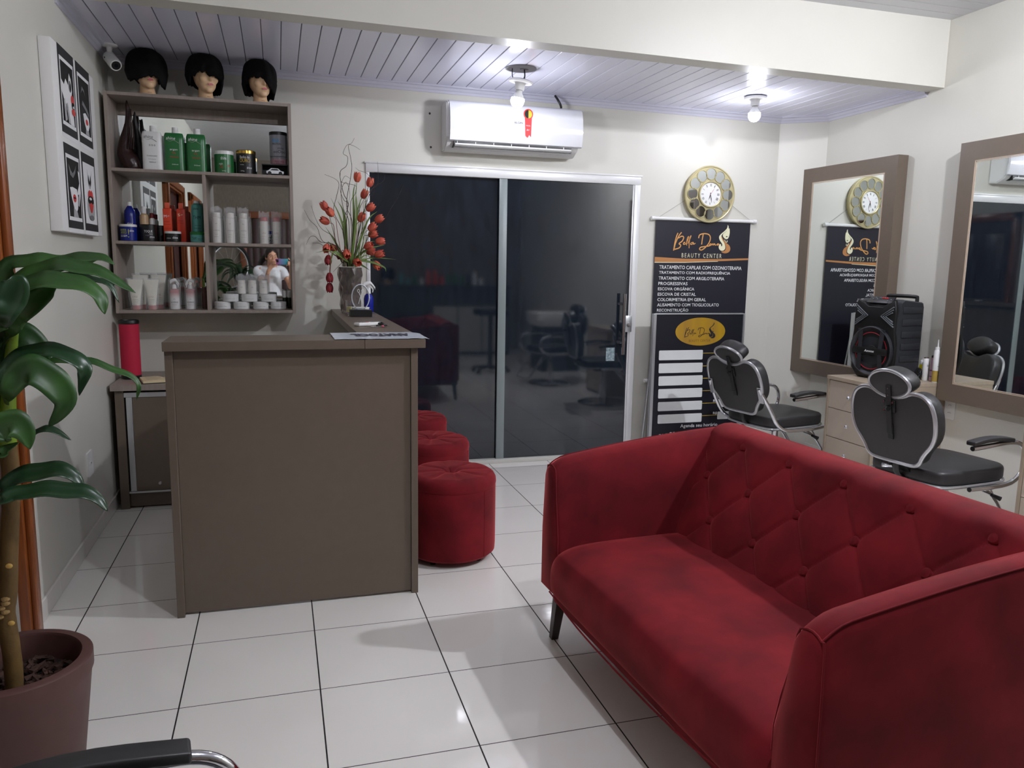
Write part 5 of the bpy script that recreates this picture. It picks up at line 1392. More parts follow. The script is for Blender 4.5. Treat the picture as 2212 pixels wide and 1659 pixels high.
lettering('Amvox', .07, .014, (-.035, yf - .0265, .158), INKW, wf, bold=.02, shear=.15)
LED = mat('frosted_light_bar', (104, 108, 112), .2)
for s in (-1, 1):
    for k in range(3):
        o = .018 * k
        bm = new(); tube(bm, [(s * (.128 - o * .2), yf - .004, .428 - o * .9), (s * (.045 + o * .9), yf - .006, .372), (s * (.134 - o * .2), yf - .004, .312 + o * .8)], .0045, seg=6)
        obj('light_bar', bm, LED, bez, angle=20)
bm = new(); vs = box(bm, -.085, .085, -.03, .03, -.003, .004, bev=.002)
R = Matrix.Rotation(radians(38), 4, 'X')
for v in bm.verts: v.co = R @ v.co + Vector((0, -D2 + .035, .462))
cp = obj('control_panel', bm, BLACK, S)
rs = random.Random(5)
for k in range(10):
    bm = new(); xx = -.07 + .0155 * k; yy = rs.choice((-.015, 0.0, .012))
    lathe(bm, [(0, .004), (.005, .004), (.0045, .010), (0, .010)], (xx, yy, 0), seg=10)
    for v in bm.verts: v.co = R @ v.co + Vector((0, -D2 + .035, .462))
    obj('knob', bm, (INKR if k in (5, 6, 7) else LED), cp)
bm = new(); tube(bm, cr([(-.10, D2 - .02, .43), (-.10, D2 - .015, .475), (-.08, D2 - .015, .485), (.08, D2 - .015, .485), (.10, D2 - .015, .475), (.10, D2 - .02, .43)], 4), .011, seg=10); obj('handle', bm, BLACK, S)
for s in (-1, 1):
    bm = new(); lathe(bm, [(0, -.014), (.018, -.014), (.034, -.012), (.036, 0), (.034, .012), (.018, .014), (0, .014)], (s * (W2 - .008), D2 - .005, .038), axis='X', seg=28); wh = obj('wheel', bm, BLACK, S)
    for k in range(6):
        a = k * pi / 3; bm = new(); tube(bm, [(s * (W2 + .007), D2 - .005 + .006 * cos(a), .038 + .006 * sin(a)), (s * (W2 + .007), D2 - .005 + .026 * cos(a), .038 + .026 * sin(a))], .003, seg=6); obj('spoke', bm, GREYP, wh)
for s in (-1, 1): obj('foot', B(s * .09 - .02, s * .09 + .02, -D2 + .01, -D2 + .05, 0, .034, bev=.004), BLACK, S)

# styling products on the desk
def can(label, x, y, r, h, body, cap, caph, bands, texts, nozzle=None, name='spray_can'):
    z = .762
    t = thing(name, label, 'bottle', (x, y, z), group='styling products on the drawer desk')
    bm = new(); lathe(bm, [(0, 0), (r - .002, 0), (r, .003), (r, h - caph - .006), (r * .8, h - caph), (0, h - caph)], (x, y, z), seg=28); b = obj('body', bm, body, t)
    bm = new(); lathe(bm, [(0, h - caph), (r * .82, h - caph), (r * .8, h - .004), (r * (.7 if not nozzle else .2), h), (0, h)], (x, y, z), seg=24); obj('cap', bm, cap, t)
    for z0, z1, m in bands:
        bm = new(); lathe(bm, [(r + .0005, z0), (r + .0005, z1)], (x, y, z), seg=28); obj('colour_band', bm, m, b)
    for (s, a0, z0, w, hh, m) in texts: lettering(s, w, hh, (x + a0, y, z + z0), m, b, cyl=(x, y, r + .0009))
    if nozzle:
        bm = new(); tube(bm, [(x, y, z + h - .006), (x, y, z + h + nozzle)], [.006, .002], seg=10); obj('nozzle', bm, cap, t)
can('yellow bottle with a pointed white cap peeking out right behind the loudspeaker', 3.985, 4.045, .02, .125, mat('yellow_plastic', (226, 212, 20), .35), WHITE, .03, [], [('G5', -.012, .03, .02, .012, INKK)], .01, 'squeeze_bottle')
can('white spray can with a brown cap and olive dot beside the loudspeaker wheel', 3.952, 3.985, .0185, .148, WHITE, mat('brown_cap', (70, 52, 40), .4), .006, [], [('ice', -.008, .09, .022, .016, INKK), ('O', .0, .07, .01, .01, mat('olive_print', (150, 150, 30), .5))])
can('pink and silver can with a dark cap, second of the desk products from the right', 3.965, 3.94, .0165, .165, mat('pink_silver_metal', (196, 160, 176), .3, .4), mat('dark_bronze_cap', (60, 48, 38), .35), .014, [(.03, .034, BLUE), (.066, .074, mat('purple_print', (120, 40, 120), .5))], [('shine', -.008, .09, .02, .01, INKK)])
can('slim silver can with a magenta cap behind the tall white bottle', 3.998, 3.905, .0155, .185, mat('mauve_silver_metal', (180, 170, 182), .3, .4), mat('magenta_cap', (190, 30, 90), .35), .02, [(.05, .06, mat('purple_print', (120, 40, 120), .5))], [])
can('tall white bottle with a gold lower half and pump, partly behind the mirror frame', 3.945, 3.896, .02, .225, WHITE, WHITE, .02, [(.006, .075, mat('antique_gold_label', (190, 160, 80), .35, .3))], [('essential', -.01, .1, .02, .008, INKG), ('III', .004, .02, .01, .012, INKW)], .045, 'pump_bottle')

# ================================================================== THINGS ON THE COUNTER
CT = 1.1355
# faceted smoked-glass vase
VX, VY = 0.432, 5.02
T = thing('glass_vase', 'tall faceted smoky glass vase holding the tulips at the far end of the counter', 'vase', (VX, VY, CT))
SMK = mat('smoky_faceted_glass', (176, 164, 160), 0.03, trans=0.85, ior=1.45)
def vase_rings(r0, grow, z0, z1, n=12, rows=7, ph=0.0):
    rings = []
    for j in range(rows):
        k = j / (rows - 1); rr = (r0 + grow * k) * (1 + .05 * (j % 2))
        rings.append([Vector((VX + rr * cos(2 * pi * (i + .5 * (j % 2)) / n + ph) * (1 + .1 * (i % 2)), VY + rr * sin(2 * pi * (i + .5 * (j % 2)) / n + ph) * (1 + .1 * (i % 2)), CT + z0 + (z1 - z0) * k)) for i in range(n)])
    return rings
bm = new(); out_ = vase_rings(.056, .016, 0, .285); inn = vase_rings(.046, .016, .02, .285)
loft(bm, out_ + inn[::-1]); obj('vase_body', bm, SMK, T, angle=5, smooth=False)
bm = new(); tube(bm, [p for p in out_[-1]], .0022, seg=6, closed=True); obj('vase_rim', bm, mat('pale_glass_rim', (220, 215, 205), .1), T)
# tulips
TUL = [[0.477, 4.94, 1.959], [0.562, 5.04, 1.94], [0.53, 5.0, 1.871], [0.56, 4.98, 1.787], [0.503, 5.0, 1.724], [0.286, 5.04, 1.789], [0.312, 4.94, 1.746], [0.287, 5.04, 1.7], [0.615, 5.0, 1.72], [0.564, 4.98, 1.666], [0.577, 5.0, 1.626], [0.622, 5.04, 1.584], [0.54, 4.94, 1.551], [0.568, 5.04, 1.518], [0.611, 5.0, 1.503], [0.289, 4.98, 1.535], [0.339, 5.0, 1.536], [0.382, 5.04, 1.495], [0.408, 4.94, 1.504], [0.468, 5.04, 1.452], [0.3, 5.0, 1.463], [0.307, 4.98, 1.355], [0.308, 5.0, 1.292], [0.601, 5.04, 1.435]]
# opening direction (dx, dy, dz) of every bloom
TDR = [(.1, -.1, 1), (.3, -.1, 1), (.45, -.2, .9), (.7, -.2, .6), (.4, -.3, .7), (-.5, -.2, .9), (-.5, -.3, .6), (-.9, -.3, .4), (.8, -.2, .5), (.6, -.2, .5), (.8, -.3, .2), (1, -.1, .1), (.6, -.5, .3), (.8, -.2, .1), (.9, -.4, .3), (-.2, -.6, -.5), (-.5, -.4, .1), (-.2, -.6, -.4), (.1, -.6, -.7), (.3, -.7, -.3), (-.1, -.2, -1), (0, -.1, -1), (0, 0, -1), (.6, -.4, -.8)]
TLB = ['topmost coral tulip, upright above the bouquet', 'coral tulip second from the top, leaning over the door frame', 'coral tulip third from the top, in front of the door frame', 'coral tulip at mid height over the dark glass, above a pink round one', 'coral tulip in the bouquet centre below the door frame corner', 'highest coral tulip on the left side of the bouquet', 'coral tulip touching the highest left one from below', 'lowest of the three tilted left coral tulips', 'round pink tulip farthest right on its own green stem', 'pink tulip peeking out above a big orange one on the right', 'big orange coral tulip at mid height on the right', 'coral tulip pointing right like a cone at mid height', 'coral tulip low right of centre, left of the wide open ones', 'pink coral tulip behind the widest open orange one', 'widest open orange tulip at the lower right', 'open drooping coral tulip at the lower left above three hanging ones', 'half hidden dark coral tulip beside the open drooping one', 'left bloom of the twin drooping tulips above the vase', 'right bloom of the twin drooping tulips above the vase', 'open orange tulip right on the vase rim', 'highest of the three hanging crimson tulips left of the vase', 'middle of the three hanging crimson tulips left of the vase', 'lowest hanging crimson tulip left of the vase', 'striped coral tulip sagging to the lower right']
TW = [[[0.408, 4.98, 1.426], [0.407, 4.975, 1.617], [0.421, 4.97, 1.799], [0.399, 4.965, 1.857], [0.384, 4.96, 1.916], [0.378, 4.955, 1.99], [0.415, 4.95, 2.027], [0.423, 4.945, 2.078], [0.397, 4.94, 2.098], [0.416, 4.935, 2.143], [0.445, 4.93, 2.158], [0.463, 4.925, 2.188]], [[0.424, 4.98, 1.426], [0.442, 4.98, 1.618], [0.437, 4.98, 1.8], [0.468, 4.98, 1.869], [0.469, 4.98, 1.914], [0.386, 4.98, 1.933], [0.38, 4.98, 1.992]], [[0.431, 4.98, 1.434], [0.447, 4.988, 1.695], [0.415, 4.995, 1.8], [0.449, 5.003, 1.997], [0.447, 5.01, 2.073], [0.434, 5.018, 2.155], [0.469, 5.025, 2.154], [0.506, 5.033, 2.135]], [[0.416, 4.98, 1.426], [0.396, 4.976, 1.617], [0.338, 4.971, 1.751], [0.354, 4.967, 1.841], [0.37, 4.963, 1.915], [0.348, 4.959, 1.947], [0.285, 4.954, 1.971]], [[0.408, 4.98, 1.418], [0.365, 4.985, 1.54], [0.272, 4.99, 1.576], [0.24, 4.995, 1.659], [0.197, 5.0, 1.703], [0.165, 5.005, 1.765]], [[0.408, 4.98, 1.418], [0.334, 4.968, 1.592], [0.26, 4.956, 1.643], [0.224, 4.944, 1.701], [0.199, 4.932, 1.777]], [[0.424, 4.98, 1.419], [0.335, 4.98, 1.555], [0.26, 4.98, 1.568], [0.223, 4.98, 1.601], [0.193, 4.98, 1.597], [0.169, 4.98, 1.552]], [[0.439, 4.98, 1.419], [0.488, 4.988, 1.62], [0.538, 4.995, 1.805], [0.586, 5.003, 1.913], [0.649, 5.01, 1.955], [0.664, 5.018, 1.994], [0.644, 5.025, 2.013], [0.598, 5.033, 2.012]], [[0.447, 4.98, 1.419], [0.564, 4.975, 1.637], [0.642, 4.97, 1.715], [0.689, 4.965, 1.793], [0.735, 4.96, 1.87], [0.76, 4.955, 1.932]], [[0.447, 4.98, 1.419], [0.474, 4.984, 1.695], [0.506, 4.989, 1.803], [0.569, 4.993, 1.897], [0.609, 4.997, 1.929], [0.614, 5.001, 2.013], [0.611, 5.006, 2.07]], [[0.431, 4.98, 1.419], [0.504, 4.971, 1.734], [0.557, 4.963, 1.833], [0.572, 4.954, 1.901], [0.534, 4.946, 1.973], [0.481, 4.937, 1.992], [0.46, 4.929, 2.006]], [[0.408, 4.98, 1.418], [0.389, 4.98, 1.662], [0.429, 4.98, 1.8], [0.403, 4.98, 1.829], [0.382, 4.98, 1.895], [0.409, 4.98, 1.971], [0.447, 4.98, 1.958]], [[0.401, 4.98, 1.418], [0.335, 4.995, 1.494], [0.261, 5.01, 1.557], [0.209, 5.025, 1.564]], [[0.439, 4.98, 1.419], [0.531, 4.973, 1.467], [0.577, 4.965, 1.506], [0.53, 4.958, 1.52]], [[0.408, 4.98, 1.426], [0.428, 4.984, 1.694], [0.399, 4.989, 1.769], [0.386, 4.993, 1.881], [0.418, 4.997, 1.936], [0.44, 5.001, 1.862], [0.416, 5.006, 1.771]], [[0.401, 4.98, 1.418], [0.354, 4.96, 1.425], [0.322, 4.94, 1.391]], [[0.439, 4.98, 1.419], [0.472, 4.98, 1.558], [0.519, 4.98, 1.697], [0.513, 4.98, 1.803], [0.536, 4.98, 1.826]]]
TWL = ['tallest curly twig, its tip highest of the bouquet', 'curly twig looping back left at mid height', 'tall curly twig bending right just below the highest tip', 'curly twig ending left in a short horizontal hook', 'wavy twig reaching farthest left with a raised tip', 'wavy twig left of the tulips with an upright tip', 'twig arching over to the left and down', 'twig curling round over the top of the dark glass', 'straight twig reaching far right over the dark glass', 'twig rising past the corner of the door frame', 'twig bending back left above the second tulip', 'inner twig looping right near the topmost tulip', 'short dark twig poking left at the lower left', 'short twig curling back at the lower right', 'inner twig curling down in a hook', 'short twig drooping left from the vase rim', 'inner twig leaning right with a small kink']
BL = [[[0.434, 5.0, 1.465], [0.46, 5.0, 1.696], [0.459, 5.0, 1.862], [0.473, 5.0, 1.938]], [[0.434, 5.0, 1.465], [0.468, 5.0, 1.742], [0.464, 5.0, 1.885]], [[0.411, 5.0, 1.465], [0.398, 5.0, 1.633], [0.369, 5.0, 1.738], [0.322, 5.0, 1.834]], [[0.411, 5.0, 1.465], [0.403, 5.0, 1.679], [0.393, 5.0, 1.769], [0.363, 5.0, 1.821]], [[0.418, 5.0, 1.465], [0.414, 5.0, 1.679], [0.404, 5.0, 1.77]], [[0.395, 5.0, 1.449], [0.344, 5.0, 1.578], [0.289, 5.0, 1.664]], [[0.449, 5.0, 1.465], [0.537, 5.0, 1.698], [0.6, 5.0, 1.765]], [[0.457, 5.0, 1.465], [0.535, 5.0, 1.529], [0.648, 5.0, 1.562]], [[0.472, 5.0, 1.458], [0.597, 5.0, 1.479], [0.72, 5.0, 1.472]], [[0.488, 5.0, 1.458], [0.565, 5.0, 1.452], [0.643, 5.0, 1.422], [0.655, 5.0, 1.394]], [[0.396, 5.0, 1.495], [0.335, 5.0, 1.513], [0.305, 5.0, 1.424]], [[0.464, 5.0, 1.465], [0.518, 5.0, 1.428], [0.561, 5.0, 1.401]], [[0.358, 5.0, 1.494], [0.305, 5.0, 1.516], [0.222, 5.0, 1.503]], [[0.442, 5.0, 1.496], [0.476, 5.0, 1.742], [0.508, 5.0, 1.849]]]
BLL = ['tallest central green blade', 'second central green blade beside the tallest', 'outer left upright blade', 'second left upright blade', 'short central blade', 'left blade at mid height', 'right blade leaning over the glass', 'right blade at tulip height', 'long flat blade reaching farthest right', 'blade drooping over at the lower right', 'blade drooping over at the lower left', 'short blade hanging over the rim', 'short pale blade poking left', 'upright blade right of centre']

def bloom(bm, c, d, r, l, op):
    d = d.normalized(); u = d.orthogonal().normalized(); w = d.cross(u)
    for k in range(6):
        a = 2 * pi * k / 6 + .2; rad = u * cos(a) + w * sin(a); tan = d.cross(rad)
        inner = k % 2; rr = r * (.88 if inner else 1)
        rows = []
        for i in range(9):
            q = i / 8; R_ = rr * (sin(pi * min(1, .10 + .55 * q)) ** .7) * (1 - .28 * max(0, q - .7) / .3 * (1 - op * 1.6))
            hw = r * .74 * sin(pi * min(.985, .08 + q * .905)) ** .6
            rows.append([bm.verts.new(c + d * (l * q - l * .45 - l * .05 * abs(s_) * q) + rad * (R_ * (1 - .14 * abs(s_) ** 2)) + tan * hw * s_) for s_ in (-1, -.5, 0, .5, 1)])
        for a_, b_ in zip(rows[:-1], rows[1:]):
            for i in range(4): bm.faces.new((a_[i], a_[i + 1], b_[i + 1], b_[i]))
def ribbon(bm, path, w, nrm, fold=.25, prof=None, tip=0.0):
    """leaf blade: path of points, half width w, fold along the midrib"""
    n = len(path); rows = []
    for i, p in enumerate(path):
        q = i / (n - 1); t = (path[min(n - 1, i + 1)] - path[max(0, i - 1)]).normalized()
        s_ = t.cross(nrm).normalized(); nn = s_.cross(t).normalized()
        ww = w * (prof(q) if prof else sin(pi * min(1, .08 + .92 * q)) ** .6) + 1e-4
        rows.append([bm.verts.new(p + s_ * ww * a + nn * (abs(a) * ww * fold)) for a in (-1, -.55, 0, .55, 1)])
    for a_, b_ in zip(rows[:-1], rows[1:]):
        for k in range(4): bm.faces.new((a_[k], a_[k + 1], b_[k + 1], b_[k]))
# every stem starts at its own spot in the neck of the vase and keeps its own depth layer, so the stems pass each other freely
from mathutils.bvhtree import BVHTree
PLACED = []
def neck(i, n=55):
    r_ = .047 * sqrt((i + .5) / n); a = i * 2.39996; return Vector((VX + r_ * cos(a), VY + r_ * sin(a), 1.432))
SLOTS = list(range(55))
def fit(tipx, build):
    """build(neck point, depth shift) -> list of bmeshes; the first placement that touches nothing already placed is kept"""
    best = None
    order = sorted(SLOTS, key=lambda k: abs((neck(k).x - VX) - max(-.04, min(.04, (tipx - VX) * .25))))
    for k in order[:26]:
        nk = neck(k)
        for sh in (0, .012, -.012, .024, -.024, .036, -.036, .05, -.05, -.065, .065, -.08):
            bms = build(nk, sh + (nk.y - VY) * .9)
            tr = [BVHTree.FromBMesh(b) for b in bms]
            hits = sum(1 for t_ in tr for o in PLACED if t_.overlap(o))
            if best is None or hits < best[0]:
                if best: [b.free() for b in best[1]]
                best = (hits, bms, k, tr)
            else: [b.free() for b in bms]
            if best[0] == 0: break
        if best[0] == 0: break
    SLOTS.remove(best[2]); PLACED.extend(best[3])
    return best[1]
def shifted(path, nk, sh):
    n = len(path)
    return [nk + Vector((0, 0, -.18)), nk, nk + Vector(((path[0].x - nk.x) * .2, sh * .25, .03))] + [p + Vector((0, sh * min(1, (j + 1) / (n * .5)), 0)) for j, p in enumerate(path)]
for i, (p, d, lb) in enumerate(zip(TUL, TDR, TLB)):
    p = Vector(p); d = Vector(d).normalized(); dk = i in (20, 21, 22)
    def build(nk, sh):
        pp = p + Vector((0, sh, 0)); base = pp - d * .029
        b1 = new(); bloom(b1, pp, d, .0225 if not dk else .021, .062, .3 + .4 * (i in (14, 18, 15, 19)))
        rim = nk + Vector(((p.x - VX) * .12, sh * .2, .03))
        path = [nk + Vector((0, 0, -.18)), nk, rim]
        if p.z > 1.5: path += [(rim + base) / 2 + Vector((0, sh * .2, .02)), base - d * .03]
        elif dk: path += [Vector((.37, pp.y, 1.475)), Vector((p.x + .02, pp.y, 1.505)), Vector((p.x + .002, pp.y, base.z + .03))]
        else: path += [(rim + base) / 2 + Vector((0, sh * .2, .035)), base - d * .02]
        path.append(base)
        b2 = new(); tube(b2, cr(path, 5), .0019, seg=6)
        return [b1, b2]
    b1, b2 = fit(p.x, build)
    t = thing('tulip', 'artificial ' + lb, 'flower', (VX, VY, 1.25), group='coral and crimson tulips in the glass vase')
    bl = obj('bloom', b1, TULIPD if dk else TULIP, t, angle=80)
    md = bl.modifiers.new('thickness', 'SOLIDIFY'); md.thickness = .0009
    obj('stem', b2, (mat('rusty_stem', (130, 60, 50), .6) if i in (4, 6, 7, 17, 18, 20, 21, 22) else BLADE), t)
for i, w in enumerate(TW):
    def build(nk, sh):
        q = cr(shifted([Vector(a) for a in w[1:]], nk, sh), 6); n = len(q); b1 = new(); tube(b1, q, [.0026 * (1 - .72 * k / n) for k in range(n)], seg=6); return [b1]
    b1, = fit(w[-1][0], build)
    solo('curly_twig', b1, TWIG, 'dark ' + TWL[i], 'twig', group='curly twigs in the glass vase')
for i, w in enumerate(BL):
    def build(nk, sh):
        q = cr(shifted([Vector(a) for a in w[1:]], nk, sh), 5); b1 = new(); ribbon(b1, q, .0070 if i not in (8, 12) else .004, Vector((.1, -1, .1)), .3, prof=lambda k: .25 + .75 * min(1, max(0, (k - .2) / .3)) if k < .6 else max(.05, 1 - ((k - .6) / .4) ** 1.5)); return [b1]
    b1, = fit(w[-1][0], build)
    o = solo('grass_blade', b1, BLADE, 'narrow ' + BLL[i] + ' of the bouquet', 'leaf', group='narrow green blades in the glass vase')
    md = o.modifiers.new('thickness', 'SOLIDIFY'); md.thickness = .0006

# award trophy
T = thing('glass_trophy', 'oval glass trophy with crossed scissors on a black block on the counter', 'trophy', (.46, 4.66, CT))
obj('trophy_base', B(.397, .523, 4.622, 4.70, CT, CT + .040, bev=.0015, seg=1), BLACK, T)
bm = new(); pts = ell(0, 0, .05, .073, 40); flat(bm, pts, (.46, 4.665, CT + .113), th=.012); pl = obj('glass_oval', bm, CLEAR, T, angle=40)
bm = new(); tube(bm, [(.46 + a, 4.659, CT + .113 + b) for a, b in pts], .0035, seg=8, closed=True); obj('frosted_rim', bm, mat('frosted_rim', (226, 230, 236), .4), pl)
obj('glass_foot', B(.435, .485, 4.648, 4.668, CT + .0405, CT + .047, bev=.001), CLEAR, T)
bm = new(); FR_ = mat('etched_white', (236, 238, 240), .5)
for s in (-1, 1):
    tube(bm, [(.46 - s * .010, 4.650, CT + .14), (.46 + s * .004, 4.650, CT + .108), (.46 + s * .012, 4.650, CT + .075)], .0016, seg=6)
    tube(bm, [(.46 - s * .012 + .006 * cos(k * pi / 6), 4.650, CT + .15 + .009 * sin(k * pi / 6)) for k in range(12)], .0014, seg=6, closed=True)
obj('etched_scissors', bm, FR_, pl)
# glass tumbler with candle and little white dish
T = thing('candle_glass', 'small clear glass with a yellowish candle beside the trophy', 'glass', (.405, 4.80, CT))
bm = new(); lathe(bm, [(0, 0), (.017, 0), (.020, .09), (.0185, .09), (.016, .014), (0, .012)], (.405, 4.80, CT), seg=24); obj('tumbler', bm, CLEAR, T)
bm = new(); lathe(bm, [(0, .016), (.0145, .016), (.0158, .05), (0, .05)], (.405, 4.80, CT), seg=20); obj('candle', bm, mat('yellow_wax', (226, 214, 150), .5), T)
bm = new(); lathe(bm, [(0, 0), (.028, 0), (.052, .02), (.058, .045), (.054, .045), (.045, .018), (0, .01)], (.475, 4.845, CT), seg=32, sx=1.0, sy=.6); 
solo('white_bowl', bm, mat('white_porcelain', (236, 236, 232), .15), 'small white porcelain bowl behind the trophy', 'bowl')
# blue spray bottle
T = thing('spray_bottle', 'cobalt blue spray bottle with a white trigger head at the far right counter end', 'bottle', (.556, 5.10, CT))
x, y = .553, 5.09
bm = new(); lathe(bm, [(0, 0), (.029, 0), (.031, .004), (.031, .085), (.026, .105), (.013, .118), (0, .118)], (x, y, CT), seg=32); b = obj('body', bm, BLUEG, T)
bm = new(); lathe(bm, [(0, .118), (.015, .118), (.014, .145), (.010, .155), (0, .155)], (x, y, CT), seg=20); obj('collar', bm, WHITE, T)
bm = new(); rings = []
for k in range(9):
    q = k / 8; a = -.03 + q * .075; zz = CT + .172 + .014 * sin(q * pi * .8) - .03 * max(0, q - .6) / .4; rr = .014 - .006 * q
    rings.append([Vector((x + a - .002, y + rr * sin(n), zz + rr * 1.15 * cos(n))) for n in [2 * pi * m_ / 14 for m_ in range(14)]])
loft(bm, rings); obj('spray_head', bm, WHITE, T, angle=60)
bm = new(); tube(bm, cr([(x + .012, y, CT + .165), (x + .028, y, CT + .145), (x + .026, y, CT + .125)], 4), [.006, .003], seg=8); obj('trigger', bm, WHITE, T)
# remote control and keys
T = thing('remote_control', 'white air conditioner remote control lying on the long counter side', 'remote control', (.43, 3.98, CT))
R = Matrix.Rotation(.55, 4, 'Z')
def turn(bm, c):
    for v in bm.verts: v.co = R @ v.co + Vector(c)
    return bm
obj('body', turn(B(-.075, .075, -.024, .024, 0, .017, bev=.006, seg=3), (.43, 3.98, CT)), WHITE, T)
obj('display', turn(B(.02, .062, -.017, .017, .0165, .0178), (.43, 3.98, CT)), mat('grey_lcd', (150, 158, 150), .3), T)
for k, xx in enumerate((-.05, -.03, -.008)):
    obj('button', turn(B(xx - .007, xx + .007, -.006, .006, .0168, .0188, bev=.001), (.43, 3.98, CT)), (mat('pale_red_button', (200, 110, 110), .5) if k == 2 else mat('grey_button', (150, 150, 154), .5)), T)
T = thing('key_bunch', 'bunch of keys with a black cord and pink charm beside the remote control', 'keys', (.47, 3.88, CT))
bm = new(); tube(bm, [(.46 + .013 * cos(k * pi / 8), 3.875 + .013 * sin(k * pi / 8), CT + .003) for k in range(16)], .0012, seg=6, closed=True); obj('key_ring', bm, CHROME, T)
bm = new(); tube(bm, cr([(.46, 3.888, CT + .006), (.49, 3.90, CT + .012), (.51, 3.885, CT + .006), (.49, 3.865, CT + .014), (.47, 3.88, CT + .016), (.485, 3.90, CT + .02), (.505, 3.87, CT + .008)], 6), .0045, seg=8); obj('black_cord', bm, BLACK, T)
bm = new(); blob(bm, (.487, 3.858, CT + .006), (.007, .006, .0055), 6); obj('pink_charm', bm, mat('pink_charm', (220, 110, 130), .4), T)
for k, a in enumerate((2.9, 3.4, 5.9)):
    bm = new(); dx, dy = cos(a), sin(a)
    lathe(bm, [(0, 0), (.010, 0), (.010, .002), (0, .002)], (.46 + dx * .022, 3.875 + dy * .022, CT + .001 + k * .0022), seg=16)
    b1 = Vector((.46 + dx * .03, 3.875 + dy * .03, CT + .002 + k * .0022)); tube(bm, [b1, b1 + Vector((dx, dy, 0)) * .032], .0022, seg=6, flat=.5)
    obj('key', bm, CHROME, T)
# folded plastic bag on the front corner
bm = new(); NX, NY = 26, 8; Gd = []
for i in range(NX + 1):
    row = []
    for j in range(NY + 1):
        u_ = i / NX; v_ = j / NY
        x = .213 + .40 * u_ - .010 * (1 - v_) * (u_ - .1) ; yy = 3.242 + .30 * v_ - .02 * (u_ > .9) * v_
        if u_ < .08: x += 0
        zz = CT + .0015 + .0018 * abs(sin(u_ * 17 + v_ * 3) * sin(v_ * 9 + u_ * 5)) + (.0008 if v_ < .12 else 0)
        if x > .588: zz -= max(0, (x - .588)) * .25
        row.append(Vector((x, yy, zz)))
    Gd.append(row)
TB = [[bm.verts.new(p + Vector((0, 0, .0014))) for p in r] for r in Gd]; BB = [[bm.verts.new(p) for p in r] for r in Gd]
for i in range(NX):
    for j in range(NY):
        bm.faces.new((TB[i][j], TB[i + 1][j], TB[i + 1][j + 1], TB[i][j + 1])); bm.faces.new((BB[i][j], BB[i][j + 1], BB[i + 1][j + 1], BB[i + 1][j]))
for i in range(NX):
    bm.faces.new((TB[i][0], BB[i][0], BB[i + 1][0], TB[i + 1][0])); bm.faces.new((TB[i][NY], TB[i + 1][NY], BB[i + 1][NY], BB[i][NY]))
for j in range(NY):
    bm.faces.new((TB[0][j], TB[0][j + 1], BB[0][j + 1], BB[0][j])); bm.faces.new((TB[NX][j], BB[NX][j], BB[NX][j + 1], TB[NX][j + 1]))
bg = solo('plastic_bag', bm, mat('pale_blue_white_bag', (214, 222, 232), .25, mott=(24, .12)), 'flat white plastic bag with upside-down dark lettering on the counter corner', 'bag', angle=50)
lettering('ANATOCIL', .25, .12, (.545, 3.46, CT + .0056), mat('bag_navy_print', (36, 34, 54), .5), bg, bold=.05, xd=(-1, 0, 0), ud=(0, -1, 0))

# ================================================================== PLANT IN THE FOREGROUND
T = thing('potted_dracaena', 'tall green leafy plant in a round brown pot in the left foreground', 'potted plant', (-.735, 2.335, 0))
PX, PY = -.735, 2.335
bm = new(); lathe(bm, [(0, 0), (.150, 0), (.158, .008), (.190, .28), (.196, .295), (.196, .335), (.190, .340), (.168, .340), (.163, .333), (.160, .24), (0, .24)], (PX, PY, 0), seg=64); obj('pot', bm, POT, T, angle=50)
bm = new(); lathe(bm, [(0, .262), (.1585, .262), (.1585, .242), (0, .242)], (PX, PY, 0), seg=40); soil = obj('soil', bm, mat('dark_soil', (40, 26, 22), .9, bump=(60, 1, .01)), T)
bm = new(); rs = random.Random(11)
for k in range(170):
    a = rs.uniform(0, 2 * pi); r_ = .15 * sqrt(rs.random()); M_ = Matrix.Rotation(rs.uniform(0, 6.3), 4, 'Z') @ Matrix.Rotation(rs.uniform(-.5, .5), 4, 'X') @ Matrix.Rotation(rs.uniform(-.4, .4), 4, 'Y')
    l = rs.uniform(.008, .02)
    if r_ < .03: continue
    vs = box(bm, -l, l, -l * .5, l * .5, -.003, .003)
    for v in vs: v.co = M_ @ Vector((v.co.x, v.co.y * (1 - .4 * (v.co.x > 0)), v.co.z)) + Vector((PX + r_ * cos(a) * .92, PY + r_ * sin(a) * .92, .270 + rs.uniform(0, .014)))
ch = obj('bark_mulch', bm, CHIP, T, smooth=False); ch['kind'] = 'stuff'
bm = new(); tr = cr([(PX + .010, PY - .045, .25), (PX + .012, PY - .045, .36), (PX + .008, PY - .05, .5), (PX + .016, PY - .05, .55), (PX + .03, PY - .05, .7), (PX + .045, PY - .05, .86), (PX + .045, PY - .05, .96)], 6)
n = len(tr); tube(bm, tr, [.023 - .0006 * (k % 5 == 2) - .002 * k / n for k in range(n)], seg=16); obj('trunk', bm, BARK, T)
bm = new(); rs = random.Random(3)
for k in range(5): blob(bm, (PX + .01 + rs.uniform(-.02, .02), PY - .06 - .006, .50 + k * .012), (.012, .012, .008), 5)
tube(bm, [(PX - .01, PY - .045, .5), (PX - .03, PY - .05, .52)], [.014, .006]); obj('trunk_knot', bm, mat('scarred_bark', (170, 140, 90), .7), T)
for zz in (.48, .64):
    bm = new(); blob(bm, (PX + .013 + (.018 if zz > .6 else .012), PY - .072, zz), (.009, .003, .007), 5); obj('bark_scar', bm, mat('torn_bark_scar', (214, 176, 96), .7), T)
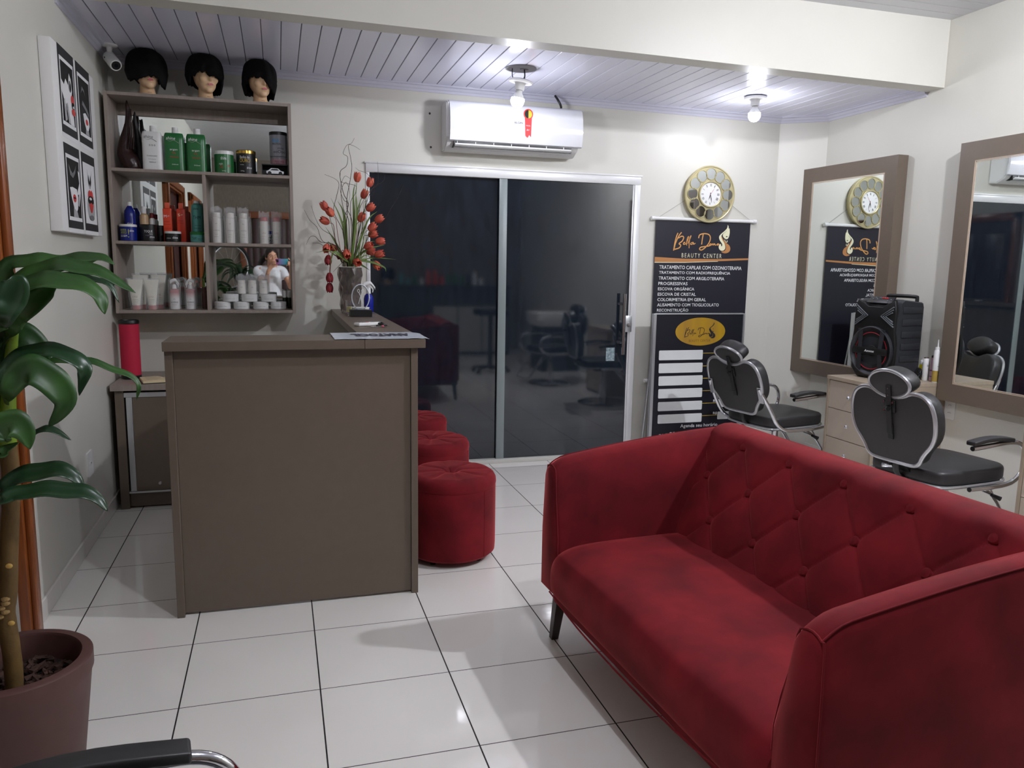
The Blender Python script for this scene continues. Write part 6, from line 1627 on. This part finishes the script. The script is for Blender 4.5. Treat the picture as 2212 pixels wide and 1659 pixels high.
for k, (zb, zt, dx) in enumerate(((.93, 1.12, 0), (.96, 1.30, .012), (.95, 1.28, -.03))):
    bm = new(); p = cr([(PX + .045, PY - .05, zb), (PX + .048 + dx, PY - .05, (zb + zt) / 2), (PX + .065 + dx * 2, PY - .07, zt)], 6); tube(bm, p, [.021, .012], seg=12); obj('green_stem', bm, STEMG, T)
LV = [[[[-0.699, 2.35, 1.299], [-0.672, 2.35, 1.417], [-0.619, 2.35, 1.432], [-0.543, 2.35, 1.434], [-0.464, 2.35, 1.45], [-0.423, 2.35, 1.43]], 0.05], [[[-0.663, 2.25, 1.297], [-0.636, 2.25, 1.37], [-0.557, 2.25, 1.418], [-0.491, 2.25, 1.421], [-0.417, 2.25, 1.397], [-0.359, 2.25, 1.359]], 0.05], [[[-0.623, 2.15, 1.304], [-0.602, 2.15, 1.366], [-0.545, 2.15, 1.386], [-0.482, 2.15, 1.384], [-0.43, 2.15, 1.359], [-0.415, 2.15, 1.315]], 0.055], [[[-0.636, 2.2, 1.268], [-0.623, 2.2, 1.308], [-0.586, 2.2, 1.336], [-0.548, 2.2, 1.368], [-0.53, 2.2, 1.377]], 0.05], [[[-0.629, 2.1, 1.303], [-0.605, 2.1, 1.353], [-0.593, 2.1, 1.391], [-0.595, 2.1, 1.406]], 0.06], [[[-0.653, 2.2, 1.284], [-0.677, 2.2, 1.336], [-0.695, 2.2, 1.364], [-0.724, 2.2, 1.348]], 0.06], [[[-0.71, 2.42, 1.277], [-0.641, 2.42, 1.382], [-0.56, 2.42, 1.422], [-0.52, 2.42, 1.423], [-0.478, 2.42, 1.446]], 0.035], [[[-0.711, 2.4, 1.282], [-0.654, 2.4, 1.387], [-0.584, 2.4, 1.4], [-0.462, 2.4, 1.384], [-0.426, 2.4, 1.326]], 0.025], [[[-0.682, 2.3, 1.176], [-0.671, 2.3, 1.235], [-0.637, 2.3, 1.243], [-0.602, 2.3, 1.209], [-0.598, 2.3, 1.153]], 0.06], [[[-0.661, 2.2, 1.127], [-0.647, 2.2, 1.172], [-0.594, 2.2, 1.211], [-0.522, 2.2, 1.206], [-0.481, 2.2, 1.168], [-0.496, 2.2, 1.103]], 0.045], [[[-0.692, 2.3, 1.1], [-0.662, 2.3, 1.15], [-0.586, 2.3, 1.174], [-0.501, 2.3, 1.177], [-0.413, 2.3, 1.144], [-0.374, 2.3, 1.112], [-0.379, 2.3, 1.067]], 0.02], [[[-0.644, 2.15, 1.114], [-0.612, 2.15, 1.161], [-0.579, 2.15, 1.171], [-0.537, 2.15, 1.139], [-0.518, 2.15, 1.09], [-0.558, 2.15, 1.034]], 0.065], [[[-0.669, 2.1, 1.025], [-0.648, 2.1, 1.04], [-0.62, 2.1, 1.051], [-0.598, 2.1, 1.03], [-0.588, 2.1, 0.987]], 0.06], [[[-0.654, 2.35, 0.975], [-0.618, 2.35, 0.984], [-0.587, 2.35, 0.976], [-0.557, 2.35, 0.956]], 0.02], [[[-0.683, 2.2, 0.958], [-0.668, 2.2, 0.97], [-0.639, 2.2, 0.985]], 0.025], [[[-0.691, 2.2, 0.858], [-0.652, 2.2, 0.889], [-0.578, 2.2, 0.906], [-0.527, 2.2, 0.894], [-0.499, 2.2, 0.858]], 0.045], [[[-0.667, 2.12, 0.855], [-0.631, 2.12, 0.873], [-0.561, 2.12, 0.876], [-0.496, 2.12, 0.868], [-0.454, 2.12, 0.848], [-0.431, 2.12, 0.818]], 0.04], [[[-0.652, 2.2, 1.296], [-0.696, 2.2, 1.269], [-0.735, 2.2, 1.21]], 0.05], [[[-0.695, 2.3, 1.1], [-0.729, 2.3, 1.143], [-0.773, 2.3, 1.136], [-0.799, 2.3, 1.073]], 0.05]]
DARKL = {4, 5, 7, 9, 13, 15, 16}
FACE = {3, 4, 5, 8, 11, 12, 17, 18}      # leaves that turn their face to the room
for i, (w, wd) in enumerate(LV):
    P0 = Vector(w[0]); st = Vector((PX + .05, PY - .05, P0.z - .05 if P0.z > 1.0 else P0.z))
    pts = cr([st] + [Vector(q) for q in w], 7)
    nr = Vector((.35, -1, .45)) if i in FACE else Vector((.25, -.55, 1.0))
    bm = new()
    def pf(q):
        if q < .12: return .13 + .06 * q / .12
        if q < .5: return .19 + .81 * sin((q - .12) / .38 * pi / 2)
        return max(.02, cos((q - .5) / .5 * pi / 2) ** .75)
    ribbon(bm, pts, wd * (.62 if i in FACE else .72), nr, .30, prof=pf)
    for v in bm.verts: v.co.z += .0025 * sin(v.co.x * 70 + i) 
    lf = obj('leaf', bm, LEAFD if i in DARKL else LEAF, T, angle=80)
    md = lf.modifiers.new('thickness', 'SOLIDIFY'); md.thickness = .0012

# ================================================================== BEHIND THE CAMERA (seen in the mirrors and in the dark glass)
# the person taking the picture, holding the phone just behind the lens
PS = thing('person', 'person in a white t-shirt holding up a phone, seen in the shelf mirror', 'person', (-.08, -.42, 0))
bm = new()
def limb(pts, rad, seg=14, flat=1.0): tube(bm, cr([Vector(p) for p in pts], 5), rad, seg=seg, flat=flat)
def radl(r, npts):   # radii through control points -> per sample
    n = (npts - 1) * 5 + 1; out = []
    for i in range(n):
        q = i / (n - 1) * (len(r) - 1); a = int(min(q, len(r) - 2)); f = q - a; out.append(r[a] * (1 - f) + r[a + 1] * f)
    return out
HX, HY, HZ = -.075, -.27, 1.50
fw = Vector((.22, .97, 0)).normalized(); sd = Vector((fw.y, -fw.x, 0))
def hp(a, b, c): return Vector((HX, HY, HZ)) + sd * a + fw * b + Vector((0, 0, c))
def hb(c, r, n=10):
    m = Matrix.Translation(hp(*c)) @ Matrix.Rotation(-.223, 4, 'Z') @ Matrix.Diagonal((r[0], r[1], r[2], 1)); bmesh.ops.create_uvsphere(bm, u_segments=2 * n, v_segments=n, radius=1, matrix=m)
hb((0, -.01, .02), (.073, .092, .098)); hb((0, .035, -.05), (.055, .052, .065)); hb((0, .07, -.09), (.024, .02, .02)); hb((0, .092, -.02), (.011, .016, .013)); hb((0, .084, .004), (.008, .012, .026)); hb((0, .08, -.055), (.022, .012, .012))
for s in (-1, 1): hb((s * .036, .06, -.015), (.025, .024, .024)); hb((s * .075, -.01, -.01), (.008, .018, .03))
SHZ = 1.335
limb([(-.08, -.29, 1.44), (-.09, -.31, 1.37), (-.10, -.33, 1.30)], radl([.052, .054, .07], 3))
limb([(-.105, -.34, 1.33), (-.105, -.34, 1.22), (-.10, -.34, 1.10), (-.10, -.34, .98), (-.10, -.34, .88)], radl([.075, .095, .088, .095, .112], 5), 18, 1.42)
for v in bm.verts: pass
SL, SR_ = Vector((-.262, -.335, SHZ - .015)), Vector((.055, -.345, SHZ - .015))
limb([(-.15, -.34, 1.34), SL], radl([.055, .058], 2)); limb([(-.05, -.34, 1.34), SR_], radl([.055, .056], 2))
EL, ER = Vector((-.165, -.15, 1.10)), Vector((.165, -.25, 1.09))
WL, WR = Vector((-.125, -.075, 1.315)), Vector((.168, -.075, 1.325))
limb([SL, (SL + EL) / 2 + Vector((-.01, -.01, 0)), EL], radl([.046, .041, .034], 3)); limb([EL, (EL + WL) / 2, WL], radl([.034, .033, .023], 3))
limb([SR_, (SR_ + ER) / 2 + Vector((.015, -.01, 0)), ER], radl([.046, .041, .034], 3)); limb([ER, (ER + WR) / 2, WR], radl([.034, .033, .023], 3))
for s in (-1, 1):
    limb([(-.10 + s * .075, -.34, .90), (-.10 + s * .085, -.34, .68), (-.10 + s * .09, -.33, .48), (-.10 + s * .09, -.345, .28), (-.10 + s * .09, -.36, .07)], radl([.088, .078, .054, .052, .034], 5))
    limb([(-.10 + s * .09, -.38, .045), (-.10 + s * .095, -.31, .038), (-.10 + s * .10, -.24, .028)], radl([.034, .035, .026], 3))
# hands round the ends of the phone
PHX0, PHX1, PHZ0, PHZ1, PHY = -.028, .134, 1.402, 1.480, -.032
def hand(wr, px, s):
    palm = Vector((px + s * .030, -.062, 1.405))
    limb([wr, (wr + palm) / 2 + Vector((0, 0, .005)), palm, palm + Vector((0, .006, .028))], radl([.025, .027, .029, .022], 4), 12)
    base = palm + Vector((0, .0, .03))
    for k, (dz, ln) in enumerate(((.030, .085), (.012, .078), (-.006, .070), (-.022, .058))):
        a = palm + Vector((s * .008, .004, .010 + dz * .8)); b_ = Vector((px + s * .016, PHY + .010, 1.43 + dz)); c_ = Vector((px - s * .004 - s * (.02 if k == 0 else .006), PHY + .0185, 1.432 + dz * 1.0))
        if k == 0: b_ = Vector((px + s * .014, PHY - .005, 1.475)); c_ = Vector((px - s * .002, PHY - .002, 1.494))
        limb([a, (a + b_) / 2 + Vector((s * .010, .004, .003)), b_, c_], radl([.0098, .0095, .0085, .0072], 4), 8)
    a = palm + Vector((-s * .012, .010, .000)); limb([a, a + Vector((-s * .018, .012, -.002)), Vector((px - s * .030, PHY - .004, PHZ0 - .008))], radl([.012, .011, .0085], 3), 8)
hand(WL, PHX0, -1); hand(WR, PHX1, 1)
bm = remesh(bm, .0055, 3)
sk = mat('person_skin', (206, 152, 122), .5)
bd = obj('body', bm, sk, PS, angle=180)
# hair swept into a long ponytail
bm = new(); hb((0, -.022, .034), (.083, .097, .100)); hb((0, -.10, .05), (.05, .05, .05))
tube(bm, cr([hp(0, -.11, .05), hp(-.05, -.15, .0), hp(-.12, -.15, -.08), hp(-.15, -.13, -.18), hp(-.14, -.12, -.28)], 6), radl([.045, .065, .075, .06, .02], 5), seg=16)
for s in (-1, 1): hb((s * .066, -.012, .03), (.02, .045, .055))
bm = remesh(bm, .007, 1)
cutv = [v for v in bm.verts if (v.co - hp(0, .085, -.01)).length < .072 and (v.co - hp(0, 0, 0)).dot(fw) > .045]
bmesh.ops.delete(bm, geom=cutv, context='VERTS')
obj('hair', bm, mat('dark_brown_hair', (28, 18, 16), .5, bump=(80, 1, .006)), bd, angle=180)
for s in (-1, 1):
    bm = new(); hb((s * .031, .088, .002), (.012, .005, .0038), 6); obj('eye', bm, mat('eye_white', (220, 214, 208), .3), bd)
    bm = new(); hb((s * .031, .094, .002), (.0055, .003, .0055), 6); obj('iris', bm, mat('dark_iris', (40, 24, 18), .2), bd)
    bm = new(); tube(bm, cr([hp(s * .014, .096, .024), hp(s * .032, .096, .031), hp(s * .052, .082, .024)], 4), [.003, .0022], seg=6); obj('eyebrow', bm, mat('dark_brown_hair', (28, 18, 16)), bd)
bm = new(); hb((0, .0925, -.052), (.021, .006, .0065), 8); obj('lips', bm, mat('rose_lips', (170, 80, 80), .4), bd)
# t-shirt and jeans
bm = new()
tube(bm, cr([(-.10, -.335, 1.385), (-.102, -.34, 1.345), (-.105, -.34, 1.22), (-.10, -.34, 1.10), (-.10, -.34, .98), (-.10, -.34, .90)], 5), radl([.06, .10, .108, .102, .106, .118], 6), seg=24, flat=1.42)
for S_, E_, o in ((SL, EL, -.15), (SR_, ER, -.05)):
    tube(bm, cr([Vector((o, -.34, 1.33)), S_ + Vector((0, 0, .003)), S_ + (E_ - S_) * .42], 5), radl([.058, .058, .059], 3), seg=18)
bm = remesh(bm, .008, 2); obj('t_shirt', bm, mat('white_cotton', (226, 226, 230), .8, bump=(14, .5, .01)), bd, angle=180)
bm = new()
for s in (-1, 1): tube(bm, cr([(-.10 + s * .06, -.34, .96), (-.10 + s * .075, -.34, .84), (-.10 + s * .085, -.34, .66), (-.10 + s * .09, -.33, .47), (-.10 + s * .09, -.345, .28), (-.10 + s * .09, -.36, .09)], 5), radl([.095, .105, .09, .066, .064, .055], 6), seg=20)
bm = remesh(bm, .009, 2); obj('jeans', bm, mat('blue_denim', (50, 62, 88), .85, bump=(300, .3, .001)), bd, angle=180)
for s in (-1, 1):
    bm = new(); tube(bm, cr([(-.10 + s * .09, -.40, .04), (-.10 + s * .095, -.32, .042), (-.10 + s * .10, -.21, .032)], 5), radl([.040, .041, .034], 3), seg=16)
    for v in bm.verts: v.co.z = max(v.co.z, .002)
    obj('shoe', bm, WHITE, bd)
T = thing('smartphone', 'smartphone in a pink to teal case held sideways, seen in the shelf mirror', 'phone', (.05, PHY, PHZ0))
def phone_mat():
    m = mat('pink_teal_phone_case', (60, 150, 160), .2)
    nt = m.node_tree; b = nt.nodes['Principled BSDF']; tc = nt.nodes.new('ShaderNodeTexCoord'); sp = nt.nodes.new('ShaderNodeSeparateXYZ'); nt.links.new(tc.outputs['Object'], sp.inputs[0])
    mr = nt.nodes.new('ShaderNodeMapRange'); mr.inputs['From Min'].default_value = -.08; mr.inputs['From Max'].default_value = .085; nt.links.new(sp.outputs['X'], mr.inputs['Value'])
    r = nt.nodes.new('ShaderNodeValToRGB'); r.color_ramp.elements[0].color = lin((170, 60, 130)); r.color_ramp.elements[1].color = lin((20, 150, 150)); e = r.color_ramp.elements.new(.5); e.color = lin((110, 130, 170))
    nt.links.new(mr.outputs[0], r.inputs[0]); nt.links.new(r.outputs[0], b.inputs['Base Color']); return m
pb = obj('phone_body', B(PHX0, PHX1, PHY - .005, PHY + .005, PHZ0, PHZ1, bev=.004, seg=3), phone_mat(), T)
obj('camera_island', B(-.018, .014, PHY + .0045, PHY + .0075, 1.434, 1.472, bev=.003), BLACK, T)
for (a, b) in ((0.0, 1.450), (-.010, 1.464), (-.010, 1.440)):
    bm = new(); lathe(bm, [(0, 0), (.0045, 0), (.0045, .0015), (0, .0015)], (a, PHY + .0075, b), axis='Y', seg=16); obj('camera_lens', bm, mat('dark_lens', (30, 34, 44), .05), pb)

# bicycle hung upright against the left wall
T = thing('bicycle', 'black bicycle stored upright by the left wall, its wheel seen in the shelf mirror', 'bicycle', (-.70, -1.35, 0))
def P2(u_, z): return Vector((-.70 + .35 * (u_ - .0) * .5, -1.35 - u_ * .4, z))
for cz_, nm_ in ((1.36, 'front_wheel'), (.36, 'rear_wheel')):
    ax = Vector((.8, -.6, 0)).normalized(); c0 = Vector((-.66, -1.25, cz_))
    bm = new(); tube(bm, [c0 + ax * .33 * cos(2 * pi * k / 40) + Vector((0, 0, .33 * sin(2 * pi * k / 40))) for k in range(40)], .024, seg=10, closed=True); w = obj(nm_, bm, mat('tyre_rubber', (18, 18, 19), .7), T)
    bm = new(); tube(bm, [c0 + ax * .30 * cos(2 * pi * k / 40) + Vector((0, 0, .30 * sin(2 * pi * k / 40))) for k in range(40)], .008, seg=8, closed=True); obj('rim', bm, ALU, w)
    bm = new()
    for k in range(14): a = 2 * pi * k / 14; tube(bm, [c0, c0 + ax * .30 * cos(a) + Vector((0, 0, .30 * sin(a)))], .0012, seg=4)
    blob(bm, c0, (.02, .02, .02), 6); obj('spokes', bm, ALU, w)
ax = Vector((.8, -.6, 0)).normalized(); q = lambda a, z: Vector((-.66, -1.25, 0)) + ax * a + Vector((0, 0, z))
bm = new(); tube(bm, [q(0, 1.36), q(.16, 1.02)], .014); tube(bm, [q(.16, 1.05), q(.12, .72)], .02); tube(bm, [q(.14, .95), q(-.2, .62)], .02); tube(bm, [q(-.2, .62), q(.12, .36)], .018); tube(bm, [q(0, .36), q(-.2, .62)], .012); tube(bm, [q(.12, .72), q(.12, .36)], .018); tube(bm, [q(0, .36), q(.12, .36)], .012)
obj('bike_frame', bm, mat('graphite_paint', (40, 42, 48), .3), T)
bm = new(); n_ = Vector((.6, .8, 0)); tube(bm, cr([q(.2, 1.05) - n_ * .25, q(.22, 1.08), q(.2, 1.05) + n_ * .25], 5), .011); obj('handlebar', bm, BLACK, T)
bm = new(); blob(bm, q(.36, .5), (.06, .05, .12), 8); obj('saddle', bm, BLACK, T)
# second plant
T = thing('potted_plant', 'leafy dark plant in a pot behind the camera, seen in the shelf mirror', 'potted plant', (-.50, -1.0, 0))
bm = new(); lathe(bm, [(0, 0), (.12, 0), (.16, .30), (.165, .33), (.15, .33), (.14, .28), (0, .27)], (-.50, -1.0, 0), seg=32); obj('pot', bm, POT, T)
bm = new(); tube(bm, cr([(-.50, -1.0, .27), (-.49, -1.0, .7), (-.50, -1.0, 1.15)], 5), .018, seg=10); obj('trunk', bm, BARK, T)
rs = random.Random(9)
for k in range(16):
    a = 2 * pi * k / 16 * 3.1; l = rs.uniform(.22, .34); z0 = 1.05 + .02 * k * .6
    b0 = Vector((-.50, -1.0, z0)); dr_ = Vector((cos(a), sin(a), 0))
    pts = cr([b0, b0 + dr_ * l * .4 + Vector((0, 0, l * .55)), b0 + dr_ * l * .75 + Vector((0, 0, l * .5)), b0 + dr_ * l + Vector((0, 0, l * .2))], 5)
    pts = [Vector((max(p.x, -.92), p.y, p.z)) for p in pts]
    bm = new(); ribbon(bm, pts, .035, Vector((0, 0, 1)) + dr_ * .2, .35); obj('leaf', bm, LEAFD, T, angle=80)
# dark product counter with bottles against the front wall
T = thing('product_counter', 'dark counter against the front wall, its row of bottles mirrored in the glass door', 'counter', (2.9, -1.6, 0))
DKC = mat('dark_counter_board', (46, 44, 42), .5)
obj('top', B(1.5, 3.6, -1.75, -1.3, 1.08, 1.12), DKC, T); obj('body', B(1.52, 3.58, -1.72, -1.36, 0, 1.0795), DKC, T)
for k in range(3): obj('pale_door', B(2.35 + k * .4, 2.73 + k * .4, -1.359, -1.345, .05, .78), mat('pale_grey_door', (168, 166, 158), .5), T)
cols = [TEAL, TEAL, GREEN, WHITE, ORANGE, ORANGE, ORANGE, GREEN, GREEN, GREEN, GREYP, WHITE, WHITE]
lbs = ['tall teal', 'squat teal', 'green', 'squat white', 'tall orange', 'second tall orange', 'short orange', 'slim green', 'second slim green', 'third slim green', 'dark grey', 'white', 'short white']
for k, m in enumerate(cols):
    h = (.20, .11, .17, .10, .24, .24, .14, .19, .21, .18, .2, .22, .12)[k]; xx = 1.85 + k * .108
    bm = new(); lathe(bm, [(0, 0), (.032, 0), (.032, h * .78), (.014, h * .86), (.014, h), (0, h)], (xx, -1.45, 1.1205), seg=16)
    solo('product_bottle', bm, m, lbs[k] + ' bottle in the row mirrored by the glass door', 'bottle', group='bottles on the dark counter')
T2 = dup([o for o in bpy.data.objects if o.name.startswith('mannequin_head') and o.parent is None][0], (1.64, -1.45, 1.1205), pi + .5, 'mannequin head on the dark counter, mirrored faintly in the glass door', 'mannequin heads mirrored in the door', scale=(1.05, 1.05, 1.05))
# office-like salon chair and wash basin seen in the glass
dup(c2, (3.22, 1.78, 0), radians(170), 'black salon chair out of the picture on the right, mirrored in the glass door')
T = thing('tool_trolley', 'black tool trolley on castors mirrored in the glass door', 'trolley', (2.72, .75, 0))
bm = new(); tube(bm, [(2.72, .75, .08), (2.72, .75, .78)], .03); obj('post', bm, BLACK, T)
obj('tray', B(2.52, 2.92, .58, .92, .78, .86, bev=.01), BLACK, T)
for k in range(5):
    a = 2 * pi * k / 5; bm = new(); tube(bm, [(2.72, .75, .09), (2.72 + .24 * cos(a), .75 + .24 * sin(a), .065)], .016); lg = obj('leg', bm, BLACK, T)
    bm = new(); lathe(bm, [(0, -.012), (.028, -.012), (.028, .012), (0, .012)], (2.72 + .24 * cos(a), .75 + .24 * sin(a), .029), axis='Y', seg=16); obj('castor', bm, BLACK, lg)
T = thing('wash_basin', 'white hair wash basin on a dark base mirrored in the glass door', 'wash basin', (3.7, .5, 0))
obj('base', B(3.45, 3.98, .25, .75, 0, .62), DKC, T)
bm = new(); loft(bm, [[Vector((x, y, z)) for x, y in rrect(3.36 + i, 3.98 - i * .5, .2 + i, .8 - i, .08)] for i, z in ((.05, .621), (.0, .70), (.0, .80), (.02, .805), (.06, .79), (.12, .68))]); obj('basin', bm, WHITE, T)
